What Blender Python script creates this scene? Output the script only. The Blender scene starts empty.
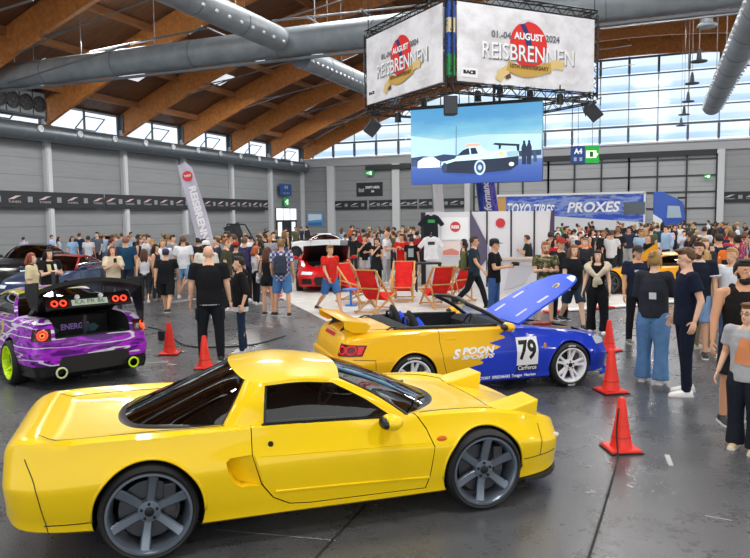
import bpy, bmesh, math, random
import numpy as np
from mathutils import Vector, Matrix
from mathutils.bvhtree import BVHTree
COL = bpy.context.scene.collection
PI = math.pi
rnd = random.Random(11)

# ------------------------------------------------------------------ tags
def tag(o, label=None, cat=None, group=None, kind=None):
    if label: o['label'] = label
    if cat: o['category'] = cat
    if group: o['group'] = group
    if kind: o['kind'] = kind
    return o
def thing(name, label, cat, loc=(0, 0, 0), rz=0.0, group=None):
    o = bpy.data.objects.new(name, None); COL.objects.link(o)
    o.location = loc; o.rotation_euler = (0, 0, rz); o.empty_display_size = .2
    return tag(o, label, cat, group)
def struct(o): o['kind'] = 'structure'; return o
def link_mesh(name, me, parent=None):
    o = bpy.data.objects.new(name, me); COL.objects.link(o)
    if parent is not None: o.parent = parent
    return o
def kids(o): return [c for c in bpy.data.objects if c.parent == o]
def copy_tree(o, parent=None, table=None):
    c = o.copy(); COL.objects.link(c); c.parent = parent
    for ch in (table[o.name] if table and o.name in table else o.children): copy_tree(ch, c, table)
    return c

# ------------------------------------------------------------------ materials
def lin(h):
    if isinstance(h, str):
        h = h.lstrip('#'); v = [int(h[i:i+2], 16)/255 for i in (0, 2, 4)]
    else: v = list(h)
    return tuple(x/12.92 if x <= .04045 else ((x+.055)/1.055)**2.4 for x in v)
_M = {}
def mat(col, rough=.5, metal=0., coat=0., emit=0., key=None, spec=.5, trans=0., alpha=1.):
    k = key or (col, rough, metal, coat, emit, spec, trans, alpha)
    if k in _M: return _M[k]
    m = bpy.data.materials.new('mat_%d' % len(_M)); m.use_nodes = True
    b = m.node_tree.nodes['Principled BSDF']; c = lin(col)+(1,)
    b.inputs['Base Color'].default_value = c; b.inputs['Roughness'].default_value = rough
    b.inputs['Metallic'].default_value = metal; b.inputs['Coat Weight'].default_value = coat
    b.inputs['Coat Roughness'].default_value = .04; b.inputs['Specular IOR Level'].default_value = spec
    b.inputs['Transmission Weight'].default_value = trans; b.inputs['Alpha'].default_value = alpha
    if emit:
        b.inputs['Emission Color'].default_value = c; b.inputs['Emission Strength'].default_value = emit
    m.diffuse_color = c; _M[k] = m
    return m
class NT:
    """small helper to write node trees"""
    def __init__(s, m): s.m = m; s.t = m.node_tree; s.b = s.t.nodes['Principled BSDF']
    def n(s, kind, **kw):
        x = s.t.nodes.new('ShaderNode'+kind)
        for k, v in kw.items():
            if k.startswith('i_'):
                key = k[2:]; key = int(key) if key.isdigit() else key.replace('_', ' ')
                x.inputs[key].default_value = v
            else: setattr(x, k, v)
        return x
    def l(s, a, b): s.t.links.new(a, b)
    def math(s, op, a, b=None, c=None, clamp=False):
        x = s.t.nodes.new('ShaderNodeMath'); x.operation = op; x.use_clamp = clamp
        for i, v in enumerate((a, b, c)):
            if v is None: continue
            if isinstance(v, (int, float)): x.inputs[i].default_value = v
            else: s.l(v, x.inputs[i])
        return x.outputs[0]
    def mix(s, f, a, b):
        x = s.t.nodes.new('ShaderNodeMix'); x.data_type = 'RGBA'
        for sock, v in ((x.inputs[0], f), (x.inputs[6], a), (x.inputs[7], b)):
            if isinstance(v, (int, float)): sock.default_value = v
            elif isinstance(v, str): sock.default_value = lin(v)+(1,)
            else: s.l(v, sock)
        return x.outputs[2]
    def ramp(s, f, stops, interp='LINEAR'):
        x = s.t.nodes.new('ShaderNodeValToRGB'); r = x.color_ramp; r.interpolation = interp
        while len(r.elements) < len(stops): r.elements.new(.5)
        for e, (p, c) in zip(r.elements, stops):
            e.position = p; e.color = (lin(c) if isinstance(c, str) else (c, c, c))+(1,)
        s.l(f, x.inputs[0]); return x.outputs[0]
    def obj(s): return s.n('TexCoord').outputs['Object']
    def noise(s, vec, scale, detail=4, rough=.6, out='Fac'):
        x = s.n('TexNoise'); x.inputs['Scale'].default_value = scale; x.inputs['Detail'].default_value = detail
        x.inputs['Roughness'].default_value = rough; s.l(vec, x.inputs['Vector']); return x.outputs[out]
    def sep(s, vec):
        x = s.n('SeparateXYZ'); s.l(vec, x.inputs[0]); return x.outputs
    def mapv(s, vec, scale=(1, 1, 1), loc=(0, 0, 0), rot=(0, 0, 0)):
        x = s.n('Mapping'); x.inputs['Scale'].default_value = scale; x.inputs['Location'].default_value = loc
        x.inputs['Rotation'].default_value = rot; s.l(vec, x.inputs[0]); return x.outputs[0]
    def col(s, c): s.l(c, s.b.inputs['Base Color'])
    def bump(s, h, strength=.3, dist=.02):
        x = s.n('Bump'); x.inputs['Strength'].default_value = strength; x.inputs['Distance'].default_value = dist
        s.l(h, x.inputs['Height']); s.l(x.outputs[0], s.b.inputs['Normal'])
def nmat(key, col='808080', **kw):
    """node material: returns (material, NT or None if already made)"""
    if key in _M: return _M[key], None
    m = mat(col, key=key, **kw); return m, NT(m)
def paint(c): return mat(c, rough=.28, coat=.45, spec=.3)
BLACK = lambda: mat('151617', rough=.45)
RUBBER = lambda: mat('17181a', rough=.7)
def fabric(c, sc=60):
    m, t = nmat(('fab', c), c, rough=.9, spec=.2)
    if t:
        v = t.obj(); n = t.noise(v, 9, 3); k = t.ramp(n, [(.3, .86), (.7, 1.08)])
        x = t.n('Mix', data_type='RGBA', blend_type='MULTIPLY'); x.inputs[0].default_value = 1
        x.inputs[6].default_value = lin(c)+(1,); t.l(k, x.inputs[7]); t.col(x.outputs[2])
        t.bump(t.noise(v, 14, 3), .35, .02)
    return m
def wood(c='c08a52', c2='8f5c2c', key=None, scale=(1, 12, 12)):
    m, t = nmat(key or ('wood', c, c2), c, rough=.55)
    if t:
        v = t.mapv(t.obj(), scale); n = t.noise(v, 2.2, 5)
        t.col(t.ramp(n, [(.3, c2), (.7, c)]))
    return m

# ------------------------------------------------------------------ mesh builder
class MB:
    def __init__(s): s.v = []; s.f = []; s.mi = []; s.m = 0
    def add(s, vs, fs):
        b = len(s.v); s.v += [tuple(v) for v in vs]; s.f += [tuple(b+i for i in f) for f in fs]; s.mi += [s.m]*len(fs)
        return s
    def box(s, c, d, rot=None):
        x, y, z = d[0]/2, d[1]/2, d[2]/2
        vs = [Vector((a*x, b*y, e*z)) for a in (-1, 1) for b in (-1, 1) for e in (-1, 1)]
        if rot is not None:
            R = rot if isinstance(rot, Matrix) else Matrix.Rotation(rot, 3, 'Z')
            vs = [R @ v for v in vs]
        return s.add([v+Vector(c) for v in vs], [(0, 1, 3, 2), (4, 6, 7, 5), (0, 4, 5, 1), (2, 3, 7, 6), (0, 2, 6, 4), (1, 5, 7, 3)])
    def bar(s, a, b, w, h=None, up=(0, 0, 1)):
        a, b = Vector(a), Vector(b); d = b-a; L = d.length
        if L < 1e-6: return s
        x = d/L; u = Vector(up)
        if abs(x.dot(u)) > .98: u = Vector((1, 0, 0))
        y = u.cross(x).normalized(); z = x.cross(y)
        return s.box((a+b)/2, (L, w, h or w), Matrix((x, y, z)).transposed())
    def tube(s, pts, r, n=8, caps=True, closed=False):
        pts = [Vector(p) for p in pts]; N = len(pts); rs = r if isinstance(r, (list, tuple)) else [r]*N
        rings = []; pu = None
        for i, p in enumerate(pts):
            t = (pts[(i+1) % N if closed else min(i+1, N-1)]-pts[i-1 if closed or i else 0])
            t = t.normalized() if t.length > 1e-9 else Vector((0, 0, 1))
            if pu is None: pu = Vector((0, 0, 1)) if abs(t.z) < .9 else Vector((1, 0, 0))
            u = (pu-t*pu.dot(t)); u = u.normalized() if u.length > 1e-6 else t.orthogonal().normalized(); w = t.cross(u); pu = u
            rings.append([p+(u*math.cos(2*PI*k/n)+w*math.sin(2*PI*k/n))*rs[i] for k in range(n)])
        vs = [v for r_ in rings for v in r_]; fs = []
        for i in range(N if closed else N-1):
            j = (i+1) % N
            for k in range(n): fs.append((i*n+k, i*n+(k+1) % n, j*n+(k+1) % n, j*n+k))
        if caps and not closed: fs += [tuple(range(n-1, -1, -1)), tuple((N-1)*n+k for k in range(n))]
        return s.add(vs, fs)
    def cyl(s, a, b, r0, r1=None, n=16): return s.tube([a, b], [r0, r0 if r1 is None else r1], n)
    def lathe(s, prof, o=(0, 0, 0), ax='z', n=24, close=False):
        vs = []; fs = []; o = Vector(o)
        for r, h in prof:
            for k in range(n):
                a = 2*PI*k/n; c, d = r*math.cos(a), r*math.sin(a)
                vs.append(o+Vector({'z': (c, d, h), 'y': (d, h, c), 'x': (h, c, d)}[ax]))
        N = len(prof)
        for i in range(N-1):
            for k in range(n): fs.append((i*n+k, i*n+(k+1) % n, (i+1)*n+(k+1) % n, (i+1)*n+k))
        if not close:
            fs += [tuple(range(n-1, -1, -1)), tuple((N-1)*n+k for k in range(n))]
        return s.add(vs, fs)
    def ball(s, c, r, n=12, m=8, rot=None):
        r = (r, r, r) if isinstance(r, (int, float)) else r; vs = []; fs = []; c = Vector(c)
        for i in range(m+1):
            th = PI*i/m
            for k in range(n):
                a = 2*PI*k/n; v = Vector((r[0]*math.sin(th)*math.cos(a), r[1]*math.sin(th)*math.sin(a), r[2]*math.cos(th)))
                vs.append(c+(rot @ v if rot is not None else v))
        for i in range(m):
            for k in range(n): fs.append((i*n+k, (i+1)*n+k, (i+1)*n+(k+1) % n, i*n+(k+1) % n))
        return s.add(vs, fs)
    def prism(s, poly, d, o=(0, 0, 0), ux=(1, 0, 0), uy=(0, 0, 1), un=(0, 1, 0)):
        """poly in the (ux,uy) plane through o, pushed by d along un"""
        o, ux, uy, un = map(Vector, (o, ux, uy, un)); n = len(poly)
        vs = [o+ux*p[0]+uy*p[1] for p in poly]; vs += [v+un*d for v in vs]
        fs = [tuple(range(n)), tuple(range(2*n-1, n-1, -1))]+[(i, i+n, (i+1) % n+n, (i+1) % n) for i in range(n)]
        return s.add(vs, fs)
    def grid(s, P, closed=False):
        """P[i][j] rows of points"""
        n, m = len(P), len(P[0]); vs = [p for r in P for p in r]; fs = []
        for i in range(n-1):
            for j in range(m if closed else m-1): fs.append((i*m+j, i*m+(j+1) % m, (i+1)*m+(j+1) % m, (i+1)*m+j))
        return s.add(vs, fs)
    def mesh(s, mats, smooth=False, fix=True):
        me = bpy.data.meshes.new('m'); me.from_pydata([tuple(v) for v in s.v], [], s.f)
        for m in (mats if isinstance(mats, (list, tuple)) else [mats]): me.materials.append(m)
        me.polygons.foreach_set('material_index', s.mi)
        if fix:
            b = bmesh.new(); b.from_mesh(me); bmesh.ops.recalc_face_normals(b, faces=b.faces); b.to_mesh(me); b.free()
        if smooth:
            me.polygons.foreach_set('use_smooth', [True]*len(me.polygons))
            if smooth is not True: me.set_sharp_from_angle(angle=math.radians(smooth))
        me.update(); return me
    def build(s, name, mats, parent=None, smooth=False, bevel=0, fix=True):
        o = link_mesh(name, s.mesh(mats, smooth, fix), parent)
        if bevel:
            b = o.modifiers.new('b', 'BEVEL'); b.width = bevel; b.segments = 2; b.limit_method = 'ANGLE'
        return o
def apply_mods(o):
    dg = bpy.context.evaluated_depsgraph_get(); me = bpy.data.meshes.new_from_object(o.evaluated_get(dg), depsgraph=dg)
    o.modifiers.clear(); o.data = me; return o

# ------------------------------------------------------------------ camera
FPX = 700.; YAW, PIT, ROL = map(math.radians, (22.14, 4.954, .76)); CH = 2.25
_cy, _sy, _cp, _sp, _cr, _sr = math.cos(YAW), math.sin(YAW), math.cos(PIT), math.sin(PIT), math.cos(ROL), math.sin(ROL)
_f = Vector((-_sy*_cp, _cy*_cp, -_sp)); _r0 = Vector((_cy, _sy, 0)); _d0 = Vector((_sy*_sp, -_cy*_sp, -_cp))
_r = _r0*_cr+_d0*_sr; _d = _d0*_cr-_r0*_sr; CAM = Vector((0, 0, CH))
def ray(px, py): return _f*FPX+_r*(px-375)+_d*(py-279)
def at(px, py, z=0.):
    v = ray(px, py); return CAM+v*((z-CH)/v.z)
def atx(px, py, x): v = ray(px, py); return CAM+v*(x/v.x)
def aty(px, py, y): v = ray(px, py); return CAM+v*(y/v.y)
def atd(px, py, d): v = ray(px, py); return CAM+v*(d/FPX)
def prj(p):
    q = Vector(p)-CAM; w = q.dot(_f); return (375+FPX*q.dot(_r)/w, 279+FPX*q.dot(_d)/w, w)
cam = bpy.data.cameras.new('camera'); co = bpy.data.objects.new('camera', cam); COL.objects.link(co)
cam.sensor_width = 36; cam.lens = FPX/750*36; cam.clip_end = 400
co.matrix_world = Matrix.Translation(CAM) @ Matrix((_r, -_d, -_f)).transposed().to_4x4()
bpy.context.scene.camera = co

# ------------------------------------------------------------------ lettering
def text_mesh(s, size, align='CENTER', shear=0., bold=0., extrude=.0, space=1., fine=0.):
    cu = bpy.data.curves.new('t', 'FONT'); cu.body = s; cu.size = size; cu.align_x = align; cu.align_y = 'CENTER'
    cu.shear = shear; cu.offset = bold; cu.extrude = extrude; cu.space_character = space; cu.resolution_u = 3
    o = bpy.data.objects.new('t', cu); COL.objects.link(o)
    dg = bpy.context.evaluated_depsgraph_get(); me = bpy.data.meshes.new_from_object(o.evaluated_get(dg), depsgraph=dg)
    bpy.data.objects.remove(o)
    if fine:
        b = bmesh.new(); b.from_mesh(me); bmesh.ops.triangulate(b, faces=b.faces)
        for _ in range(4):
            e = [e for e in b.edges if e.calc_length() > fine]
            if not e: break
            bmesh.ops.subdivide_edges(b, edges=e, cuts=1); bmesh.ops.triangulate(b, faces=b.faces)
        b.to_mesh(me); b.free()
    return me
def text(name, s, size, o, ux, uy, m, parent=None, width=None, **kw):
    """flat letters in the plane (ux,uy) at o, fitted to width"""
    me = text_mesh(s, size, **kw); o, ux, uy = Vector(o), Vector(ux).normalized(), Vector(uy).normalized(); un = ux.cross(uy)
    xs = [v.co.x for v in me.vertices]; k = width/(max(xs)-min(xs)) if width else 1
    cx = (max(xs)+min(xs))/2 if width else 0
    for v in me.vertices: v.co = o+ux*((v.co.x-cx)*k)+uy*v.co.y+un*v.co.z
    me.materials.clear(); me.materials.append(m)
    return link_mesh(name, me, parent)
# ================================================================== the hall
XL, YB = -34.1, 64.2
XR = 30.
PY = [31.82-6.47*i for i in range(5, 0, -1)]+[31.82, 38.29, 44.76, 51.23, 57.7, 64.1]
def zarch(x): return 15.6-.00774*(x+2.5)**2
# floor: dark polished asphalt
m, t = nmat('asphalt', '4a4c4f', rough=.4)
v = t.obj(); n1 = t.noise(v, .35, 5); n2 = t.noise(v, 2.2, 6, .7); n3 = t.noise(v, 70, 3, .8); n4 = t.noise(v, 16, 4)
big = t.ramp(n1, [(.3, '484a4d'), (.5, '535558'), (.7, '606264')])
spk = t.ramp(n3, [(.33, .45), (.5, .95), (.68, 1.75)])
x = t.n('Mix', data_type='RGBA', blend_type='MULTIPLY'); x.inputs[0].default_value = 1; t.l(big, x.inputs[6]); t.l(spk, x.inputs[7])
st = t.ramp(n2, [(.36, .55), (.5, 1.)]); y = t.n('Mix', data_type='RGBA', blend_type='MULTIPLY'); y.inputs[0].default_value = .35
t.l(x.outputs[2], y.inputs[6]); t.l(st, y.inputs[7]); t.col(y.outputs[2])
r = t.ramp(n2, [(.3, .15), (.65, .27)]); r2 = t.math('ADD', t.math('MULTIPLY', n4, .16), r); t.l(r2, t.b.inputs['Roughness'])
t.bump(n3, .25, .004)
b = MB(); b.grid([[(XL+(XR-XL)*i/8, -14+(YB+14)*j/8, 0) for i in range(9)] for j in range(9)])
fl = struct(b.build('floor', m, fix=False))
b = MB(); b.box(((XL+XR)/2, (YB-14)/2, -.06), (XR-XL, YB+14, .1)); struct(b.build('floor_slab', mat('404143', .9)))
# floor marks
def strip(name, pts, w, m, z=.004):
    b = MB(); pts = [Vector(p) for p in pts]
    for i in range(len(pts)-1):
        d = (pts[i+1]-pts[i]).normalized(); s = Vector((-d.y, d.x, 0))*w/2; up = Vector((0, 0, z))
        b.add([pts[i]+s+up, pts[i]-s+up, pts[i+1]-s+up, pts[i+1]+s+up], [(0, 1, 2, 3)])
    return b.build(name, m)
JM = mat('1d1e20', .7); WM = mat('b9bcbe', .7)
struct(strip('floor_joint', [at(366, 505), at(316, 558), at(285, 590)], .02, JM))
struct(strip('floor_seam', [at(215, 530), at(336, 541)], .012, mat('8d8f90', .6)))
for px, py, qx, qy, w in [(667, 455, 671, 466, .045), (120, 303, 168, 292, .12), (165, 303, 204, 298, .12), (133, 352, 152, 350, .05), (147, 363, 168, 362, .06), (168, 364, 176, 365, .06), (178, 352, 186, 351, .05), (627, 485, 633, 488, .03), (705, 516, 732, 521, .015)]:
    struct(strip('floor_marking', [at(px, py), at(qx, qy)], w, WM))

# left wall: grey ribbed cladding, pillars, clerestory windows
def ribbed(key, c, step, dirn):
    m, t = nmat(key, c, rough=.5)
    if t:
        s = t.sep(t.obj()); a = t.math('FRACT', t.math('MULTIPLY', s[2], 1/step))
        gr = t.ramp(a, [(0., .72), (.04, .72), (.07, 1.), (1., 1.)])
        fine = t.math('SINE', t.math('MULTIPLY', s[2], 90.))
        n = t.noise(t.mapv(t.obj(), (.3, .3, 3)), 1.5, 3); k = t.ramp(n, [(.3, .93), (.7, 1.04)])
        x = t.n('Mix', data_type='RGBA', blend_type='MULTIPLY'); x.inputs[0].default_value = 1; t.l(gr, x.inputs[6]); t.l(k, x.inputs[7])
        y = t.n('Mix', data_type='RGBA', blend_type='MULTIPLY'); y.inputs[0].default_value = 1; y.inputs[6].default_value = lin(c)+(1,); t.l(x.outputs[2], y.inputs[7])
        t.col(y.outputs[2]); t.bump(fine, .15, .01)
    return m
CL = ribbed('clad', '8f9294', 1.0, 0)
b = MB(); b.box((XL-.15, (YB-14)/2, 4.0), (.3, YB+14, 8.0)); struct(b.build('wall_left', CL))
PM = mat('c9cccf', .5); DK = mat('2b2e31', .55)
for y in PY:
    b = MB(); b.box((XL+.12, y, 4.2), (.3, .42, 8.4)); b.box((XL+.3, y, 4.2), (.06, .3, 8.4)); struct(b.build('pillar', PM))
GL, t = nmat('pane', 'dfeaf5', rough=.03)
t.b.inputs['Transmission Weight'].default_value = 1; t.b.inputs['IOR'].default_value = 1.02; t.b.inputs['Specular IOR Level'].default_value = .3
k = 0
for i in range(len(PY)-1):
    y0, y1 = PY[i]+.45, PY[i+1]-.3; k += 1; z0, z1 = 8.02, 9.38
    w = struct(MB().box((XL-.05, (y0+y1)/2, (z0+z1)/2), (.02, y1-y0, z1-z0)).build('window_%d' % k, GL))
    b = MB()
    for yy in (y0, (y0+y1)/2-.1, y1): b.box((XL, yy, (z0+z1)/2), (.12, .09, z1-z0))
    for zz in (z0, z1): b.box((XL, (y0+y1)/2, zz), (.12, y1-y0, .1))
    b.build('window_frame', mat('4c5156', .4), w)
    b = MB(); ym = (y0+y1)/2; q = [(XL+.02, ym-.9, z0+.1), (XL+.02, ym+.8, z0+.1), (XL+.55, ym+1.1, z0+.85), (XL+.55, ym-.6, z0+.85)]
    for a in range(4): b.bar(q[a], q[(a+1) % 4], .06)
    b.build('open_sash', mat('4c5156', .4), w)
# back wall: lower cladding, lintel, sectional doors and the big glazed front above
b = MB(); b.box(((XL-6)/2-.0, YB+.15, 3.75), (-6-XL-.0, .3, 7.5))
b = MB(); x1 = aty(474, 200, YB).x; b.box(((XL+x1)/2, YB+.15, 3.75), (x1-XL, .3, 7.5)); struct(b.build('wall_back', CL))
xr = aty(722, 200, YB).x; b = MB(); b.box(((XR+xr)/2, YB+.15, 3.75), (XR-xr, .3, 7.5)); struct(b.build('wall_right_bay', CL))
b = MB(); b.box(((XL+XR)/2, YB+.05, 7.85), (XR-XL, .5, .75)); struct(b.build('trim_1', mat('a7aaad', .5)))
b = MB(); b.box(((XL+XR)/2, YB-.05, 8.25), (XR-XL, .6, .12)); struct(b.build('trim_2', mat('c4c7ca', .5)))
for px in (332, 397, 468, 720):
    x = aty(px, 200, YB).x; b = MB(); b.box((x, YB-.15, 3.75), (.75 if px < 460 else .5, .4, 7.5)); struct(b.build('pillar', PM))
b = MB(); xa, xb = aty(367, 162, YB).x, aty(412, 162, YB).x; b.box(((xa+xb)/2, YB-.3, 7.15), (xb-xa, .4, .4)); struct(b.build('door_rail', DK))
# sectional gates
GP = ribbed('gate', 'a9acae', .9, 0); x0, x1 = aty(474, 200, YB).x, aty(716, 200, YB).x; nd = 3; wd = (x1-x0)/nd
for i in range(nd):
    g = struct(MB().box((x0+wd*(i+.5), YB+.1, 3.6), (wd, .12, 7.2)).build('door_%d' % (i+1), GP))
    b = MB()
    for j in range(4): b.box((x0+wd*i+wd/3*j, YB, 3.6), (.14, .14, 7.2))
    for zz in (.1, 1.4, 2.75, 4.1, 5.45, 6.8): b.box((x0+wd*(i+.5), YB, zz), (wd, .12, .12))
    b.build('door_frame', mat('34383c', .5), g)
b = MB(); b.box(((x0+x1)/2, YB-.1, 7.3), (x1-x0, .3, .45)); struct(b.build('trim_3', DK))
# glazed front, one window per bay
gp, t = nmat('blind_glass', 'e8f2ff', rough=.25)
s = t.sep(t.obj()); n = t.noise(t.mapv(t.obj(), (.12, 1, .5)), 1.2, 3)
a = t.math('FRACT', t.math('MULTIPLY', s[2], 1/1.42)); band = t.ramp(a, [(0, 'c9dcf0'), (.3, 'd3e3f3'), (.42, 'e9f1f9'), (1, 'eef4fa')])
tr = t.n('BsdfTransparent'); t.l(t.mix(t.ramp(n, [(.4, 0.), (.62, .5)]), band, 'ecf2f9'), tr.inputs[0])
ms = t.n('MixShader'); gl = t.n('BsdfGlossy'); gl.inputs['Roughness'].default_value = .1; ms.inputs[0].default_value = .04
t.l(tr.outputs[0], ms.inputs[1]); t.l(gl.outputs[0], ms.inputs[2]); t.l(ms.outputs[0], t.t.nodes['Material Output'].inputs[0])
ws = aty(628.5, 120, YB).x-aty(600, 120, YB).x; xg = aty(600, 120, YB).x; fr = mat('5a646e', .5)
i0 = int((XL-xg)/ws); xx = xg+i0*ws; k = 20
while xx < XR:
    xa, xb = max(xx, XL), min(xx+ws, XR); za, zb = zarch(xa)+.6, zarch(xb)+.6
    k += 1
    if max(za, zb) > 8.6:
        b = MB(); b.prism([(xa, 8.3), (xb, 8.3), (xb, max(zb, 8.35)), (xa, max(za, 8.35))], .02, (0, YB+.1, 0)); w = struct(b.build('window_%d' % k, gp))
        b = MB(); b.box((xa, YB+.05, (8.3+za)/2), (.09, .12, max(za-8.3, .1))); b.m = 1
        zz = 9.75; j = 0
        while zz < max(za, zb):
            b.box(((xa+xb)/2, YB+.04, zz), (xb-xa, .1, .1 if j not in (0, 4) else .17))
            if j in (0, 4): b.box((xa, YB, zz-.72), (.2, .2, 1.2))
            zz += 1.42; j += 1
        b.build('window_frame', [mat('b9c3cc', .5), fr], w)
    xx += ws
# roof: glulam arches, purlins, deck
GW = wood('cd8746', 'a86630', 'glulam', (2, .3, 2)); RD = wood('80573b', '5f3f2a', 'deck', (.5, 3, .5)); PW = wood('9c6a42', '7b4f2e', 'purlin', (3, .4, 3))
xs = [XL+(XR+2-XL)*i/40 for i in range(41)]; DEP = 1.5
for y in PY:
    b = MB(); b.grid([[(x, y+dy, zarch(x)+dz) for dy, dz in ((-.13, 0), (.13, 0), (.13, DEP), (-.13, DEP))] for x in xs], True)
    struct(b.build('roof_beam', GW))
    b = MB(); b.bar((XL+.15, y, 8.2), (XL+.15, y, 9.4), .4, .5); struct(b.build('beam_shoe', mat('4a4e52', .4)))
for i, x in enumerate(xs[1::2]):
    b = MB()
    if x < XR: b.bar((x, PY[0]-4, zarch(x)+DEP-.2), (x, YB, zarch(x)+DEP-.2), .16, .4); struct(b.build('purlin', PW))
b = MB(); b.grid([[(x, y, zarch(x)+DEP+.08) for x in [XL-.3]+xs] for y in (-14, YB+.6)]); struct(b.build('ceiling', RD))
# skylights between the purlins
SK = mat('f4f8ff', .3, emit=.75)
for bx, by in ((3, 41.5), (5, 41.5), (7, 48), (9, 48), (5, 54.4), (9, 54.4), (3, 54.4), (7, 41.5), (7, 61), (5, 61), (11, 35), (9, 35), (2, 35), (9, 28), (13, 28), (17, 28), (21, 28), (25, 28), (13, 15), (17, 15), (21, 15), (25, 15), (29, 15), (20, 2), (26, 2), (14, 2)):
    x0, x1 = xs[bx], xs[bx+1]; b = MB(); b.add([(x0+.2, by-1.1, zarch(x0+.2)+DEP+.02), (x1-.2, by-1.1, zarch(x1-.2)+DEP+.02), (x1-.2, by+1.1, zarch(x1-.2)+DEP+.02), (x0+.2, by+1.1, zarch(x0+.2)+DEP+.02)], [(0, 1, 2, 3)])
    struct(b.build('skylight', SK))
# thin sprung tie rods under the arches
TR = mat('8d8f92', .4, .6)
def rod(name, pts, r=.04): return struct(MB().tube(pts, r, 6).build(name, TR))
for y in PY[3:-1]:
    rod('tie_rod', [(XL+.3, y, 9.2), (XL+9, y, 11.1), (-12, y, 13.2), (-2, y, 13.6)])
    rod('tie_strut', [(XL+9, y, 11.1), (XL+7, y, zarch(XL+7))]); rod('tie_strut', [(-14, y, 12.8), (-16, y, zarch(-16))])
# ducts
DM, t = nmat('duct', 'a3adb4', rough=.45, metal=.15)
v = t.obj(); t.col(t.ramp(t.noise(v, 1.3, 4), [(.3, '828c93'), (.7, '9aa4aa')]))
DM2, t = nmat('foil_duct', '747c82', rough=.38, metal=.6)
t.bump(t.noise(t.obj(), 2.5, 3), .3, .05)
def duct(name, a, b_, r, label, m, seams, nozz=None, hoops=None, tip=True, hang=None, group='ventilation ducts under the roof'):
    a, b_ = Vector(a), Vector(b_); d = (b_-a).normalized(); L = (b_-a).length
    T = thing(name, label, 'duct', a, 0, group)
    B = MB(); pts = [Vector((0, 0, 0)), d*L]; rs = [r, r]
    if tip: pts += [d*(L+r*.3), d*(L+r*.5)]; rs += [r*.86, r*.45]
    B.tube(pts, rs, 28); B.build('duct_body', m, T, smooth=40)
    side = d.cross(Vector((0, 0, 1))).normalized()
    for i in range(seams+1): MB().cyl(d*(L*i/seams)-d*.03, d*(L*i/seams)+d*.03, r*1.025, None, 28).build('duct_flange', mat('7c858b', .4, .4), T, smooth=40)
    if nozz:
        for sd, ang, n_ in nozz:
            for i in range(n_):
                B = MB(); u = (side*math.cos(ang)*sd+Vector((0, 0, math.sin(ang)))); p = d*(L*(i+.5)/n_)
                B.cyl(p+u*r*.96, p+u*(r+.08), .062, .05, 10); B.build('nozzle', mat('e6e9eb', .4), T, smooth=40)
    if hang:
        for i in range(hang):
            p = d*(L*(i+.5)/hang); B = MB(); B.cyl(p+Vector((0, 0, r)), p+Vector((0, 0, hang and (zarch((a+p).x)+DEP-a.z))), .02, None, 6); B.build('hanger', TR, T)
    return T
duct('wall_duct', (XL+.75, PY[0], 7.45), (XL+.75, YB-.6, 7.45), .5, 'dark silver insulated duct running along the left wall under the windows', DM2, 30, tip=False)
for i in range(14):
    b = MB(); y = 24.5+2.95*i; b.lathe([(.2, .48), (.2, .56), (.13, .56), (.12, .5)], (XL+.75, y, 7.6), 'x', 16)
    tag(b.build('duct_nozzle', mat('d5d8da', .4), smooth=40), 'small round white air nozzle on the dark duct along the left wall', 'nozzle', 'air nozzles on the wall duct')
ZD = 9.75; ypipe = aty(270, 44, 1).y
q = at(270, 44.5, ZD); yp = q.y
duct('cross_duct', (XL+1.3, yp, ZD), (XR-1, yp, ZD), .6, 'big smooth pale grey pipe crossing the hall from left to right', DM, 14, tip=False, hang=14)
b = MB(); b.box(((XL+XR)/2, yp, ZD-.72), (XR-XL-3, .16, .1)); tag(b.build('cable_tray', mat('6b747a', .5)), 'thin grey tray fixed along the underside of the crossing pipe', 'cable tray')
e = at(278, 39, ZD-.1); duct('nozzle_duct', (e.x, e.y-20, ZD-.1), (e.x, e.y, ZD-.1), .5, 'grey nozzle duct ending in front of the crossing pipe', DM, 7, [(1, -.45, 26), (-1, -.45, 26)], hang=4)
e2 = at(366, 85, ZD-.45); duct('nozzle_duct', (e2.x, yp+.75, ZD-.45), (e2.x, e2.y+4, ZD-.45), .5, 'grey nozzle duct running on behind the crossing pipe', DM, 5, [(1, -.45, 24), (-1, -.45, 24)], hang=4)
e3 = at(712, 106, 8.4); duct('nozzle_duct', (e3.x, e3.y-24, 8.4), (e3.x, e3.y, 8.4), .5, 'grey nozzle duct at upper right, hanging in front of the glazed wall', DM, 8, [(1, -.45, 30), (-1, -.3, 30)], hang=4)
# steel struts beside the cross pipe
for (px, py, qx, qy, z) in ((272, 21, 470, 0, 10.9), (90, 52, 208, 28, 10.6), (208, 28, 228, 37, 10.6), (190, 34, 202, 26, 10.6), (306, 16, 322, 26, 10.8), (360, 9, 380, 24, 10.8), (0, 10, 33, 0, 10.8), (600, 29, 750, 12, 10.6), (0, 86, 130, 44, 9.3)):
    rod('roof_strut', [at(px, py, z), at(qx, qy, z)], .05)
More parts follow.
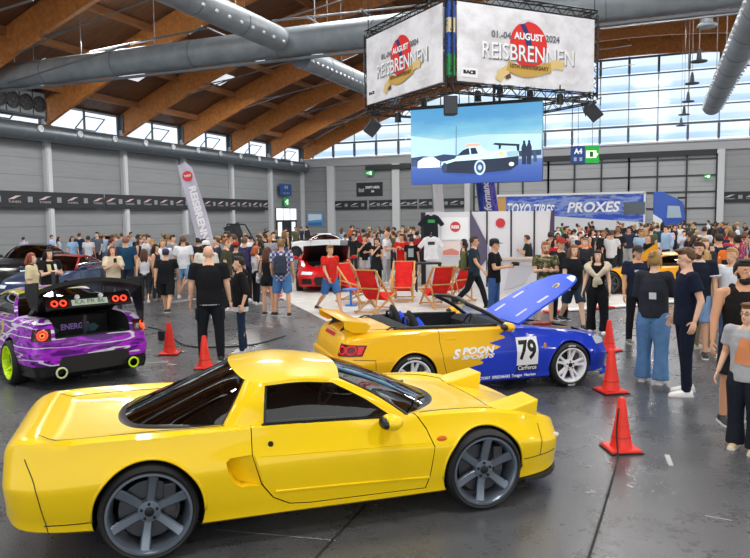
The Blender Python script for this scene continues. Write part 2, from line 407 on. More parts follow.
# fan box upper left
y0, y1 = atx(-12, 105, XL+.8).y, atx(42, 112, XL+.8).y
T = thing('fan_unit', 'dark fan unit with four round fans above the left wall duct', 'fan', (XL+.7, (y0+y1)/2, 8.2))
b = MB(); b.box((0, 0, .8), (.7, y1-y0, 1.5)); b.build('fan_housing', mat('3a3f43', .5), T, bevel=.03)
for i in range(4):
    yy = (y1-y0)*((i+.5)/4-.5); b = MB(); b.box((.37, yy, .8), (.06, (y1-y0)/4*.9, 1.25)); f = b.build('fan_frame', mat('6d7377', .4), T)
    b = MB(); b.lathe([(.46, 0), (.46, .06), (.38, .06), (.36, .02)], (.4, yy, .8), 'x', 24); b.build('fan_ring', mat('1b1d1f', .5), f, smooth=40)
    b = MB(); b.ball((.43, yy, .8), (.05, .14, .14))
    for a in range(5): b.box((.42, yy+.22*math.cos(a*1.257), .8+.22*math.sin(a*1.257)), (.02, .3, .12), Matrix.Rotation(a*1.257, 3, 'X'))
    b.build('fan_blade', mat('2c3033', .5), f)
# pendant lamps in front of the glazed wall
for i, (px, py, z) in enumerate(((699, 62, 12.), (692, 84, 11.6), (688, 102, 11.2), (684, 115, 10.9), (681, 126, 10.6))):
    d = (32+5*i); p = atd(px, py, d); p.z = p.z
    T = thing('pendant_lamp', 'dark hanging hall lamp with flat disc shade, one of the row before the glazed wall', 'lamp', p, 0, 'hanging hall lamps')
    b = MB(); b.lathe([(.36, 0), (.36, .05), (.12, .09), (.09, .42), (.05, .6)], n=20); b.build('lamp_shade', mat('3a4046', .5), T, smooth=40)
    b = MB(); b.cyl((0, 0, .6), (0, 0, max(.7, zarch(p.x)+DEP-p.z)), .015, None, 6); b.build('hanger', TR, T)
for px, py in ((707, 27), (35, 86)):
    p = at(px, py, 10.6 if px > 100 else 9.3)
    T = thing('ceiling_lamp', 'pale round hall lamp under the roof at %s' % ('upper right' if px > 100 else 'far left'), 'lamp', p)
    b = MB(); b.lathe([(.42, 0), (.42, .1), (.25, .2), (.2, .55), (.05, .6)], n=20); b.build('lamp_shade', mat('9aa2a8', .4), T, smooth=40)
    b = MB(); b.cyl((0, 0, .6), (0, 0, max(.7, zarch(p.x)+DEP-p.z)), .015, None, 6); b.build('hanger', TR, T)

# ------------------------------------------------------------------ light
w = bpy.data.worlds.new('sky'); bpy.context.scene.world = w; w.use_nodes = True; bg = w.node_tree.nodes['Background']
nt = w.node_tree; tc = nt.nodes.new('ShaderNodeTexCoord'); nz = nt.nodes.new('ShaderNodeTexNoise'); cr = nt.nodes.new('ShaderNodeValToRGB')
nz.inputs['Scale'].default_value = 3.; nz.inputs['Detail'].default_value = 5
cr.color_ramp.elements[0].position = .35; cr.color_ramp.elements[0].color = (.90, .95, 1, 1); cr.color_ramp.elements[1].position = .6; cr.color_ramp.elements[1].color = (1, 1, 1, 1)
nt.links.new(tc.outputs['Generated'], nz.inputs[0]); nt.links.new(nz.outputs[0], cr.inputs[0]); nt.links.new(cr.outputs[0], bg.inputs[0])
bg.inputs[1].default_value = 1.5
def area(x, y, z, sx, sy, pw, c=(1, .985, .96), rot=(0, 0, 0)):
    l = bpy.data.lights.new('roof_fill_light', 'AREA'); l.shape = 'RECTANGLE'; l.size = sx; l.size_y = sy; l.energy = pw; l.color = c
    o = bpy.data.objects.new('roof_fill_light', l); o.location = (x, y, z); o.rotation_euler = rot; COL.objects.link(o); return o
for yy in (2, 15, 28, 41, 54):  # unseen area lights added below the arches to brighten the hall
    for xx in (-25, -13, -1, 11, 23): area(xx, yy, zarch(xx)-.6, 3.2, 1.2, 900)
sc = bpy.context.scene
sc.view_settings.view_transform = 'Standard'; sc.view_settings.look = 'None'; sc.view_settings.gamma = 1; sc.view_settings.exposure = 0
# ================================================================== car tools
def pchip(xs, ys, x):
    xs = np.array(xs, float); ys = np.array(ys, float); h = np.diff(xs); d = np.diff(ys)/h; m = np.zeros(len(xs))
    m[0], m[-1] = d[0], d[-1]
    for i in range(1, len(xs)-1):
        if d[i-1]*d[i] > 0:
            w1, w2 = 2*h[i]+h[i-1], h[i]+2*h[i-1]; m[i] = (w1+w2)/(w1/d[i-1]+w2/d[i])
    i = np.clip(np.searchsorted(xs, x)-1, 0, len(h)-1); t = (x-xs[i])/h[i]
    return (1+2*t)*(1-t)**2*ys[i]+t*(1-t)**2*h[i]*m[i]+t*t*(3-2*t)*ys[i+1]+t*t*(t-1)*h[i]*m[i+1]
def spline(pts, n, closed=False):
    """Catmull-Rom through points, n samples, by chord length"""
    P = [Vector(p) for p in pts]; k = len(P); out = []
    if k == 2: return [P[0].lerp(P[1], i/(n-1)) for i in range(n)]
    L = [0]
    for i in range(k-1): L.append(L[-1]+(P[i+1]-P[i]).length)
    for j in range(n):
        s = L[-1]*j/(n-1); i = 0
        while i < k-2 and s > L[i+1]: i += 1
        t = (s-L[i])/max(L[i+1]-L[i], 1e-9); h = L[i+1]-L[i]
        def tan(a):
            if a == 0: return (P[1]-P[0])/max(L[1], 1e-9)
            if a == k-1: return (P[-1]-P[-2])/max(L[-1]-L[-2], 1e-9)
            return (P[a+1]-P[a-1])/(L[a+1]-L[a-1])
        m0, m1 = tan(i)*h, tan(i+1)*h
        out.append(P[i]*(2*t**3-3*t*t+1)+m0*(t**3-2*t*t+t)+P[i+1]*(-2*t**3+3*t*t)+m1*(t**3-t*t))
    return out
def coons(b, t, l, r):
    """bottom, top (n) and left, right (m) edge samples -> grid rows bottom..top"""
    n, m = len(b), len(l); G = []
    for j in range(m):
        v = j/(m-1); row = []
        for i in range(n):
            u = i/(n-1)
            row.append(b[i]*(1-v)+t[i]*v+l[j]*(1-u)+r[j]*u-(b[0]*(1-u)*(1-v)+b[-1]*u*(1-v)+t[0]*(1-u)*v+t[-1]*u*v))
        G.append(row)
    return G
def mir(p): return Vector((p[0], -p[1], p[2]))
def shell(rows, dx=.045, warp=None, kink=True):
    """closed lower body from rows (x, yr, zb, ym, zm, ys, zs, yd, zd, zc)"""
    R_ = np.array(sorted(rows)); xs = []
    for a, b in zip(R_[:-1, 0], R_[1:, 0]):
        k = max(2, int(round((b-a)/dx))); xs += [a+(b-a)*i/k for i in range(k)]
    xs.append(R_[-1, 0]); V = []
    for x in xs:
        yr, zb, ym, zm, ys, zs, yd, zd, zc = [float(pchip(R_[:, 0], R_[:, j], x)) for j in range(1, 10)]
        up = spline([(0, ym, zm), (0, ys+(ym-ys)*.25, zm+(zs-zm)*.72), (0, ys, zs), (0, yd, zd), (0, yd*.5, zd*.25+zc*.75), (0, 0, zc), (0, -yd*.5, zd*.25+zc*.75)], 41)
        up = [p for p in up if p.y > -1e-6]
        # resample to constant count
        L = [0]
        for i in range(len(up)-1): L.append(L[-1]+(up[i+1]-up[i]).length)
        ny = 22; ups = []
        for k in range(ny):
            s = L[-1]*k/(ny-1); i = 0
            while i < len(up)-2 and s > L[i+1]: i += 1
            ups.append(up[i].lerp(up[i+1], (s-L[i])/max(L[i+1]-L[i], 1e-9)))
        ups[-1].y = 0
        lo = [Vector((0, yr*.5, zb)), Vector((0, yr*.94, zb)), Vector((0, yr, zb+.03)), Vector((0, yr+.004, zb+.09))]
        lo += [Vector((0, yr+.004+(ym-yr)*(.15+.85*math.sin(q*PI/2)), zb+.10+(zm-zb-.1)*q)) for q in (.08, .3, .55, .78, .93)]
        half = lo+ups; ring = [Vector((0, 0, zb))]+[Vector((0, -p.y, p.z)) for p in half]+[p for p in reversed(half[:-1])]
        V.append([Vector((x, p.y, p.z)) for p in ring])
    if warp: V = [[warp(p) for p in r] for r in V]
    b = MB(); b.grid(V, True); n = len(V[0]); N = len(V)
    b.add(V[0], [tuple(range(n))]); b.add(V[-1], [tuple(range(n))]); me = b.mesh(mat('808080'))
    bm = bmesh.new(); bm.from_mesh(me); bmesh.ops.remove_doubles(bm, verts=bm.verts, dist=1e-5); bmesh.ops.recalc_face_normals(bm, faces=bm.faces); bm.to_mesh(me); bm.free()
    return me
def boolean(me, cut, op='DIFFERENCE', big=None):
    """exact boolean; retried with self-intersection handling when the solver drops the body"""
    want = len(me.vertices)
    for att in range(4):
        o = link_mesh('tmp', me.copy()); c = link_mesh('tmpc', cut)
        if att: c.location = (.0011*att, .0007*att, .0009*att)
        md = o.modifiers.new('b', 'BOOLEAN'); md.object = c; md.operation = op; md.solver = 'EXACT'
        md.material_mode = 'TRANSFER'; md.use_self = att > 1; md.use_hole_tolerant = att > 2
        dg = bpy.context.evaluated_depsgraph_get(); dg.update(); r = bpy.data.meshes.new_from_object(o.evaluated_get(dg), depsgraph=dg)
        bpy.data.objects.remove(o); bpy.data.objects.remove(c)
        if (op == 'DIFFERENCE' and len(r.vertices) > .5*want) or (op == 'INTERSECT' and len(r.vertices) > 60): return r
    print('BOOLEAN FAILED', op, want, len(r.vertices)); return me if op == 'DIFFERENCE' else r
def smooth(me, ang=32):
    me.polygons.foreach_set('use_smooth', [True]*len(me.polygons)); me.set_sharp_from_angle(angle=math.radians(ang)); return me
def setmat(me, m):
    me.materials.clear(); me.materials.append(m); return me
def arch_cutter(axles, m, y0=.5):
    b = MB()
    for x, z, r in axles:
        for s in (-1, 1): b.cyl((x, s*y0, z), (x, s*1.3, z), r, None, 48)
    return b.mesh(m)
def surf_bvh(me): 
    b = bmesh.new(); b.from_mesh(me); t = BVHTree.FromBMesh(b); b.free(); return t
def proj(tree, p, d, off=.004):
    h, n, i, dist = tree.ray_cast(Vector(p), Vector(d))
    return None if h is None else h-Vector(d).normalized()*off
def seam(name, tree, pts, d, parent, r=.004, m=None, n=40, off=.0):
    """a panel gap laid on the surface"""
    q = spline(pts, n); o = [proj(tree, p, d, off) for p in q]; o = [p for p in o if p is not None]
    if len(o) < 2: return None
    return MB().tube(o, r, 5).build(name, m or mat('1a1a1a', .7), parent)
def lay_text(name, s, size, tree, org, ux, uy, d, m, parent, off=.004, width=None, **kw):
    me = text_mesh(s, size, fine=size*.3, **kw); org, ux, uy, d = map(Vector, (org, ux, uy, d))
    xs = [v.co.x for v in me.vertices]; k = width/(max(xs)-min(xs)) if width else 1; cx = (max(xs)+min(xs))/2
    for v in me.vertices:
        p = org+ux*(v.co.x-cx)*k+uy*v.co.y; h = proj(tree, p, d, off); v.co = h if h is not None else p
    setmat(me, m); return link_mesh(name, me, parent)
def lay_poly(name, poly, tree, org, ux, uy, d, m, parent, off=.003, n=6):
    """flat decal polygon quad grid projected on the surface; poly = 4 corners"""
    org, ux, uy, d = map(Vector, (org, ux, uy, d)); a, b_, c, e = [Vector(p+(0,)) if len(p) == 2 else Vector(p) for p in poly]; G = []
    for j in range(n+1):
        for i in range(n+1):
            q = (a.lerp(b_, i/n)).lerp(e.lerp(c, i/n), j/n); G.append(proj(tree, org+ux*q.x+uy*q.y, d, off))
    B = MB(); B.v = [tuple(p) if p is not None else (0, 0, 0) for p in G]
    for j in range(n):
        for i in range(n):
            f = (j*(n+1)+i, j*(n+1)+i+1, (j+1)*(n+1)+i+1, (j+1)*(n+1)+i)
            if all(G[k] is not None for k in f): B.f.append(f); B.mi.append(0)
    me = B.mesh(m); bm = bmesh.new(); bm.from_mesh(me); bmesh.ops.delete(bm, geom=[v for v in bm.verts if not v.link_faces], context='VERTS'); bm.to_mesh(me); bm.free()
    return link_mesh(name, me, parent)
def car_glass(key, tint, gl=.10):
    if key in _M: return _M[key]
    m, t = nmat(key, tint); tr = t.n('BsdfTransparent'); tr.inputs[0].default_value = lin(tint)+(1,)
    g = t.n('BsdfGlossy'); g.inputs['Roughness'].default_value = .02; lw = t.n('LayerWeight'); lw.inputs[0].default_value = .35
    f = t.math('ADD', t.math('MULTIPLY', lw.outputs['Facing'], .55), gl, clamp=True)
    x = t.n('MixShader'); t.l(f, x.inputs[0]); t.l(tr.outputs[0], x.inputs[1]); t.l(g.outputs[0], x.inputs[2])
    t.l(x.outputs[0], t.t.nodes['Material Output'].inputs[0]); return m
def wheel(parent, x, y, r, rr, w, style, rm, side, yaw=0., letters=None, disc='5a5d62', cal=None, n=6, tyre=None, dish=.02):
    """side -1: outer face towards -y"""
    s = side; Z = Vector((x, y, r)); W = bpy.data.objects
    b = MB(); h = w/2
    prof = [(rr-.012, -h*.72), (rr, -h*.86), (rr+.012, -h*.98), ((r+rr)/2, -h*1.04), (r-.022, -h*.93), (r-.006, -h*.78), (r, -h*.5), (r, -h*.16), (r-.007, -h*.15), (r-.007, -h*.1), (r, -h*.09), (r, h*.09), (r-.007, h*.1), (r-.007, h*.15), (r, h*.16), (r, h*.5), (r-.006, h*.78), (r-.022, h*.93), ((r+rr)/2, h*1.04), (rr, h*.86), (rr-.012, h*.72)]
    b.lathe([(p, q*-s) for p, q in prof], (0, 0, 0), 'y', 56, close=True)
    t = b.build('tyre', tyre or RUBBER(), parent, smooth=40); t.location = Z; t.rotation_euler.z = yaw
    b = MB(); o = s*h   # o : outer face y
    lip = [(rr+.004, o*.9), (rr+.004, o*1.0), (rr-.012, o*1.0), (rr-.02, o*.9), (rr-.03, o*.55), (rr-.045, -o*.2), (rr-.03, -o*.85), (rr, -o*.9), (rr, -o*.5)]
    b.lathe(lip, (0, 0, 0), 'y', 56, close=True)
    yh = o*(.72)-s*dish; yr_ = o*.86-s*.004
    def spoke(a0, a1, w0, w1, th=.03):
        r0, r1 = .05, rr-.016
        p0 = Vector((r0*math.sin(a0), 0, r0*math.cos(a0))); p1 = Vector((r1*math.sin(a1), 0, r1*math.cos(a1))); dd = (p1-p0).normalized(); sd = Vector((dd.z, 0, -dd.x))
        P = []
        for u in (0, .35, .75, .93, 1.):
            c = p0.lerp(p1, u); ww = w0+(w1-w0)*u; yy = yh+(yr_-yh)*(u**2.2)
            P.append([c+sd*ww/2*.72+Vector((0, yy, 0)), c+sd*ww/2+Vector((0, yy-s*.012, 0)), c+sd*ww/2*.8+Vector((0, yy-s*th*1.4, 0)), c-sd*ww/2*.8+Vector((0, yy-s*th*1.4, 0)), c-sd*ww/2+Vector((0, yy-s*.012, 0)), c-sd*ww/2*.72+Vector((0, yy, 0))])
        b.grid(P, True); b.add(P[0], [tuple(range(6))]); b.add(P[-1], [tuple(range(6))])
    for i in range(n):
        a = 2*PI*i/n+.15
        if style == 'six': spoke(a, a, .060, .072)
        elif style == 'twin':
            for e in (-1, 1): spoke(a+e*.10, a+e*.2, .05, .036)
        else: spoke(a, a, .045, .03)
    b.lathe([(.02, yh+s*.012), (.075, yh+s*.006), (.085, yh-s*.03), (.05, yh-s*.06)], (0, 0, 0), 'y', 28)
    rim = b.build('rim', rm, t, smooth=35)
    b = MB(); b.lathe([(.018, yh+s*.022), (.032, yh+s*.018), (.034, yh), (.02, yh)], (0, 0, 0), 'y', 20)
    for i in range(5):
        a = 2*PI*i/5; b.cyl((.054*math.sin(a), yh, .054*math.cos(a)), (.054*math.sin(a), yh+s*.02, .054*math.cos(a)), .010, None, 8)
    b.build('hub_cap', mat('2b2d30', .35, .6), rim, smooth=40)
    b = MB(); b.lathe([(.06, o*.1), (rr*.72, o*.1), (rr*.72, o*.1-s*.025), (.06, o*.1-s*.025)], (0, 0, 0), 'y', 40); b.build('brake_disc', mat(disc, .3, .8), t, smooth=30)
    b = MB(); b.box((rr*.5, o*.12, rr*.25), (rr*.3, .08, rr*.75)); b.build('brake_caliper', cal or mat('3a3c40', .4), t, bevel=.01)
    if letters:
        me = text_mesh(letters, .034, bold=.0012)
        Rm = (rr+r)/2
        xs = [v.co.x for v in me.vertices]; c0 = (min(xs)+max(xs))/2
        me2 = None; vs = []; fs = []
        for ang in (0.0, PI):
            k = len(vs)
            for v in me.vertices:
                a = ang+(v.co.x-c0)/Rm*(-s); rad = Rm+v.co.y; vs.append((rad*math.sin(a), o*1.05+s*.002, rad*math.cos(a)))
            fs += [tuple(k+i for i in p.vertices) for p in me.polygons]
        mm = bpy.data.meshes.new('l'); mm.from_pydata(vs, [], fs); setmat(mm, mat('e8e8e8', .6)); link_mesh('tyre_lettering', mm, t)
    return t
def seat(parent, x, y, z, m, m2=None, head=True):
    z -= .0
    P = []
    for u, (px, pz, w, th) in enumerate([(.24, .06, .24, .05), (.1, .1, .25, .07), (-.12, .08, .24, .08), (-.2, .14, .24, .09), (-.27, .4, .23, .07), (-.32, .58, .19, .06), (-.34, .68, .12, .05), (-.36, .8, .11, .04)]):
        P.append([(x+px+dx*th, y+sy*w, z+pz+dz*th) for sy, dx, dz in ((-1, .3, .6), (-.8, -.3, -.3), (.8, -.3, -.3), (1, .3, .6), (.75, .1, .1), (-.75, .1, .1))])
    b = MB(); b.grid(P, True); b.add(P[0], [tuple(range(6))]); b.add(P[-1], [tuple(range(6))]); o = b.build('seat', m, parent, smooth=50)
    md = o.modifiers.new('s', 'SUBSURF'); md.levels = md.render_levels = 1
    return o
def steering(parent, x, y, z, r=.17, tilt=.4, m=None):
    b = MB(); ax = Vector((-math.cos(tilt), 0, math.sin(tilt))); u = Vector((0, 1, 0)); v = ax.cross(u)
    b.tube([Vector((x, y, z))+(u*math.cos(a)+v*math.sin(a))*r for a in [2*PI*i/24 for i in range(24)]], .016, 8, closed=True)
    for a in (0, PI, -PI/2): b.bar((x, y, z), Vector((x, y, z))+(u*math.cos(a)+v*math.sin(a))*r, .035, .02)
    b.cyl(Vector((x, y, z))-ax*-.03, Vector((x, y, z))-ax*.3, .05, .03)
    return b.build('steering_wheel', m or mat('1d1e20', .5), parent, smooth=40)
# ================================================================== the yellow mid-engined coupe in front
def nsx():
    S = .97; a, c = at(150, 556), at(482, 506); u = (c-a).normalized(); yaw = math.atan2(u.y, u.x); nrm = Vector((-u.y, u.x, 0))
    mid = (a+c)/2+nrm*.80*S
    T = thing('sports_car', 'yellow low mid-engined coupe with raised pop-up headlights and dark six-spoke wheels, nearest car', 'car', mid, yaw)
    T.scale = (S, S, S)
    Y = paint('f6cf0a'); DKM = mat('131415', .8); INT = mat('202226', .75); TRIM = mat('141516', .35)
    rows = [(-2.21, .50, .46, .56, .57, .46, .70, .36, .725, .725), (-2.18, .64, .33, .70, .58, .60, .78, .47, .80, .80), (-2.10, .745, .27, .80, .59, .69, .848, .55, .868, .87), (-2.0, .79, .25, .852, .59, .755, .868, .61, .885, .888), (-1.86, .815, .235, .877, .59, .785, .87, .63, .836, .826), (-1.6, .835, .22, .90, .60, .80, .872, .62, .828, .812),
            (-1.265, .85, .19, .91, .60, .805, .866, .64, .835, .808), (-.8, .86, .18, .90, .60, .80, .846, .68, .832, .815), (-.4, .86, .18, .888, .60, .79, .832, .69, .828, .82), (.1, .855, .175, .885, .60, .785, .81, .68, .81, .81), (.5, .85, .17, .885, .59, .78, .792, .66, .79, .785),
            (.9, .85, .17, .888, .57, .775, .79, .6, .782, .775), (1.265, .84, .17, .888, .56, .755, .782, .55, .75, .75), (1.6, .815, .17, .86, .52, .72, .728, .5, .69, .698), (1.85, .75, .17, .79, .48, .65, .662, .45, .632, .64), (2.0, .66, .18, .70, .45, .57, .605, .40, .585, .595), (2.1, .54, .2, .57, .43, .47, .555, .33, .545, .555), (2.165, .38, .24, .42, .42, .34, .505, .24, .505, .51), (2.185, .25, .3, .3, .42, .24, .47, .17, .475, .475)]
    me = setmat(shell(rows), Y)
    me = boolean(me, arch_cutter([(-1.265, .335, .372), (1.265, .322, .352)], DKM))
    b = MB(); b.prism([(-.57, -.63), (.45, -.63), (.95, -.3), (.95, .3), (.45, .63), (-.57, .63)], 1., (0, 0, .36), (1, 0, 0), (0, 1, 0), (0, 0, 1))
    b.prism([(-.66, -.56), (-1.05, -.52), (-1.32, -.3), (-1.38, 0), (-1.32, .3), (-1.05, .52), (-.66, .56)], 1., (0, 0, .62), (1, 0, 0), (0, 1, 0), (0, 0, 1))
    me = boolean(me, b.mesh(INT))
    # side intakes behind the doors
    b = MB()
    for s in (-1, 1):
        q = [(-.755, .635), (-.725, .665), (-.535, .66), (-.475, .435), (-.655, .43), (-.70, .47), (-.74, .56)]; f_ = [(x, s*1.1, z) for x, z in q]; k = [(x-.006 if x > -.6 else x+.02, s*(.775 if x < -.6 else .872), z+(0 if x > -.6 else (.545-z)*.12)) for x, z in q]
        b.add(f_+k, [tuple(range(7)), tuple(range(13, 6, -1))]+[(i, i+7, (i+1) % 7+7, (i+1) % 7) for i in range(7)])
    me = boolean(me, b.mesh(Y))
    # doors
    dp = [(-.555, .80), (-.56, .66), (-.50, .44), (-.42, .33), (-.30, .265), (-.15, .25), (.77, .235), (.80, .33), (.835, .57), (.79, .70), (.74, .78), (.62, .95), (-.55, .95)]
    cx, cz = .1, .55; ins = [(x-.0065*(1 if x > cx else -1), z-.0065*(1 if z > cz else -1)) for x, z in dp]; doors = []
    for s in (-1, 1):
        doors.append(boolean(me, MB().prism(ins, .6*s, (0, .70*s, 0), un=(0, 1, 0)).mesh(INT), 'INTERSECT'))
    for s in (-1, 1): me = boolean(me, MB().prism(dp, .6*s, (0, .69*s, 0), un=(0, 1, 0)).mesh(DKM))
    body = link_mesh('body', smooth(me), T); tree = surf_bvh(me)
    # warm re-use: full surface for laying things on
    full = shell(rows); ft = surf_bvh(full)
    for s, dm in zip((-1, 1), doors):
        d = link_mesh('door', smooth(dm), T)
        b = MB(); p = proj(ft, (-.42, s*1.5, .715), (0, -s, 0), -.004); b.cyl(p, p+Vector((0, s*.012, 0)), .02, None, 16); b.build('door_lock', TRIM, d)
        # sill groove and crease line on the door
        seam('door_crease', ft, [(-.5, s*1.5, .64), (.2, s*1.5, .618), (.8, s*1.5, .60)], (0, -s, 0), d, .0035, Y)
        seam('door_rib', ft, [(-.40, s*1.5, .375), (.2, s*1.5, .352), (.79, s*1.5, .325)], (0, -s, 0), d, .012, Y)
        # mirror
        b = MB(); b.ball((.475, s*.905, .80), (.085, .10, .062), 16, 10, Matrix.Rotation(-.25*s, 3, 'Z')); b.bar((.505, s*.76, .762), (.485, s*.87, .785), .10, .05); mo = b.build('mirror', Y, d, smooth=60)
        b = MB(); b.ball((.43, s*.905, .80), (.05, .085, .048), 14, 8); b.build('mirror_glass', TRIM, mo, smooth=60)
        b = MB(); b.bar((-.47, s*.757, .833), (.50, s*.752, .793), .03, .022); b.build('window_seal', TRIM, d)
    # greenhouse
    def side(s):
        A0, A1, B1, B0 = Vector((.70, s*.735, .765)), Vector((.165, s*.565, 1.095)), Vector((-.50, s*.58, 1.115)), Vector((-.66, s*.745, .812))
        W0, W1, W2, W3 = Vector((.53, s*.742, .800)), Vector((.095, s*.618, 1.072)), Vector((-.42, s*.628, 1.092)), Vector((-.455, s*.75, .838))
        n = 13
        O = spline([A0, A0.lerp(A1, .5)+Vector((.015, s*.015, .018)), A1], n)[:-1]+spline([A1, (A1+B1)/2+Vector((0, s*.012, .03)), B1], n)[:-1]+spline([B1, B1.lerp(B0, .5)+Vector((-.0, s*.02, .02)), B0], n)[:-1]+spline([B0, A0], n)[:-1]
        I = spline([W0, W0.lerp(W1, .5)+Vector((.012, s*.02, .012)), W1], n)[:-1]+spline([W1, (W1+W2)/2+Vector((0, s*.008, .018)), W2], n)[:-1]+spline([W2, W2.lerp(W3, .5)+Vector((-.004, s*.015, 0)), W3], n)[:-1]+spline([W3, W0], n)[:-1]
        M_ = [p.lerp(q, .45)+Vector((0, s*.018, .006)) for p, q in zip(O, I)]
        b = MB(); b.grid([O+[O[0]], M_+[M_[0]], I+[I[0]]]); b.build('window_surround', Y, T, smooth=50)
        cc = sum(I, Vector())/len(I); J = [p.lerp(cc, .05)+Vector((0, -s*.008, 0)) for p in I]
        K = [p+Vector((0, -s*.05, 0)) for p in J]
        b = MB(); b.grid([I+[I[0]], [p+Vector((0, s*.004, 0)) for p in I]+[I[0]], J+[J[0]], K+[K[0]]]); b.build('window_frame', TRIM, T, smooth=50)
        e = n-1; g = coons(J[3*e:]+[J[0]], list(reversed(J[e:2*e+1])), list(reversed(J[2*e:3*e+1])), J[:e+1])
        MB().grid(g).build('side_window', car_glass('nsx_side', 'a2aab1', .06), T, smooth=True)
        # buttress between cabin and rear screen
        C0 = Vector((-.74, s*.625, .822)); C1 = Vector((-.555, s*.505, 1.122))
        L1 = spline([B0, B1.lerp(B0, .5)+Vector((0, s*.02, .02)), B1], 9); L0 = spline([C0, C0.lerp(C1, .55)+Vector((.01, s*.01, .01)), C1], 9)
        MB().grid([L0, [p.lerp(q, .5)+Vector((-.02, s*.016, .012)) for p, q in zip(L0, L1)], L1]).build('rear_pillar', Y, T, smooth=60)
        MB().tube([p+Vector((0, 0, .002)) for p in L0], .008, 6).build('screen_seal', TRIM, T)
        return A0, A1, B1, C0, C1
    A0, A1, B1, C0, C1 = side(-1); side(1); n = 19
    head = spline([A1, (.215, -.3, 1.122), (.235, 0, 1.13), (.215, .3, 1.122), mir(A1)], n)
    rear = spline([B1, C1, (-.60, -.25, 1.138), (-.61, 0, 1.142), (-.60, .25, 1.138), mir(C1), mir(B1)], n)
    rl = spline([A1, (A1+B1)/2+Vector((0, -.012, .03)), B1], 9)
    MB().grid(coons(head, rear, rl, [mir(p) for p in rl])).build('roof', Y, T, smooth=60)
    cowl = spline([A0, (.88, -.5, .786), (1.02, -.25, .782), (1.06, 0, .782), (1.02, .25, .782), (.88, .5, .786), mir(A0)], n)
    al = spline([A0, A0.lerp(A1, .5)+Vector((.015, -.015, .018)), A1], 9)
    ws = coons(cowl, head, al, [mir(p) for p in al])
    MB().grid(ws).build('windscreen', car_glass('nsx_ws', '4a5157', .10), T, smooth=True)
    b = MB(); b.tube(al, .012, 6); b.tube([mir(p) for p in al], .012, 6); b.build('screen_trim', TRIM, T)
    c2 = [p+Vector((.05, 0, -.012)) if abs(p.y) < .7 else p+Vector((.02, 0, -.01)) for p in cowl]; c3 = [p+Vector((-.10, 0, .012)) for p in cowl]
    MB().grid([c2, [p+Vector((0, 0, .006)) for p in cowl], c3]).build('cowl', TRIM, T, smooth=60)
    for yy, a0 in ((-.25, .25), (.3, .25)):
        b = MB(); b.tube([(1.0, yy, .805), (.85, yy-.2, .845), (.74, yy-.46, .872)], .012, 6); b.build('wiper', TRIM, T)
    ub = spline([C0, (-1.08, -.575, .842), (-1.36, -.40, .826), (-1.45, 0, .82), (-1.36, .40, .826), (-1.08, .575, .842), mir(C0)], n+12)
    rr_ = spline([C1, (-.60, -.25, 1.138), (-.61, 0, 1.142), (-.60, .25, 1.138), mir(C1)], n+12)
    cl = spline([C0, C0.lerp(C1, .55)+Vector((.01, -.01, .01)), C1], 11)
    MB().grid(coons(ub, rr_, cl, [mir(p) for p in cl])).build('rear_screen', car_glass('nsx_rs', '3c4247', .08), T, smooth=True)
    b = MB(); b.grid([[p*1.0+Vector((p.x+.9, p.y, 0)).normalized()*.035+Vector((0, 0, -.012)) for p in ub], [p+Vector((0, 0, .006)) for p in ub], [p-Vector((p.x+.9, p.y, 0)).normalized()*.045+Vector((0, 0, .012)) for p in ub]]); b.build('screen_surround', TRIM, T, smooth=60)
    # cabin
    for s in (-1, 1): seat(T, -.10, s*.36, .215, mat('1b1c1f', .8))
    b = MB(); b.grid([[(.40, y, .68), (.46, y, .755), (.62, y, .775), (.95, y, .768)] for y in (-.6, -.3, 0, .3, .6)]); b.box((.46, .36, .765), (.16, .36, .06)); b.build('dashboard', INT, T, smooth=40)
    steering(T, .30, .36, .79, .165, .45, mat('6d7278', .4))
    b = MB(); b.box((-.60, 0, .72), (.05, .92, .62)); b.build('bulkhead', INT, T)
    # engine under the rear screen
    b = MB(); b.box((-1.0, 0, .72), (.5, .62, .16)); e = b.build('engine_cover', mat('3c4044', .45), T, bevel=.03)
    b = MB()
    for i in range(5): b.box((-1.0, -.2+.1*i, .81), (.42, .04, .03))
    b.build('intake_runner', mat('a9adb2', .3, .8), e)
    b = MB(); b.tube([(-.78, -.5, .78), (-.86, 0, .84), (-.78, .5, .78)], .018, 8); b.build('strut_brace', Y, T)
    # pop-up lamps, lights, lip, lines
    for s in (-1, 1):
        P = [[(1.52, s*.70, .70), (1.52, s*.42, .705)], [(1.60, s*.705, .745), (1.60, s*.41, .75)], [(1.84, s*.68, .785), (1.84, s*.395, .785)]]
        b = MB(); t_ = [Vector(p) for p in (P[0][0], P[0][1], P[2][1], P[2][0])]
        top = [Vector((1.50, s*.705, .718)), Vector((1.50, s*.415, .722)), Vector((1.86, s*.395, .80)), Vector((1.86, s*.675, .795))]; lo = [Vector((p.x-(.03 if p.x > 1.6 else 0), p.y, .60)) for p in top]
        b.add(top+lo, [(0, 1, 2, 3), (4, 5, 6, 7)]+[(i, (i+1) % 4, (i+1) % 4+4, i+4) for i in range(4)]); h = b.build('headlight_pod', Y, T, bevel=.014)
        b = MB(); b.box((1.845, s*.535, .725), (.03, .22, .08)); b.build('lamp_lens', mat('dfe6ea', .1), h)
        p = proj(ft, (.90, s*1.5, .615), (0, -s, 0), .0); b = MB(); b.ball(p, (.045, .012, .024)); b.build('side_marker', mat('d9691c', .25), T, smooth=True)
        p = proj(ft, (2.04, s*1.5, .46), (0, -s, 0), .0)
        if p is not None: b = MB(); b.ball(p, (.04, .012, .024)); b.build('turn_signal', mat('e8e4d8', .15), T, smooth=True)
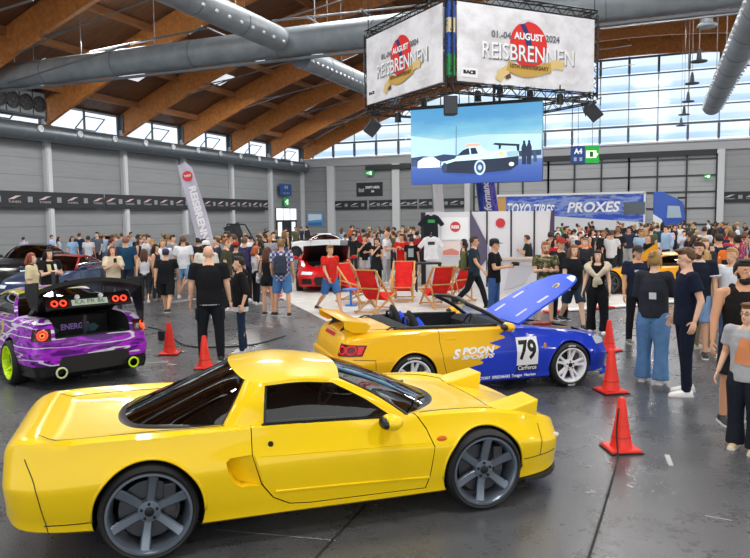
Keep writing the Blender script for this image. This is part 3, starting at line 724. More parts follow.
        for pts in ([(-2.03, s*1.5, .77), (-1.97, s*1.5, .62), (-1.93, s*1.5, .40), (-1.90, s*1.5, .22)], [(-1.93, s*1.5, .315), (-1.75, s*1.5, .31), (-1.62, s*1.5, .31)], [(1.83, s*1.5, .60), (1.81, s*1.5, .45), (1.80, s*1.5, .36)], [(1.62, s*1.5, .36), (1.8, s*1.5, .36), (2.0, s*1.5, .36)], [(1.62, s*1.5, .36), (1.60, s*1.5, .20)]):
            seam('panel_gap', ft, pts, (0, -s, 0), T)
        for pts in ([(-.72, s*.66, 1.5), (-1.2, s*.66, 1.5), (-1.75, s*.66, 1.5), (-1.97, s*.60, 1.5)], [(.78, s*.70, 1.5), (1.2, s*.66, 1.5), (1.5, s*.6, 1.5)], [(1.5, s*.6, 1.5), (1.52, 0, 1.5)]):
            seam('panel_gap', ft, pts, (0, 0, -1), T)
        # wheel-arch lips
        for x, z, r in ((-1.265, .335, .372), (1.265, .322, .352)):
            q = [(x+r*1.012*math.cos(a), s*1.5, z+r*1.012*math.sin(a)) for a in [PI*(-.02+1.04*i/30) for i in range(31)]]
            o = [proj(ft, p, (0, -s, 0), -.004) for p in q]; MB().tube([p for p in o if p is not None], .012, 6).build('arch_lip', Y, T, smooth=True)
    b = MB(); yy = spline([(1.62, -.80, .185), (1.86, -.74, .185), (2.05, -.56, .185), (2.16, -.3, .185), (2.18, 0, .185), (2.16, .3, .185), (2.05, .56, .185), (1.86, .74, .185), (1.62, .80, .185)], 40)
    b.grid([[p+Vector((-.1, 0, -.03)) for p in yy], [p+Vector((.03, p.y*.03, -.03)) for p in yy], [p+Vector((.03, p.y*.03, .0)) for p in yy], [p+Vector((-.1, 0, .012)) for p in yy]], False); b.build('front_lip', mat('1b1c1e', .5), T, smooth=40)
    b = MB(); b.box((-2.185, 0, .70), (.04, .95, .13)); b.build('tail_light_bar', mat('8c1015', .15), T, bevel=.015)
    for q in (-.45, .45): MB().cyl((-2.0, q, .34), (-2.17, q, .34), .05).build('exhaust', mat('a5a8ac', .25, .9), T)
    RM = mat('7b8591', .3, .7)
    for s in (-1, 1):
        wheel(T, -1.265, s*.775, .335, .282, .25, 'six', RM, s, n=6, dish=.03); wheel(T, 1.265, s*.785, .322, .268, .225, 'six', RM, s, n=6, dish=.02)
    b = MB(); b.box((0, 0, .22), (3.6, 1.2, .08)); b.build('underbody', DKM, T)
nsx()
# ------------------------------------------------------------------ shared cabin builder
def cabin(T, paintm, glass, cx=.75, hx=.1, rx=-.75, bx=-1.35, yb=.70, zb=.88, yt=.54, zt=1.28, crown=.04, pillar=.09, trim=None, wglass=None, bpillar=None):
    trim = trim or mat('141516', .35); n = 15; e = n-1; out = {}
    A0, A1, B1, B0 = Vector((cx-.30, -yb, zb)), Vector((hx-.08, -yt, zt)), Vector((rx, -yt, zt)), Vector((bx+.12, -yb, zb+.02))
    def mk(s):
        f = (lambda p: p) if s < 0 else mir
        O = spline([A0, A0.lerp(A1, .5)+Vector((.02, -.02, .02)), A1], n)[:-1]+spline([A1, (A1+B1)/2+Vector((0, -.01, .03)), B1], n)[:-1]+spline([B1, B1.lerp(B0, .5)+Vector((-.02, -.02, .03)), B0], n)[:-1]+spline([B0, A0], n)[:-1]
        c = sum(O, Vector())/len(O)
        I = [p+Vector((max(-1, min(1, (c.x-p.x)*1.2))*pillar*1.2, -.006-(.02 if p.z > zb+.05 else 0), max(-1, min(1, (c.z-p.z)*5))*pillar*.5)) for p in O]
        g = lambda L: [f(p) for p in L]
        o1, i1 = g(O), g(I); mid = [p.lerp(q, .5)+Vector((0, s*.014, .004)) for p, q in zip(o1, i1)]
        MB().grid([o1+[o1[0]], mid+[mid[0]], i1+[i1[0]]]).build('window_surround', paintm, T, smooth=50)
        J = [p+(f(c)-p)*.05+Vector((0, -s*.006, 0)) for p in i1]
        MB().grid([i1+[i1[0]], [p+Vector((0, s*.004, 0)) for p in i1]+[i1[0]], J+[J[0]]]).build('window_frame', trim, T)
        MB().grid(coons(J[3*e:]+[J[0]], list(reversed(J[e:2*e+1])), list(reversed(J[2*e:3*e+1])), J[:e+1])).build('side_window', glass, T, smooth=True)
        if bpillar is not None:
            b = MB(); b.bar(f(Vector((bpillar, -yb-.004, zb))), f(Vector((bpillar-.02, -yt-.025, zt-.03))), .07, .02); b.build('door_pillar', trim, T)
    mk(-1); mk(1)
    head = spline([A1, (hx, -yt*.5, zt+crown*.8), (hx+.02, 0, zt+crown), (hx, yt*.5, zt+crown*.8), mir(A1)], n)
    rear = spline([B1, (rx-.05, -yt*.5, zt+crown*.8), (rx-.07, 0, zt+crown), (rx-.05, yt*.5, zt+crown*.8), mir(B1)], n)
    rl = spline([A1, (A1+B1)/2+Vector((0, -.01, .03)), B1], 9); MB().grid(coons(head, rear, rl, [mir(p) for p in rl])).build('roof', paintm, T, smooth=60)
    cw = spline([A0, (cx-.1, -yb*.7, zb), (cx, 0, zb), (cx-.1, yb*.7, zb), mir(A0)], n); al = spline([A0, A0.lerp(A1, .5)+Vector((.02, -.02, .02)), A1], 9)
    MB().grid(coons(cw, head, al, [mir(p) for p in al])).build('windscreen', wglass or glass, T, smooth=True)
    cb = spline([B0, (bx+.03, -yb*.7, zb+.02), (bx, 0, zb+.02), (bx+.03, yb*.7, zb+.02), mir(B0)], n); bl = spline([B0, B1.lerp(B0, .5)+Vector((-.02, -.02, .03)), B1], 9)
    MB().grid(coons(cb, rear, bl, [mir(p) for p in bl])).build('rear_screen', glass, T, smooth=True)
def cut_door(me, ft, T, dp, s, inner, c, depth=.70):
    cx = sum(p[0] for p in dp)/len(dp); cz = sum(p[1] for p in dp)/len(dp)
    ins = [(x-.006*(1 if x > cx else -1), z-.006*(1 if z > cz else -1)) for x, z in dp]
    d = boolean(me, MB().prism(ins, .6*s, (0, depth*s, 0)).mesh(inner), 'INTERSECT'); me = boolean(me, MB().prism(dp, .6*s, (0, (depth-.01)*s, 0)).mesh(inner))
    return me, link_mesh('door', smooth(d), T)

# ================================================================== yellow and blue roadster
def roadster():
    S = .92; z = .295; a, c = at(411, 377, z), at(567, 363.5, z); a.z = c.z = 0; u = (c-a).normalized(); yaw = math.atan2(u.y, u.x); nrm = Vector((-u.y, u.x, 0))
    T = thing('roadster', 'open two-seat roadster in yellow and blue racing livery with its blue bonnet raised', 'car', (a+c)/2+nrm*.76*S, yaw); T.scale = (S, S, S)
    L, t = nmat('livery', 'f2bf12', rough=.28, coat=.45, spec=.3)
    s_ = t.sep(t.obj()); xb = t.ramp(s_[2], [(.2, 0.), (.27, .11), (.36, .29), (.55, .46), (.75, .54), (.9, .60), (1., .64)])
    zz = t.math('PINGPONG', s_[2], .055); zz2 = t.math('PINGPONG', t.math('ADD', s_[2], .03), .083)
    j = t.math('SUBTRACT', t.math('ADD', t.math('MULTIPLY', zz, 2.6), t.math('MULTIPLY', zz2, 1.3)), .12)
    f = t.math('GREATER_THAN', t.math('ADD', s_[0], j), t.math('SUBTRACT', t.math('MULTIPLY', xb, 2.), 1.)); t.col(t.mix(f, 'f4bd10', '1c3cc6'))
    Yc = paint('f4bd10'); Bl = mat('1c50d6', rough=.42, spec=.25); DKM = mat('121314', .8); INT = mat('1c1d20', .8); TR_ = mat('141516', .4)
    rows = [(-2.19, .50, .36, .60, .50, .52, .62, .40, .66, .66), (-2.15, .68, .28, .76, .50, .68, .70, .54, .78, .79), (-2.06, .76, .24, .83, .53, .73, .82, .58, .91, .93), (-1.97, .78, .23, .85, .55, .745, .86, .60, .945, .96), (-1.75, .80, .22, .866, .58, .76, .895, .62, .955, .965),
            (-1.2, .82, .20, .88, .60, .775, .915, .64, .955, .965), (-.7, .83, .17, .862, .60, .77, .915, .66, .945, .95), (0, .83, .16, .857, .60, .775, .91, .66, .93, .92), (.45, .83, .16, .862, .60, .77, .885, .6, .905, .90),
            (1.2, .83, .16, .88, .56, .745, .80, .55, .81, .815), (1.6, .79, .17, .845, .5, .70, .72, .48, .74, .75), (1.85, .70, .18, .745, .46, .60, .655, .42, .68, .69), (1.98, .57, .2, .60, .44, .48, .605, .34, .625, .635), (2.06, .38, .24, .40, .42, .33, .55, .22, .56, .565), (2.075, .25, .3, .27, .42, .22, .51, .14, .52, .52)]
    full = shell(rows); ft = surf_bvh(full); me = setmat(full.copy(), L)
    me = boolean(me, arch_cutter([(-1.2, .318, .35), (1.2, .318, .35)], DKM))
    b = MB(); up = dict(ux=(1, 0, 0), uy=(0, 1, 0), un=(0, 0, 1))
    b.prism([(-1.2, -.58), (-1.1, -.65), (.12, -.66), (.24, -.3), (.24, .3), (.12, .66), (-1.1, .65), (-1.2, .58)], 1., (0, 0, .34), **up)
    b.prism([(.52, -.54), (1.2, -.52), (1.6, -.44), (1.78, -.2), (1.78, .2), (1.6, .44), (1.2, .52), (.52, .54)], 1., (0, 0, .45), **up)
    me = boolean(me, b.mesh(INT))
    dp = [(-.80, .97), (-.81, .80), (-.77, .50), (-.70, .26), (-.5, .22), (.33, .22), (.38, .45), (.36, .75), (.22, .86), (.18, .97)]
    drs = []
    for s in (-1, 1):
        me, d = cut_door(me, ft, T, dp, s, INT, None, .67); drs.append(d)
        b = MB(); p = proj(ft, (-.64, s*1.5, .80), (0, -s, 0), -.006); b.box(p, (.16, .02, .035)); b.build('door_handle', Yc, d, bevel=.006)
        b = MB(); b.ball((.16, s*.93, .94), (.085, .11, .065), 16, 10, Matrix.Rotation(-.2*s, 3, 'Z')); b.bar((.19, s*.76, .90), (.17, s*.88, .92), .09, .05); mo = b.build('mirror', Yc, d, smooth=60)
        b = MB(); b.ball((.105, s*.93, .94), (.05, .09, .048), 14, 8); b.build('mirror_glass', TR_, mo, smooth=60)
    link_mesh('body', smooth(me), T)
    # bonnet, raised on its rear hinge
    hp = Vector((.50, 0, .905)); ang = math.radians(36); Rm = Matrix.Rotation(-ang, 3, 'Y'); G = []
    for i in range(15):
        r = []; x = .50+1.34*i/14; w = .60-.10*(i/14)**1.5-(.16*max(0, (i-10)/4)**2)
        for k in range(13):
            y = -w+2*w*k/12; xx = x-(.10*(abs(y)/w)**3 if i > 9 else 0); p = proj(ft, (xx, y, 2), (0, 0, -1), 0); r.append(p if p is not None else Vector((xx, y, .6)))
        G.append(r)
    G = [[hp+Rm @ (p-hp)+Vector((0, 0, .02)) for p in r] for r in G]; nn = Rm @ Vector((0, 0, -1)); G2 = [[p+nn*.028 for p in r] for r in G]
    b = MB(); b.grid(G); b.m = 1; b.grid(G2); rim = lambda A: A[0]+[r[-1] for r in A[1:-1]]+A[-1][::-1]+[r[0] for r in reversed(A[1:-1])]
    b.m = 0; b.grid([rim(G)+[G[0][0]], rim(G2)+[G2[0][0]]]); hd = b.build('bonnet', [Bl, mat('10182e', .6)], T, smooth=40)
    ht = surf_bvh(hd.data); nrm_ = Rm @ Vector((0, 0, 1)); ux = Rm @ Vector((1, 0, 0)); uy = Vector((0, 1, 0))
    for (u0, u1, v0, v1) in ((.14, .34, -.36, -.30), (.52, .72, -.40, -.33), (.14, .34, .30, .36), (.52, .72, .33, .40)):
        lay_poly('bonnet_vent', [(u0, v0), (u1, v0), (u1, v1), (u0, v1)], ht, hp+nrm_*1., ux, uy, -nrm_, mat('c9cdd6', .5), hd, .004)
    b = MB(); c0 = proj(ht, hp+ux*.98+uy*-.20+nrm_, -nrm_, 0)
    if c0 is not None:
        Rq = Matrix((ux, uy, nrm_)).transposed(); b.add([c0+nrm_*.006+ux*.07*math.cos(q*PI/8)+uy*.07*math.sin(q*PI/8) for q in range(16)], [tuple(range(16))]); b.build('round_emblem', mat('d8c03a', .4), hd)
        b = MB(); b.add([c0+nrm_*.009+ux*.04*math.cos(q*PI/8)+uy*.04*math.sin(q*PI/8) for q in range(16)], [tuple(range(16))]); b.build('emblem_center', mat('23283a', .4), hd)
    lay_poly('white_tip', [(1.12, -.50), (1.30, -.36), (1.33, -.1), (1.24, -.1)], ht, hp+nrm_*1., ux, uy, -nrm_, mat('eef0f4', .4), hd, .004, 14)
    b = MB(); b.cyl((1.35, .35, .72), hp+Rm @ Vector((.80, .35, -.06)), .008); b.build('prop_rod', mat('b0b4b8', .3, .8), T)
    # engine bay
    b = MB(); b.box((1.1, -.02, .66), (.62, .34, .24)); e = b.build('engine', mat('5b5048', .5, .4), T, bevel=.03)
    b = MB(); b.box((1.08, -.02, .80), (.52, .22, .06)); b.build('valve_cover', mat('b03a2a', .4), e, bevel=.015)
    b = MB(); b.tube([(.85, -.46, .83), (.85, 0, .86), (.85, .46, .83)], .02, 8); b.build('strut_brace', mat('c9b48a', .4), e)
    b = MB(); b.tube([(1.0, -.2, .74), (1.2, -.38, .78), (1.5, -.36, .74)], .045, 10); b.build('intake_hose', mat('8a6a3a', .5), e, smooth=True)
    b = MB(); b.box((.66, .3, .78), (.2, .26, .16)); b.build('battery', mat('2a2c30', .6), e, bevel=.01)
    # windscreen frame
    W0, W1 = Vector((.28, -.70, .905)), Vector((-.30, -.56, 1.245)); n = 15
    base = spline([W0, (.40, -.4, .915), (.44, 0, .92), (.40, .4, .915), mir(W0)], n); top = spline([W1, (-.25, -.3, 1.27), (-.235, 0, 1.275), (-.25, .3, 1.27), mir(W1)], n); sd = spline([W0, W0.lerp(W1, .5)+Vector((.015, -.015, .02)), W1], 9)
    MB().grid(coons(base, top, sd, [mir(p) for p in sd])).build('windscreen', car_glass('rs_ws', 'cfd6da', .05), T, smooth=True)
    b = MB(); b.tube(sd+top[1:-1]+[mir(p) for p in reversed(sd)], .027, 8); b.build('screen_frame', TR_, T, smooth=60)
    MB().grid([[p+Vector((.08, 0, -.015)) for p in base], [p+Vector((0, 0, .012)) for p in base], [p+Vector((-.2, 0, -.01)) for p in base]]).build('cowl', TR_, T, smooth=60)
    b = MB(); b.box((-.22, 0, 1.22), (.03, .18, .05)); b.build('rear_view_mirror', TR_, T, bevel=.01)
    # cabin
    b = MB(); b.grid([[(.02, y, .60), (-.02, y, .88), (.06, y, .93), (.30, y, .915)] for y in (-.62, -.3, 0, .3, .62)]); b.build('dashboard', INT, T, smooth=40)
    steering(T, -.18, -.36, .90, .17, .35, mat('26282c', .5))
    for s in (-1, 1):
        P = []
        for u, (px, pz, w, th) in enumerate([(.25, .12, .22, .05), (-.1, .16, .24, .06), (-.2, .22, .25, .08), (-.29, .46, .26, .09), (-.33, .62, .22, .08), (-.36, .73, .15, .06), (-.38, .80, .09, .04), (-.385, .825, .03, .02)]):
            P.append([(px-.70+dx*th*1.7, s*.36+sy*w, pz*.97+.36+dz*th*1.5) for sy, dx, dz in ((-1, .3, .5), (-.7, -.45, -.3), (.7, -.45, -.3), (1, .3, .5), (.6, .25, .1), (-.6, .25, .1))])
        b = MB(); b.grid(P, True); b.add(P[0], [tuple(range(6))]); b.add(P[-1], [tuple(range(6))]); st = b.build('seat', mat('25272b', .8), T, smooth=60); md = st.modifiers.new('s', 'SUBSURF'); md.levels = md.render_levels = 2
        b = MB(); b.grid([[(r[4][0]+.012, r[4][1]*1, r[4][2]), (r[4][0]+.012, (r[4][1]+r[5][1])/2, r[4][2]+.002), (r[5][0]+.012, r[5][1], r[5][2])] for r in P[2:-2]]); b.build('seat_insert', fabric('2340c4'), st, smooth=True)
        for q in (-.2, .2): MB().tube([(-.86, s*.36+q, .62), (-.92, s*.36+q, .84), (-.97, s*.36+q*.85, .98), (-1.0, s*.36+q*.5, 1.06)], [.06, .06, .05, .03], 8).build('seat_bolster', fabric('2a50d8'), st, smooth=True)
        for q in (-.12, .12):
            b = MB(); b.tube([(-1.12, s*.36+q*1.0, .93), (-1.12, s*.36+q*.9, 1.05), (-1.12, s*.36, 1.07)], .018, 8); b.build('roll_hoop', TR_, T, smooth=True)
    # folded soft top and trim round the cockpit
    b = MB(); b.grid([[(-1.14, y, .88), (-1.15, y, .975), (-1.22, y, 1.005-.03*abs(y)), (-1.33, y, .99-.03*abs(y)), (-1.40, y, .955)] for y in (-.66, -.55, -.3, 0, .3, .55, .66)]); b.build('folded_soft_top', mat('1b1c1e', .85), T, smooth=50)
    for s in (-1, 1):
        b = MB(); b.tube([(-1.30, s*.645, .96), (-1.0, s*.68, .965), (-.5, s*.69, .955), (.1, s*.695, .935)], .026, 8); b.build('cockpit_trim', TR_, T, smooth=True)
        b = MB(); b.tube([(-1.35, s*.58, .985), (-1.43, s*.62, .985), (-1.50, s*.64, .955)], .012, 6); b.build('top_latch', TR_, T)
    # rear wing on two black stands
    G = []
    for k in range(25):
        y = -.70+1.40*k/24; a_ = abs(y)/.70; zz = 1.085-.03*a_*a_; xo = .05*a_*a_
        G.append([(-2.14+xo, y, zz+.045), (-2.10+xo, y, zz+.055), (-1.92+xo, y, zz+.03), (-1.82+xo, y, zz), (-1.83+xo, y, zz-.012), (-2.0+xo, y, zz-.005), (-2.13+xo, y, zz+.03)])
    b = MB(); b.grid(G, False); b.grid([[r[-1] for r in G], [r[0] for r in G]]); b.add(G[0], [tuple(range(7))]); b.add(G[-1], [tuple(range(7))])
    wg = b.build('rear_wing', Yc, T, smooth=50)
    for s in (-1, 1):
        b = MB(); b.prism([(-2.06, .93), (-1.86, .94), (-1.84, .985), (-1.90, 1.10), (-2.06, 1.13), (-2.0, 1.0)], .03, (0, s*.32-.015, 0)); b.build('wing_stand', TR_, wg)
        b = MB(); b.prism([(-2.11, 1.125), (-2.10, 1.02), (-1.98, .955), (-1.80, .95), (-1.74, 1.03), (-1.80, 1.08)], .02, (0, s*.70-.01, 0)); b.build('wing_end', Yc, wg)
    # rear lamps and bits
    for s in (-1, 1):
        dv = Vector((1, -s*.95, 0)).normalized(); ox = Vector((-.95*-1, s*1., 0)).normalized()*s if False else Vector((-s*-.689, -1*-.725, 0))
        U = dv.cross(Vector((0, 0, 1))); Oc = Vector((-2.02, s*.75, .735))-dv*.8
        lp = lay_poly('tail_lamp', [(-.20, -.08), (.14, -.075), (.17, .06), (-.17, .085)], ft, Oc, U, (0, 0, 1), dv, mat('5e0c10', .12), T, .006, 8)
        for k, (cu, rr) in enumerate(((-.11, .052), (.01, .056))):
            q = [proj(ft, Oc+U*(cu*1.0+rr*math.cos(a_))+Vector((0, 0, rr*math.sin(a_)*.9)), dv, .012) for a_ in [2*PI*i/20 for i in range(20)]]
            q = [p for p in q if p is not None]; MB().tube(q, .012, 6, closed=True).build('lamp_ring', mat('d81a22', .2, emit=.25), lp, smooth=True)
        lay_poly('lamp_reflector', [(.08, -.05), (.13, -.05), (.15, .045), (.085, .05)], ft, Oc, U, (0, 0, 1), dv, mat('e2323a', .2), lp, .010, 4)
        for pts in ([(-1.73, s*1.5, .60), (-1.70, s*1.5, .40), (-1.56, s*1.5, .36)], [(-2.02, s*1.5, .62), (-1.85, s*1.5, .61), (-1.73, s*1.5, .60)], [(.36, s*1.5, .88), (.62, s*1.5, .855), (1.2, s*1.5, .79), (1.6, s*1.5, .72)], [(1.56, s*1.5, .45), (1.62, s*1.5, .58), (1.72, s*1.5, .66)]): seam('panel_gap', ft, pts, (0, -s, 0), T, .004)
        seam('panel_gap', ft, [(-1.3, s*.60, 1.5), (-1.7, s*.58, 1.5), (-2.0, s*.5, 1.5)], (0, 0, -1), T, .004)
        p = proj(ft, (.78, s*1.5, .62), (0, -s, 0), 0); b = MB(); b.ball(p, (.028, .01, .05)); b.build('side_marker', mat('c98a3a', .3), T, smooth=True)
        for x in (-1.2, 1.2):
            q = [proj(ft, (x+.355*math.cos(a_), s*1.5, .318+.355*math.sin(a_)), (0, -s, 0), -.004) for a_ in [PI*(-.02+1.04*i/30) for i in range(31)]]; MB().tube([p for p in q if p is not None], .012, 6).build('arch_lip', L, T, smooth=True)
        dv = Vector((-1, -s*.8, 0)).normalized(); U = Vector((0, 0, 1)).cross(dv)
        lay_poly('headlight', [(-.2, -.06), (.22, -.05), (.2, .06), (-.2, .05)], ft, Vector((1.86, s*.62, .63))-dv*.8, U, (0, 0, 1), dv, mat('ccd6e2', .08), T, .006, 6)
    lay_poly('brake_light', [(-.26, -.022), (.26, -.022), (.24, .022), (-.24, .022)], ft, (-3, 0, .875), (0, -1, 0), (0, 0, 1), (1, 0, 0), mat('b51a1e', .2, emit=.1), T, .01)
    b = MB(); b.cyl((-2.09, .0, .79), (-2.12, 0, .79), .03, None, 20); b.build('badge', mat('c8ccd0', .25, .8), T)
    b = MB(); b.box((-2.17, 0, .57), (.10, 1.34, .10)); b.build('bumper_ledge', Yc, T, bevel=.03)
    b = MB(); b.cyl((-2.1, -.48, .30), (-2.24, -.48, .30), .06, None, 20); b.build('exhaust', mat('a9adb2', .25, .9), T, smooth=40)
    b = MB(); b.tube([(1.75, -.80, .16), (2.0, -.58, .15), (2.1, -.3, .15), (2.11, 0, .15), (2.1, .3, .15), (2.0, .58, .15), (1.75, .80, .16)], .03, 8); b.build('front_lip', Bl, T, smooth=True)
    # lettering
    WH = mat('f2f3f5', .4); BK = mat('0e0f10', .5); R_ = (1, 0, 0); Zv = (0, 0, 1)
    for s in (-1, 1):
        ux = Vector((-s, 0, 0)); d = Vector((0, -s, 0)); lf = lambda x: Vector((x, s*2, 0))
        door = drs[0 if s < 0 else 1]
        lay_poly('number_board', [(-.165, -.19), (.165, -.19), (.165, .20), (-.165, .20)], ft, (.50, s*2, .565), ux, Zv, d, WH, T, .004)
        lay_text('race_number', '79', .36, ft, (.50, s*2, .575), ux, Zv, d, BK, T, .008, .27, bold=.012)
        lay_poly('board_strip', [(-.165, -.085), (.165, -.085), (.165, 0), (-.165, 0)], ft, (.50, s*2, .375), ux, Zv, d, BK, T, .004)
        lay_text('board_text', 'CarForce', .085, ft, (.50, s*2, .335), ux, Zv, d, WH, T, .008, .29, bold=.002)
        lay_text('door_letter', 'S', .17, ft, (-.575, s*2, .595) if s < 0 else (.03, s*2, .595), ux, Zv, d, WH, door, .006, .13, bold=.008, shear=.35)
        lay_text('door_text', 'POON', .12, ft, (-.25, s*2, .628), ux, Zv, d, WH, door, .006, .50, bold=.006, shear=.3)
        lay_text('door_text', 'SPORTS', .075, ft, (-.26, s*2, .545), ux, Zv, d, WH, door, .006, .50, bold=.004, shear=.3)
        lay_text('sill_text', 'N-FACTORY  SPEEDMARS  Tougyo  Hau-kun', .055, ft, (.14, s*2, .232), ux, Zv, d, WH, T, .006, 1.0, bold=.002)
    WM_ = mat('e9edf2', .3)
    for s in (-1, 1):
        for x in (-1.2, 1.2): wheel(T, x, s*.77, .318, .245, .22, 'twin', WM_, s, n=5, dish=.012, letters='YOKOHAMA' if x < 0 else 'ADVAN', disc='3a3d42')
    b = MB(); b.box((0, 0, .20), (3.5, 1.2, .07)); b.build('underbody', DKM, T)
roadster()
# ================================================================== purple drift coupe with its boot open
def purple():
    S = .95; yaw = math.radians(155); P = at(18, 383); R_ = Matrix.Rotation(yaw, 3, 'Z'); o = P-R_ @ Vector((-1.3, .80, 0))*S
    T = thing('drift_car', 'purple drift coupe with open boot, black rear wing and lime wheels', 'car', o, yaw); T.scale = (S, S, S)
    L, t = nmat('purple_livery', '8a1fb0', rough=.28, coat=.45, spec=.3); v = t.obj()
    n = t.noise(t.mapv(v, (2.2, .9, 5), rot=(.5, .2, .4)), 1.6, 3, .5); n2 = t.noise(t.mapv(v, (1.2, 4, 7), rot=(.9, .3, 0)), 2.5, 4)
    c = t.ramp(n, [(.0, '2c0648'), (.42, '5a1080'), (.47, 'b02bd4'), (.56, '7f18a8'), (.60, '4a0c6c'), (.66, 'b83ad8')])
    c2 = t.mix(t.ramp(n2, [(.66, 0.), (.67, 1.)], 'CONSTANT'), c, '1a0a24'); s_ = t.sep(v)
    n3 = t.noise(t.mapv(v, (.6, 1.1, 6.5), rot=(.30, 0, 0)), 1.1, 2, .4); w = t.math('ABSOLUTE', t.math('SUBTRACT', n3, .53))
    ws = t.math('LESS_THAN', w, .022)
    c3 = t.mix(ws, c2, 'd9d6e2'); zs = t.math('ABSOLUTE', t.math('SUBTRACT', t.math('ADD', s_[2], t.math('MULTIPLY', s_[0], .35)), .36)); c3 = t.mix(t.math('LESS_THAN', zs, .02), c3, 'cfc8dc')
    yl = t.math('MULTIPLY', t.math('LESS_THAN', t.math('ABSOLUTE', t.math('ADD', s_[0], .35)), .45), t.math('GREATER_THAN', t.noise(t.mapv(v, (4, 1, 4)), 2, 2), .52))
    c3 = t.mix(t.math('MULTIPLY', yl, t.math('GREATER_THAN', s_[2], .55)), c3, 'b9c22a'); t.col(t.mix(t.math('LESS_THAN', s_[2], .36), c3, '17171a'))
    PU = L; DKM = mat('101113', .8); CF = mat('101113', .5); TR_ = mat('141516', .4); LIME = mat('c8f000', .35)
    rows = [(-2.25, .56, .24, .64, .50, .60, .62, .45, .68, .68), (-2.2, .74, .20, .80, .50, .74, .80, .56, .86, .87), (-2.1, .80, .18, .85, .52, .77, .90, .60, .955, .97), (-1.9, .83, .16, .88, .56, .78, .93, .62, .99, 1.0), (-1.3, .86, .15, .915, .58, .79, .945, .66, .985, 1.0),
            (-.8, .85, .15, .87, .58, .78, .93, .68, .96, .97), (.3, .85, .15, .87, .58, .78, .90, .68, .93, .93), (.9, .85, .15, .88, .56, .77, .87, .6, .90, .90), (1.3, .85, .15, .91, .55, .75, .83, .56, .85, .86), (1.9, .78, .16, .82, .48, .68, .70, .48, .72, .73), (2.15, .55, .18, .6, .44, .5, .60, .34, .62, .63), (2.25, .3, .24, .34, .42, .28, .52, .18, .53, .53)]
    full = shell(rows); ft = surf_bvh(full); me = setmat(full.copy(), L)
    me = boolean(me, arch_cutter([(-1.3, .325, .375), (1.3, .325, .375)], DKM))
    b = MB(); up = dict(ux=(1, 0, 0), uy=(0, 1, 0), un=(0, 0, 1)); b.prism([(-1.30, -.54), (-1.30, .54), (-2.5, .54), (-2.5, -.54)], 1., (0, 0, .735), **up); me = boolean(me, b.mesh(DKM)); b = MB()
    b.prism([(-1.42, -.50), (-1.42, .50), (-2.06, .50), (-2.06, -.50)], .5, (0, 0, .48), **up); me = boolean(me, b.mesh(DKM)); b = MB()
    b.prism([(-.75, -.6), (.5, -.6), (.7, -.3), (.7, .3), (.5, .6), (-.75, .6)], 1., (0, 0, .40), **up); me = boolean(me, b.mesh(DKM))
    dp = [(-.62, .95), (-.64, .75), (-.60, .45), (-.5, .28), (.50, .28), (.55, .5), (.52, .8), (.45, .95)]
    for s in (-1, 1): me, d = cut_door(me, ft, T, dp, s, DKM, None, .70)
    link_mesh('body', smooth(me), T)
    cabin(T, PU, car_glass('tint', '3a3f45', .08), cx=.95, hx=.10, rx=-.72, bx=-1.34, yb=.72, zb=.93, yt=.55, zt=1.27, bpillar=None)
    for s in (-1, 1):
        seat(T, -.3, s*.36, .35, mat('22242a', .8))
        b = MB(); b.ball((.42, s*.93, .99), (.08, .11, .06), 14, 8); b.bar((.45, s*.78, .95), (.43, s*.88, .97), .07, .04); b.build('mirror', TR_, T, smooth=60)
        # corner lamps with a glowing ring
        dv = Vector((1, -s*.55, 0)).normalized(); U = dv.cross(Vector((0, 0, 1))); oc = Vector((-2.14, s*.70, .80))-dv
        lp = lay_poly('tail_lamp', [(-.14, -.085), (.14, -.085), (.13, .085), (-.12, .085)], ft, oc, U, (0, 0, 1), dv, mat('3a0f12', .15), T, .008)
        for rr, mm in ((.062, mat('ff4a2a', .3, emit=.9)), (.03, mat('ff7a3a', .3, emit=.6))):
            q = [proj(ft, oc+U*(.03+rr*math.cos(a))+Vector((0, 0, rr*math.sin(a))), dv, .018) for a in [2*PI*i/20 for i in range(20)]]; q = [p for p in q if p is not None]
            if len(q) > 4: MB().tube(q, .012, 6, closed=True).build('lamp_ring', mm, lp, smooth=True)
    # rear diffuser, exhausts
    b = MB(); b.grid([[(-2.10, y, .50), (-2.275+.12*(abs(y)/.8)**3, y, .47), (-2.29+.12*(abs(y)/.8)**3, y, .24), (-2.10, y, .14)] for y in [-.80+.1*i for i in range(17)]]); b.build('rear_diffuser', CF, T, smooth=50)
    for s in (-1, 1):
        b = MB(); b.lathe([(.075, 0), (.075, -.16), (.06, -.16), (.055, -.02)], (-2.2, s*.52, .27), 'x', 24); e = b.build('exhaust', mat('55585c', .25, .9), T, smooth=40)
        b = MB(); b.tube([(-2.365, s*.52+.07*math.cos(a), .27+.07*math.sin(a)) for a in [2*PI*i/24 for i in range(24)]], .014, 6, closed=True); b.build('exhaust_ring', LIME if s < 0 else mat('c9d8a0', .3), e, smooth=True)
    # inside the boot
    b = MB(); b.box((-1.45, 0, .72), (.06, 1.0, .44)); b.build('boot_panel', mat('17181c', .7), T)
    text('boot_text', 'ENERGIE', .12, (-1.485, 0, .78), (0, -1, 0), (0, 0, 1), mat('9a7cc9', .4, emit=.15), T, .42, bold=.004)
    for s in (-1, 1):
        b = MB(); b.prism([(0, .06), (.12, .06), (.2, 0), (.12, -.06), (0, -.06), (-.07, 0)], .01, (-1.485, s*.30, .74), (0, 1, 0)); b.build('boot_emblem', mat('5b8f9c', .4), T)
    b = MB(); b.bar((-1.75, -.04, .50), (-1.78, -.04, .98), .05, .04); b.build('boot_strut', mat('4b4e54', .4, .5), T)
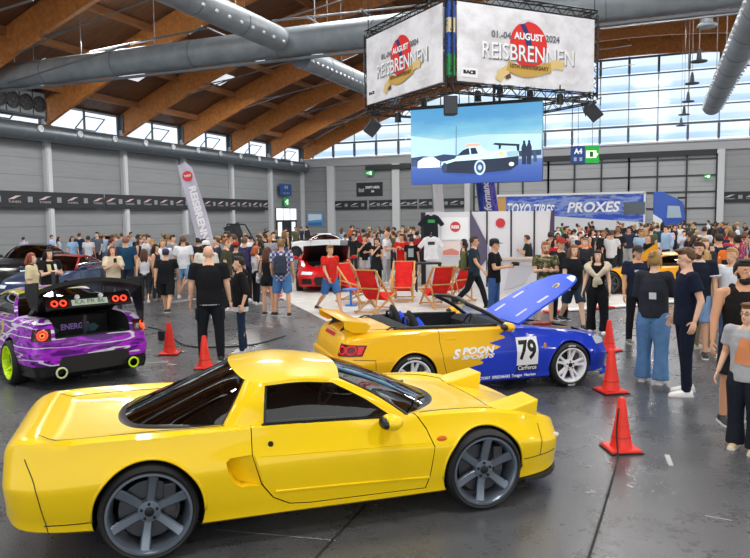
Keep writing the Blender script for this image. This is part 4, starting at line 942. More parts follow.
    # boot lid raised with its wing
    hp = Vector((-1.32, 0, .99)); Rm = Matrix.Rotation(math.radians(27), 3, 'Y'); W = lambda x, y, z: hp+Rm @ (Vector((x, y, z))-hp)
    ys = [-.62+.124*i for i in range(11)]
    b = MB(); b.grid([[W(-1.32, y, 1.0), W(-1.7, y, 1.01), W(-2.04, y, .985), W(-2.10, y, .96), W(-2.13, y, .90), W(-2.14, y, .75), W(-2.10, y, .74), W(-2.06, y, .92), W(-1.34, y, .95)] for y in ys]); b.add([W(x, ys[0], z) for x, z in ((-1.32, 1.), (-1.7, 1.01), (-2.1, .96), (-2.14, .75), (-2.06, .92), (-1.34, .95))], [(0, 1, 2, 3, 4, 5)]); b.add([W(x, ys[-1], z) for x, z in ((-1.32, 1.), (-1.7, 1.01), (-2.1, .96), (-2.14, .75), (-2.06, .92), (-1.34, .95))], [(0, 1, 2, 3, 4, 5)])
    lid = b.build('boot_lid', CF, T, smooth=40)
    for s in (-1, 1):
        b = MB(); b.add([W(-2.148, s*y, z) for y, z in ((.30, .765), (.60, .765), (.60, .885), (.30, .885))], [(0, 1, 2, 3)]); b.build('lamp_panel', mat('3a0f12', .2), lid)
        for yc in (.38, .50):
            b = MB(); b.tube([W(-2.158, s*yc+.04*math.cos(a), .825+.04*math.sin(a)) for a in [2*PI*i/20 for i in range(20)]], .013, 6, closed=True); b.build('lamp_ring', mat('ff4a2a', .3, emit=.9), lid, smooth=True)
        b = MB(); b.cyl(W(-2.13, s*.17, .90), W(-2.17, s*.17, .90), .035, None, 16); b.build('reverse_lamp', mat('e9ecee', .2), lid)
        b = MB(); b.prism([(-.05, 0), (.05, 0), (.08, .42), (-.02, .42)], .025, W(-1.86, s*.36, .99)); b.build('wing_stand', mat('202226', .3), lid)
    b = MB(); b.add([W(-2.15, y, z) for y, z in ((.26, .775), (-.26, .775), (-.26, .865), (.26, .865))], [(0, 1, 2, 3)]); b.build('number_plate', mat('b9c9b4', .4), lid)
    text('plate_text', 'KA PR 86', .085, W(-2.155, 0, .82), (0, -1, 0), Rm @ Vector((0, 0, 1)), mat('2c4a3a', .5), lid, .42)
    G = []
    for i in range(21):
        y = -.74+1.48*i/20; a = abs(y)/.74; zb = 1.45-.12*a*a; x0 = -2.02
        G.append([(x0-.24, y, zb+.12), (x0, y, zb+.04), (x0+.30, y, zb+.0), (x0+.36, y, zb-.03), (x0, y, zb-.012), (x0-.24, y, zb+.06)])
    b = MB(); b.grid([r+[r[0]] for r in G]); b.add(G[0], [tuple(range(6))]); b.add(G[-1], [tuple(range(6))]); wg = b.build('rear_wing', CF, T, smooth=40)
    for s in (-1, 1):
        b = MB(); b.prism([(-.27, .15), (.28, .10), (.30, -.05), (.10, -.24), (-.06, -.50 if s < 0 else -.22), (-.20, -.58 if s < 0 else -.26), (-.25, -.3 if s < 0 else -.12)], .025, (-2.02, s*.75-(.0125), 1.40)); b.build('wing_endplate', CF, wg, bevel=.006)
    wheel(T, -1.3, .80, .325, .245, .27, 'multi', LIME, 1, n=9, dish=.07); wheel(T, -1.3, -.80, .325, .245, .27, 'multi', LIME, -1, n=9, dish=.07)
    wheel(T, 1.3, .80, .325, .245, .25, 'multi', LIME, 1, yaw=.3, n=9, dish=.05); wheel(T, 1.3, -.80, .325, .245, .25, 'multi', LIME, -1, yaw=.3, n=9, dish=.05)
    b = MB(); b.box((0, 0, .21), (3.7, 1.3, .07)); b.build('underbody', DKM, T)
purple()

# ================================================================== cars further back
CG = lambda: car_glass('tint', '3a3f45', .08)
def bgcar(name, label, color, px, py, yaw, H=1.32, Lg=4.4, W=1.8, hood=None, glass=None, rim='55585d', low=None, lamps=True, wing=False, roof=True, hoodcol=None, wedge=0., z0=0., S=1.):
    """a whole car from a few proportions; (px,py) is where the middle of its footprint meets the floor"""
    o = at(px, py, z0); T = thing(name, label, 'car', o, math.radians(yaw)); T.scale = (S, S, S); h = H/1.32; w = W/1.8; l = Lg/4.4
    Pm = paint(color); DKM = mat('121314', .8); TR_ = mat('141516', .4)
    wd = wedge
    rows = [(-2.2, .55, .34, .62, .55, .55, .74, .42, .80, .80), (-2.14, .76, .26, .80, .56, .70, .86, .56, .92, .93), (-1.95, .82, .20, .87, .58, .76, .92, .62, .97, .98), (-1.3, .85, .17, .90, .60, .79, .95, .64, .98, .98), (-.5, .85, .16, .88, .60, .79, .93, .68, .95, .96), (.4, .85, .16, .88, .60, .78, .90-wd*.4, .66, .93-wd*.4, .94-wd*.4), (.9, .85, .16, .885, .58, .77, .87-wd*.6, .6, .91-wd*.7, .92-wd*.7), (1.3, .85, .16, .895, .56, .75, .82-wd*.6, .55, .86-wd, .87-wd), (1.8, .79, .17, .83, .5, .68, .74-wd, .48, .77-wd*1.2, .78-wd*1.2), (2.05, .66, .19, .70, .46, .58, .64-wd, .40, .68-wd, .69-wd), (2.17, .45, .24, .5, .42, .4, .54-wd*.8, .28, .57-wd*.8, .58-wd*.8)]
    rows = [(x*l, a*w, b_*1, c*w, d*h, e*w, f*h, g*w, q*h, r_*h) for x, a, b_, c, d, e, f, g, q, r_ in rows]
    full = shell(rows, .09); ft = surf_bvh(full); me = setmat(full.copy(), Pm); ax = 1.3*l
    me = boolean(me, arch_cutter([(-ax, .32, .36), (ax, .32, .36)], DKM, .5*w))
    if hood is not None:
        b = MB(); b.prism([(.82*l, -.55*w), (1.5*l, -.52*w), (1.8*l, -.4*w), (1.8*l, .4*w), (1.5*l, .52*w), (.82*l, .55*w)], 1., (0, 0, .5), ux=(1, 0, 0), uy=(0, 1, 0), un=(0, 0, 1)); me = boolean(me, b.mesh(DKM))
    link_mesh('body', smooth(me), T)
    if roof: cabin(T, Pm if roof is True else roof, glass or CG(), cx=.92*l, hx=.05*l, rx=-.75*l, bx=-1.5*l, yb=.72*w, zb=.92*h-wd*.35, yt=.54*w, zt=1.27*h, bpillar=-.45*l if not wedge else None)
    if hood is not None:
        hp = Vector((.84*l, 0, .93*h)); Rm = Matrix.Rotation(-hood, 3, 'Y'); G = [[hp+Rm @ (Vector((x*l, y*w, (.93-.12*(x-.84)-.05*abs(y))*h))-hp) for y in (-.66, -.4, 0, .4, .66)] for x in (.84, 1.2, 1.6, 1.9, 2.0)]
        b = MB(); b.grid(G); b.grid([[p+Rm @ Vector((0, 0, -.03)) for p in r] for r in G]); b.build('bonnet', hoodcol or Pm, T, smooth=40)
        b = MB(); b.box((1.25*l, 0, .66), (.6, .7, .28)); b.box((1.25*l, .1, .82), (.5, .3, .08)); b.build('engine', mat('6d6f72', .35, .6), T, bevel=.02)
    for s in (-1, 1):
        if lamps:
            dv = Vector((-1, -s*.6, 0)).normalized(); U = Vector((0, 0, 1)).cross(dv); lay_poly('headlight', [(-.20, -.05), (.22, -.05), (.20, .05), (-.2, .03)], ft, Vector((1.98*l, s*.56*w, .60*h-wd*.9))-dv, U, (0, 0, 1), dv, mat('dfe8f0', .1, emit=.15), T, .008, 5)
            dv = Vector((1, -s*.4, 0)).normalized(); U = dv.cross(Vector((0, 0, 1))); lay_poly('tail_lamp', [(-.2, -.05), (.2, -.05), (.2, .05), (-.2, .05)], ft, Vector((-2.1*l, s*.58*w, .78*h))-dv, U, (0, 0, 1), dv, mat('b0171c', .15, emit=.1), T, .008, 5)
        b = MB(); b.ball((.42*l, s*.92*w, .98*h-wd*.4), (.07, .1, .06), 12, 8); b.bar((.45*l, s*.74*w, .93*h-wd*.4), (.43*l, s*.88*w, .96*h-wd*.4), .07, .04); b.build('mirror', Pm, T, smooth=60)
        for pts in ([(.40*l, s*1.5, .88*h-wd*.3), (.5*l, s*1.5, .6), (.46*l, s*1.5, .27)], [(-.62*l, s*1.5, .9*h), (-.66*l, s*1.5, .6), (-.5*l, s*1.5, .27)], [(-.5*l, s*1.5, .27), (.46*l, s*1.5, .27)]): seam('panel_gap', ft, pts, (0, -s, 0), T, .006, n=14)
        for x in (-ax, ax): wheel(T, x, s*.79*w, .32, .25, .22, 'multi', mat(rim, .3, .6), s, n=7, disc='4a4d52')
    lay_poly('grille', [(-.42, -.07), (.42, -.07), (.36, .09), (-.36, .09)], ft, (3, 0, .40*h), (0, 1, 0), (0, 0, 1), (-1, 0, 0), mat('101113', .6), T, .01, 6)
    if wing:
        b = MB(); b.box((-2.05*l, 0, 1.22*h), (.28, 1.5*w, .03)); wg = b.build('rear_wing', TR_, T, bevel=.01)
        for s in (-1, 1): MB().box((-2.0*l, s*.45*w, 1.08*h), (.1, .03, .28)).build('wing_stand', TR_, wg)
    b = MB(); b.box((0, 0, .2), (3.4*l, 1.2*w, .06)); b.build('underbody', DKM, T); T['ftop'] = 1.27*h
    del T['ftop']; return T, ft, l, w, h
T, ft, l, w, h = bgcar('sports_car', 'red sports coupe with raised black bonnet on the pale carpet, facing the aisle', 'd2181c', 325, 286, -62, 1.34, 4.6, 1.9, hood=.55, hoodcol=mat('17181a', .4))
for s in (-1, 1): lay_poly('air_intake', [(-.16, -.09), (.16, -.09), (.14, .09), (-.14, .09)], ft, (3, s*.62, .36), (0, 1, 0), (0, 0, 1), (-1, 0, 0), mat('0e0f11', .6), T, .012, 5)
lay_poly('air_intake', [(-.36, -.12), (.36, -.12), (.40, .10), (-.40, .10)], ft, (3, 0, .36), (0, 1, 0), (0, 0, 1), (-1, 0, 0), mat('0e0f11', .6), T, .014, 6)
bgcar('coupe', 'white coupe with red window area behind the raised black bonnet', 'e8eaec', 318, 256, -150, 1.38, 4.6, 1.85, glass=car_glass('redglass', '9c3030', .06), wing=False)
T, ft, l, w, h = bgcar('sports_car', 'low orange-yellow wedge-shaped supercar parked behind the woman with a jumper over her shoulders', 'f2a818', 664, 293, 172, 1.18, 4.5, 1.98, wedge=.10, rim='6a6e74')
for s in (-1, 1): lay_poly('side_vent', [(-.05, -.22), (.06, -.22), (.16, .22), (.08, .22)], ft, (.62, s*2, .52), (-s, 0, 0), (0, 0, 1), (0, -s, 0), mat('17181a', .6), T, .008, 5)
D = T
b = MB(); hpv = Vector((.72, .80, .72)); G = [[hpv+Vector((-x*.72-.0, .06+.10*z, x*.52+z*.35)) for z in (0, .5, .85)] for x in (0, .3, .6, .9)]; b.grid(G); b.grid([[p+Vector((0, -.05, 0)) for p in r] for r in G]); b.build('raised_door', paint('f2a818'), D, smooth=40)
bgcar('hatchback', 'silver hatchback standing behind the orange-yellow supercar', 'b4b9be', 622, 264, 150, 1.34, 4.2, 1.78)
bgcar('coupe', 'red coupe in front of the lorry trailer', 'c8161c', 588, 256, 150, 1.28, 4.3, 1.8, wing=True)
bgcar('coupe', 'dark blue coupe with red roof and reddish windscreen behind the purple drift car', '24395f', 62, 300, -72, 1.30, 4.2, 1.78, roof=paint('a8141a'), glass=car_glass('redscreen', '8a4a44', .12))
bgcar('saloon', 'black saloon parked by the left wall beside the man in white and blue', '16181b', 33, 284, -62, 1.45, 4.5, 1.8)
bgcar('saloon', 'black saloon with white stripe bumper near the left wall', '1c1e22', 105, 264, -66, 1.5, 4.4, 1.8)
bgcar('coupe', 'white coupe with black striped raised bonnet beside the leaning banner flag', 'eceef0', 176, 274, -30, 1.3, 4.3, 1.78, hood=.9)
# ================================================================== things standing and hanging in the hall
BLK = mat('17181a', .55); STEEL = mat('8f959b', .35, .7); RED = mat('e02a22', .45); WHT = mat('eceef0', .5); BLU = mat('1f4fae', .45)
def quad(name, a, b_, c, d, m, parent=None, th=.02):
    """thin rectangular board through 4 corners"""
    a, b_, c, d = map(Vector, (a, b_, c, d)); n = (b_-a).cross(d-a).normalized()*th
    B = MB(); B.add([a, b_, c, d, a-n, b_-n, c-n, d-n], [(0, 1, 2, 3), (7, 6, 5, 4)]+[(i, (i+1) % 4, (i+1) % 4+4, i+4) for i in range(4)]); return B.build(name, m, parent)
def flat(name, pts, o, ux, uy, m, parent, off=.012):
    o, ux, uy = Vector(o), Vector(ux).normalized(), Vector(uy).normalized(); n = ux.cross(uy)
    B = MB(); B.add([o+ux*p[0]+uy*p[1]+n*off for p in pts], [tuple(range(len(pts)))]); return B.build(name, m, parent, fix=False)
def disc(r, n=24, cx=0, cy=0, ry=None): return [(cx+r*math.cos(2*PI*i/n), cy+(ry or r)*math.sin(2*PI*i/n)) for i in range(n)]
def bandpts(path, w):
    L = []; Rr = []
    for i, p in enumerate(path):
        a = Vector(path[max(i-1, 0)]+(0,)); b = Vector(path[min(i+1, len(path)-1)]+(0,)); d = (b-a).normalized(); s = Vector((-d.y, d.x, 0))*w/2; q = Vector(p+(0,))
        L.append(((q+s).x, (q+s).y)); Rr.append(((q-s).x, (q-s).y))
    return L+Rr[::-1]
# ---------------- carpet
CP, t = nmat('carpet', 'c9c7c3', rough=.9); t.col(t.ramp(t.noise(t.obj(), 3, 4), [(.3, 'bdbab6'), (.7, 'd4d2ce')]))
cpt = [at(279, 297), at(345, 331), at(535, 313), at(636, 306), at(720, 299), at(712, 272), at(560, 270), at(440, 268), at(300, 274)]
b = MB(); b.add([p+Vector((0, 0, .001)) for p in cpt]+[p+Vector((0, 0, .005)) for p in cpt], [tuple(range(9)), tuple(range(17, 8, -1))]+[(i, (i+1) % 9, (i+1) % 9+9, i+9) for i in range(9)])
tag(b.build('carpet', CP), 'pale grey exhibition carpet laid under the deck chairs and red sports coupe', 'carpet')
for (p, q, mm, nm) in ((at(585, 310), at(636, 306), RED, 'red'), (at(552, 312.3), at(585, 310), WHT, 'white'), (at(640, 305.6), at(690, 301.4), WHT, 'white'), (at(690, 301.4), at(716, 299.3), RED, 'red'), (at(716, 300), at(748, 303), WHT, 'white'), (at(279, 297), at(290, 293), RED, 'red'), (at(545, 313), at(552, 312.3), RED, 'red')):
    pass
ks = [at(545, 313), at(566, 311.5), at(590, 309.6), at(612, 308), at(636, 306), at(660, 304), at(690, 301.4), at(716, 299.3)]
T = thing('floor_kerb', 'low red and white striped edge strip of the pale carpet at right', 'kerb', ks[0], 0)
for i in range(7):
    b = MB(); b.bar(ks[i]-ks[0]+Vector((0, 0, .035)), ks[i+1]-ks[0]+Vector((0, 0, .035)), .22, .03); b.build('kerb_block', RED if i in (0, 2, 4, 6) else WHT, T)
T = thing('floor_kerb', 'short red edge block of the pale carpet behind the man with the backpack', 'kerb', at(279, 297), 0); b = MB(); b.bar((0, 0, .03), at(270, 291)-at(279, 297)+Vector((0, 0, .03)), .2, .03); b.build('kerb_block', RED, T)
# ---------------- hanging truss cube with banners and screen
Pn, Pl, Pr = atd(450, 42, 19.9), atd(369, 78, 24.1), atd(594, 54, 22.1); zb_, zt_ = 6.12, 8.32
for p in (Pn, Pl, Pr): p.z = 0
Pb = Pl+Pr-Pn; cr_ = [Pn, Pr, Pb, Pl]
T = thing('hanging_truss', 'black lattice truss cube hanging from the roof around the event banners', 'truss', Pn)
TB = mat('1c2023', .45, .3)
def truss(a, b_, name, w=.26):
    a, b_ = Vector(a)-Pn, Vector(b_)-Pn; d = (b_-a).normalized(); L = (b_-a).length; u = Vector((0, 0, 1)) if abs(d.z) < .9 else Vector((1, 0, 0)); s = d.cross(u).normalized()*w/2; v = s.cross(d).normalized()*w/2
    B = MB(); c = [s+v, s-v, -s-v, -s+v]
    for q in c: B.tube([a+q, b_+q], .024, 6)
    n = max(3, int(L/w/1.05))
    for i in range(n):
        p, r = a+d*(L*i/n), a+d*(L*(i+1)/n)
        for k in range(4):
            e, f = c[k], c[(k+1) % 4]
            B.tube([p+(e if i % 2 else f), r+(f if i % 2 else e)], .012, 4, caps=False); 
    return B.build(name, TB, T)
for z in (zb_-.17, zt_+.17):
    for i in range(4): truss(cr_[i]+Vector((0, 0, z)), cr_[(i+1) % 4]+Vector((0, 0, z)), 'truss_beam')
for p in cr_: truss(p+Vector((0, 0, zb_-.17)), p+Vector((0, 0, zt_+.17)), 'truss_upright', .22)
for p in cr_: MB().tube([p-Pn+Vector((0, 0, zt_+.3)), p-Pn+Vector((0, 0, zarch(p.x)+.3))], .015, 6).build('hanging_cable', TB, T)
wr = MB(); wr.lathe([(.15, zb_+.15), (.15, zb_+.75)], n=4); wr.build('corner_wrap', mat('1e8a4a', .5), T)
wr = MB(); wr.lathe([(.15, zb_+.75), (.15, zt_)], n=4); o_ = wr.build('corner_wrap', mat('2450a8', .5), T)
MB().lathe([(.155, zb_+1.35), (.155, zb_+1.75)], n=4).build('wrap_badge', mat('d8c9a0', .5), o_)
BNM, t = nmat('bannerwhite', 'd6d6da', rough=.7); t.col(t.ramp(t.noise(t.mapv(t.obj(), (1, 1, 1.4)), .9, 5, .65), [(.38, 'd6d5d8'), (.5, 'e6e7ec'), (.6, 'f0f1f5')]))
def event_banner(a, b_, label):
    a, b_ = Vector(a), Vector(b_); ux = (b_-a).normalized(); out = ux.cross(Vector((0, 0, 1))); n = ux.cross(Vector((0, 0, 1)))
    a = a+n*.16+ux*.14; b2 = b_+n*.16-ux*.14; W = (b2-a).length; Hh = zt_-zb_; o = (a+b2)/2+Vector((0, 0, (zt_+zb_)/2)); Z = Vector((0, 0, 1))
    B = quad('banner', a+Z*zb_, b2+Z*zb_, b2+Z*zt_, a+Z*zt_, BNM); tag(B, label, 'banner')
    f = lambda nm, pts, m, off: flat(nm, pts, o, ux, Z, m, B, off)
    k = W/5.0
    f('red_sun', disc(.68*k, 32, -.02, .10), mat('e02b26', .6), .012)
    f('brush_figure', [(-.34*k, .66*k), (-.2*k, .72*k), (-.10*k, .62*k), (.06*k, .30*k), (.10*k, .05), (-.02, -.05), (-.14*k, .15*k), (-.2*k, .45*k)], mat('26306e', .6), .016)
    f('brush_tip', [(-.40*k, .68*k), (-.24*k, .80*k), (-.06*k, .84*k), (.16*k, .80*k), (-.08*k, .77*k), (-.22*k, .70*k)], mat('d9dade', .6), .02)
    GY = mat('6c7078', .6); WT = mat('f5f5f7', .6); GO = mat('c9a24a', .5); DG = mat('59431c', .6)
    text('banner_text', '01.-04.', .27*k, o+ux*(-.98*k)+Z*(.30*k)+n*.02, ux, Z, GY, B, bold=.008)
    text('banner_text', 'AUGUST', .27*k, o+ux*(-.02*k)+Z*(.33*k)+n*.024, ux, Z, WT, B, bold=.01)
    text('banner_text', '2024', .27*k, o+ux*(.86*k)+Z*(.34*k)+n*.02, ux, Z, GY, B, bold=.008)
    for dx, m_, of in ((.03, GY, .024), (0, WT, .03)): text('banner_title', 'REISBRENNEN', .66*k, o+ux*(dx*k)+Z*((-.18-dx)*k)+n*of, ux, Z, m_, B, width=3.35*k, bold=.006)
    rib = [(-.80*k+1.6*k*i/16, -.60*k+.10*k*math.sin(i/16*PI*1.6+2.6)) for i in range(17)]
    f('ribbon', bandpts(rib, .30*k), GO, .034); f('ribbon_tail', bandpts([(-.78*k, -.66*k), (-1.0*k, -.78*k), (-1.12*k, -1.0*k)], .26*k), mat('e0c583', .5), .032); f('ribbon_tail', bandpts([(.78*k, -.44*k), (1.0*k, -.38*k), (1.28*k, -.42*k)], .26*k), mat('e0c583', .5), .032)
    f('ribbon_fold', [(-.86*k, -.80*k), (-.70*k, -.74*k), (-.66*k, -.90*k), (-.84*k, -.96*k)], DG, .03)
    text('ribbon_text', '10TH ANNIVERSARY', .17*k, o+Z*(-.56*k)+n*.042, ux, Z, DG, B, width=1.42*k, bold=.006)
    f('logo_box', [(-2.38*k, -.98*k), (-1.82*k, -.98*k), (-1.82*k, -.72*k), (-2.38*k, -.72*k)], WT, .014); text('logo_text', 'RACE', .13*k, o+ux*(-2.1*k)+Z*(-.84*k)+n*.02, ux, Z, BLK, B, width=.42*k, bold=.012)
    text('banner_address', 'www.reisbrennen.de', .13*k, o+ux*(1.45*k)+Z*(-.92*k)+n*.02, ux, Z, mat('f2f2f4', .6), B)
event_banner(Pn, Pr, 'large white event banner on the right face of the hanging truss cube')
event_banner(Pl, Pn, 'large white event banner on the left face of the hanging truss cube')
# screen
a, b_ = atd(411, 148, 22.75), atd(542.5, 141, 21.3); ux = (b_-a); ux.z = 0; W = ux.length; ux.normalize(); Z = Vector((0, 0, 1)); n = ux.cross(Z)
ctr = (a+b_)/2; hh = 76*22/700/2
T = thing('video_screen', 'large hanging video screen showing a racing coupe, below the truss cube', 'screen', ctr, 0)
SC_, t = nmat('screen_picture', '101010', rough=.4); s_ = t.sep(t.obj()); v = t.obj()
nz_ = t.noise(t.mapv(v, (.5, .5, 2.2)), 1.1, 5); skyc = t.ramp(t.math('ADD', t.math('MULTIPLY', t.math('ADD', s_[2], .4), .55), t.math('MULTIPLY', nz_, .5)), [(.2, 'c3dcee'), (.4, '86c2ea'), (.55, 'b9e6f4'), (.7, '86d2f0'), (.95, '5cabe0')])
gc = t.ramp(t.math('ADD', s_[2], 1.25), [(0., '2f58b8'), (.5, '4d74c8'), (.75, '6d8fd2')]); pc = t.mix(t.math('GREATER_THAN', s_[2], -.50), gc, skyc)
t.l(pc, t.b.inputs['Emission Color']); t.b.inputs['Emission Strength'].default_value = .95
A = lambda x, z: ux*x+Z*z
quad('screen_face', A(-W/2, -hh), A(W/2, -hh), A(W/2, hh), A(-W/2, hh), SC_, T, .02)
b = MB(); b.bar(A(-W/2, 0)-n*.12, A(W/2, 0)-n*.12, .16, hh*2); b.bar(A(-W/2, hh+.05), A(W/2, hh+.05), .12, .1); b.build('screen_cabinet', BLK, T)
for x in (-W*.4, 0, W*.4): MB().tube([A(x, hh+.1), A(x, zb_-ctr.z-.3)+Vector((0, 0, .2))], .012, 6).build('hanging_cable', TB, T)
em = lambda c: mat(c, .5, emit=.8)
def pic(nm, pts, c, off=.012): return flat(nm, pts, (0, 0, 0), ux, Z, em(c), T, off)
Q = lambda *pts: [((x-355)/610*W, (203-y)/342*2*hh) for x, y in pts]; QD = lambda x, y, r, q: disc(r/610*W, 24, *Q((x, y))[0], q/342*2*hh)
pic('picture_treeline', Q((51, 250), (110, 244), (150, 250), (210, 240), (262, 246), (655, 238), (655, 262), (51, 275)), '2a3c5a', .010)
pic('picture_haze', Q((51, 150), (200, 175), (400, 160), (655, 170), (655, 240), (51, 250)), 'a9cfe6', .008)
pic('picture_white_car', Q((82, 298), (84, 268), (112, 252), (160, 250), (190, 270), (192, 298)), 'e3edf5', .012); pic('picture_dark_car', Q((52, 290), (54, 262), (76, 258), (84, 290)), '3a4c6c', .012)
pic('picture_car', Q((196, 290), (200, 276), (262, 262), (296, 226), (318, 214), (382, 212), (414, 234), (462, 236), (552, 232), (558, 262), (545, 276), (196, 300)), 'c4e6ea', .014)
pic('picture_car_side', Q((196, 292), (262, 274), (470, 268), (556, 262), (554, 300), (520, 322), (360, 334), (205, 322)), '1d2a3e', .016)
pic('picture_car_shadow', Q((200, 322), (360, 336), (530, 322), (480, 340), (300, 346)), '2c4a94', .013)
pic('picture_window', Q((272, 250), (300, 226), (322, 218), (360, 217), (372, 244)), '1d2c46', .018); pic('picture_pillar', Q((330, 218), (336, 218), (340, 246), (333, 246)), 'c4e6ea', .020)
pic('picture_roof_band', Q((312, 212), (320, 198), (376, 198), (384, 210)), 'f0b49c', .018)
pic('picture_wing', Q((438, 206), (450, 200), (560, 210), (558, 240), (548, 240), (546, 218), (478, 212), (474, 228), (466, 228), (466, 212)), '1a2438', .020)
pic('picture_wheel', QD(380, 306, 26, 34), 'b3cbe0', .022); pic('picture_tyre_gap', QD(380, 306, 18, 25), '3a4d70', .024); pic('picture_hub', QD(380, 306, 9, 12), 'a9c3dc', .026); pic('picture_wheel', QD(214, 302, 12, 24), '31425e', .022)
pic('picture_lamp', QD(478, 248, 14, 9), 'f0c08a', .022); pic('picture_lamp', QD(524, 296, 12, 9), 'dbe9e6', .022); pic('picture_rear', Q((500, 240), (552, 238), (556, 262), (505, 264)), '8fb4c6', .020)
for x in (580, 602): pic('picture_visitor', Q((x-9, 300), (x-12, 226), (x-5, 206), (x-6, 196), (x+5, 196), (x+5, 206), (x+12, 226), (x+9, 300)), '1d2a44', .018)
pic('picture_visitor', Q((622, 290), (620, 246), (632, 240), (638, 290)), '31486c', .017); pic('picture_pole', Q((266, 250), (268, 116), (272, 116), (271, 250)), '5a7a96', .013)
# loudspeakers and lamps under the truss
def speaker(px, py, d, rz, tilt, label, roll=0):
    p = atd(px, py, d); T = thing('loudspeaker', label, 'loudspeaker', p, rz); R2 = Matrix.Rotation(roll, 3, 'Y') @ Matrix.Rotation(tilt, 3, 'X')
    b = MB(); b.prism([(-.20, -.17), (.20, -.17), (.15, .17), (-.15, .17)], .52, R2 @ Vector((0, 0, -.26)), R2 @ Vector((1, 0, 0)), R2 @ Vector((0, 1, 0)), R2 @ Vector((0, 0, 1))); b.build('speaker_cabinet', mat('26292d', .6), T, bevel=.02)
    b = MB(); b.box(R2 @ Vector((0, -.175, 0)), (.34, .015, .46), R2); b.build('speaker_grille', mat('3a3f45', .7), T)
    b = MB(); b.tube([R2 @ Vector((-.26, 0, 0)), R2 @ Vector((-.26, 0, .2))+Vector((0, 0, .18)), Vector((.26, 0, .38)), R2 @ Vector((.26, 0, 0))], .018, 6); b.cyl((0, 0, .38), (0, 0, (zb_-.3)-p.z if (zb_-.3)-p.z > .4 else .6), .015, None, 6); b.build('speaker_bracket', TB, T)
speaker(450, 106, 19.6, YAW, 0, 'dark loudspeaker hanging under the front corner of the truss cube')
speaker(372, 127, 23.6, YAW+.5, .55, 'tilted dark loudspeaker hanging under the left corner of the truss cube', .55)
speaker(593, 111, 21.6, YAW-.6, .6, 'tilted dark loudspeaker hanging under the right corner of the truss cube', -.6)
for px, py in ((398, 117), (424, 102), (478, 96), (500, 92), (530, 96), (560, 99)):
    p = atd(px, py, 22.6 if px < 450 else 21.4); T = thing('stage_lamp', 'small dark stage lamp clamped under the truss cube', 'lamp', p, YAW, 'stage lamps under the truss cube')
    b = MB(); b.lathe([(.05, .16), (.10, .12), (.10, -.12), (.12, -.16)], n=16); b.build('lamp_body', TB, T, smooth=40)
    b = MB(); b.bar((-.14, 0, 0), (-.14, 0, .28), .03, .02); b.bar((.14, 0, 0), (.14, 0, .28), .03, .02); b.bar((-.14, 0, .28), (.14, 0, .28), .03, .03); b.cyl((0, 0, .28), (0, 0, .42), .02); b.build('lamp_yoke', TB, T)
# ---------------- lorry behind the crowd
yt_ = 57.5; xl_, xr_ = aty(500, 205, yt_).x, aty(645, 203, yt_).x; Lt = xr_-xl_
T = thing('lorry', 'blue and white articulated lorry parked before the sectional gates', 'lorry', ((xl_+xr_)/2, yt_, 0))
TM, t = nmat('trailer_side', '3a59b0', rough=.45); s_ = t.sep(t.obj()); n = t.noise(t.mapv(t.obj(), (.35, 1, 1.4)), 1.3, 5, .65)
base = t.ramp(n, [(.34, '1c3fb0'), (.46, '2f56c4'), (.54, '8fa3d8'), (.60, '4a5fae'), (.7, '24409c')])
low_ = t.math('LESS_THAN', s_[2], t.math('SUBTRACT', 2.15, t.math('MULTIPLY', s_[0], .085))); c = t.mix(low_, base, 'd5d8de'); c = t.mix(t.math('LESS_THAN', s_[0], -Lt/2+.75), c, 'c89a5a'); t.col(c)
b = MB(); b.box((0, 0, 2.5), (Lt, 2.5, 2.75)); tr_ = b.build('trailer_box', TM, T)
b = MB(); b.box((0, 0, 3.92), (Lt+.06, 2.56, .16)); b.box((Lt/2, 0, 2.5), (.14, 2.56, 2.8)); b.box((-Lt/2, 0, 2.5), (.1, 2.56, 2.8)); b.build('trailer_edge', mat('dfe2e6', .5), tr_)
b = MB(); b.box((0, 0, .95), (Lt, 1.0, .3)); b.build('trailer_chassis', BLK, T); b = MB(); b.box((4.85, -1.27, 2.75), (1.5, .04, .9)); b.build('dark_window', mat('59636c', .2), tr_)
text('trailer_text', 'PROXES', 1.05, (1.9, -1.29, 2.85), (1, 0, 0), (-.0, 0, 1), mat('f0f2f6', .5), tr_, 3.9, bold=.03, shear=.2)
text('trailer_text', 'TOYO TIRES', 1.15, (-Lt/2+2.7, -1.29, 2.75), (1, 0, -.05), (.05, 0, 1), mat('f0f2f6', .5), tr_, 3.7, bold=.03, shear=.2)
b = MB(); b.prism([(Lt/2+.6, 1.0), (Lt/2+2.75, 1.0), (Lt/2+2.8, 2.0), (Lt/2+2.62, 3.15), (Lt/2+2.3, 3.35), (Lt/2+1.2, 3.95), (Lt/2+.6, 3.95)], 2.4, (0, -1.2, 0)); cab = b.build('cab', mat('1f53b8', .35, coat=.4), T, bevel=.05)
b = MB(); b.prism([(Lt/2+1.55, 2.0), (Lt/2+2.55, 2.0), (Lt/2+2.4, 2.85), (Lt/2+1.6, 2.9)], .03, (0, -1.24, 0)); b.build('cab_window', mat('9fb6c6', .1), cab)
b = MB(); b.box((Lt/2+2.73, 0, 2.5), (.06, 2.2, .95), Matrix.Rotation(-.15, 3, 'Y')); b.build('cab_windscreen', mat('3a4854', .1), cab)
b = MB(); b.box((Lt/2+2.55, -1.2, 3.45), (.6, .3, .14)); b.build('sun_visor', BLK, cab); b = MB(); b.prism([(Lt/2+.6, 1.0), (Lt/2+1.5, 1.0), (Lt/2+1.2, 1.9), (Lt/2+.6, 2.3)], .03, (0, -1.25, 0)); b.build('white_swoosh', mat('e6eaf0', .4), cab)
b = MB(); b.box((Lt/2+2.78, 0, .8), (.2, 2.4, .8)); b.build('front_bumper', mat('1f53b8', .4), cab, bevel=.04)
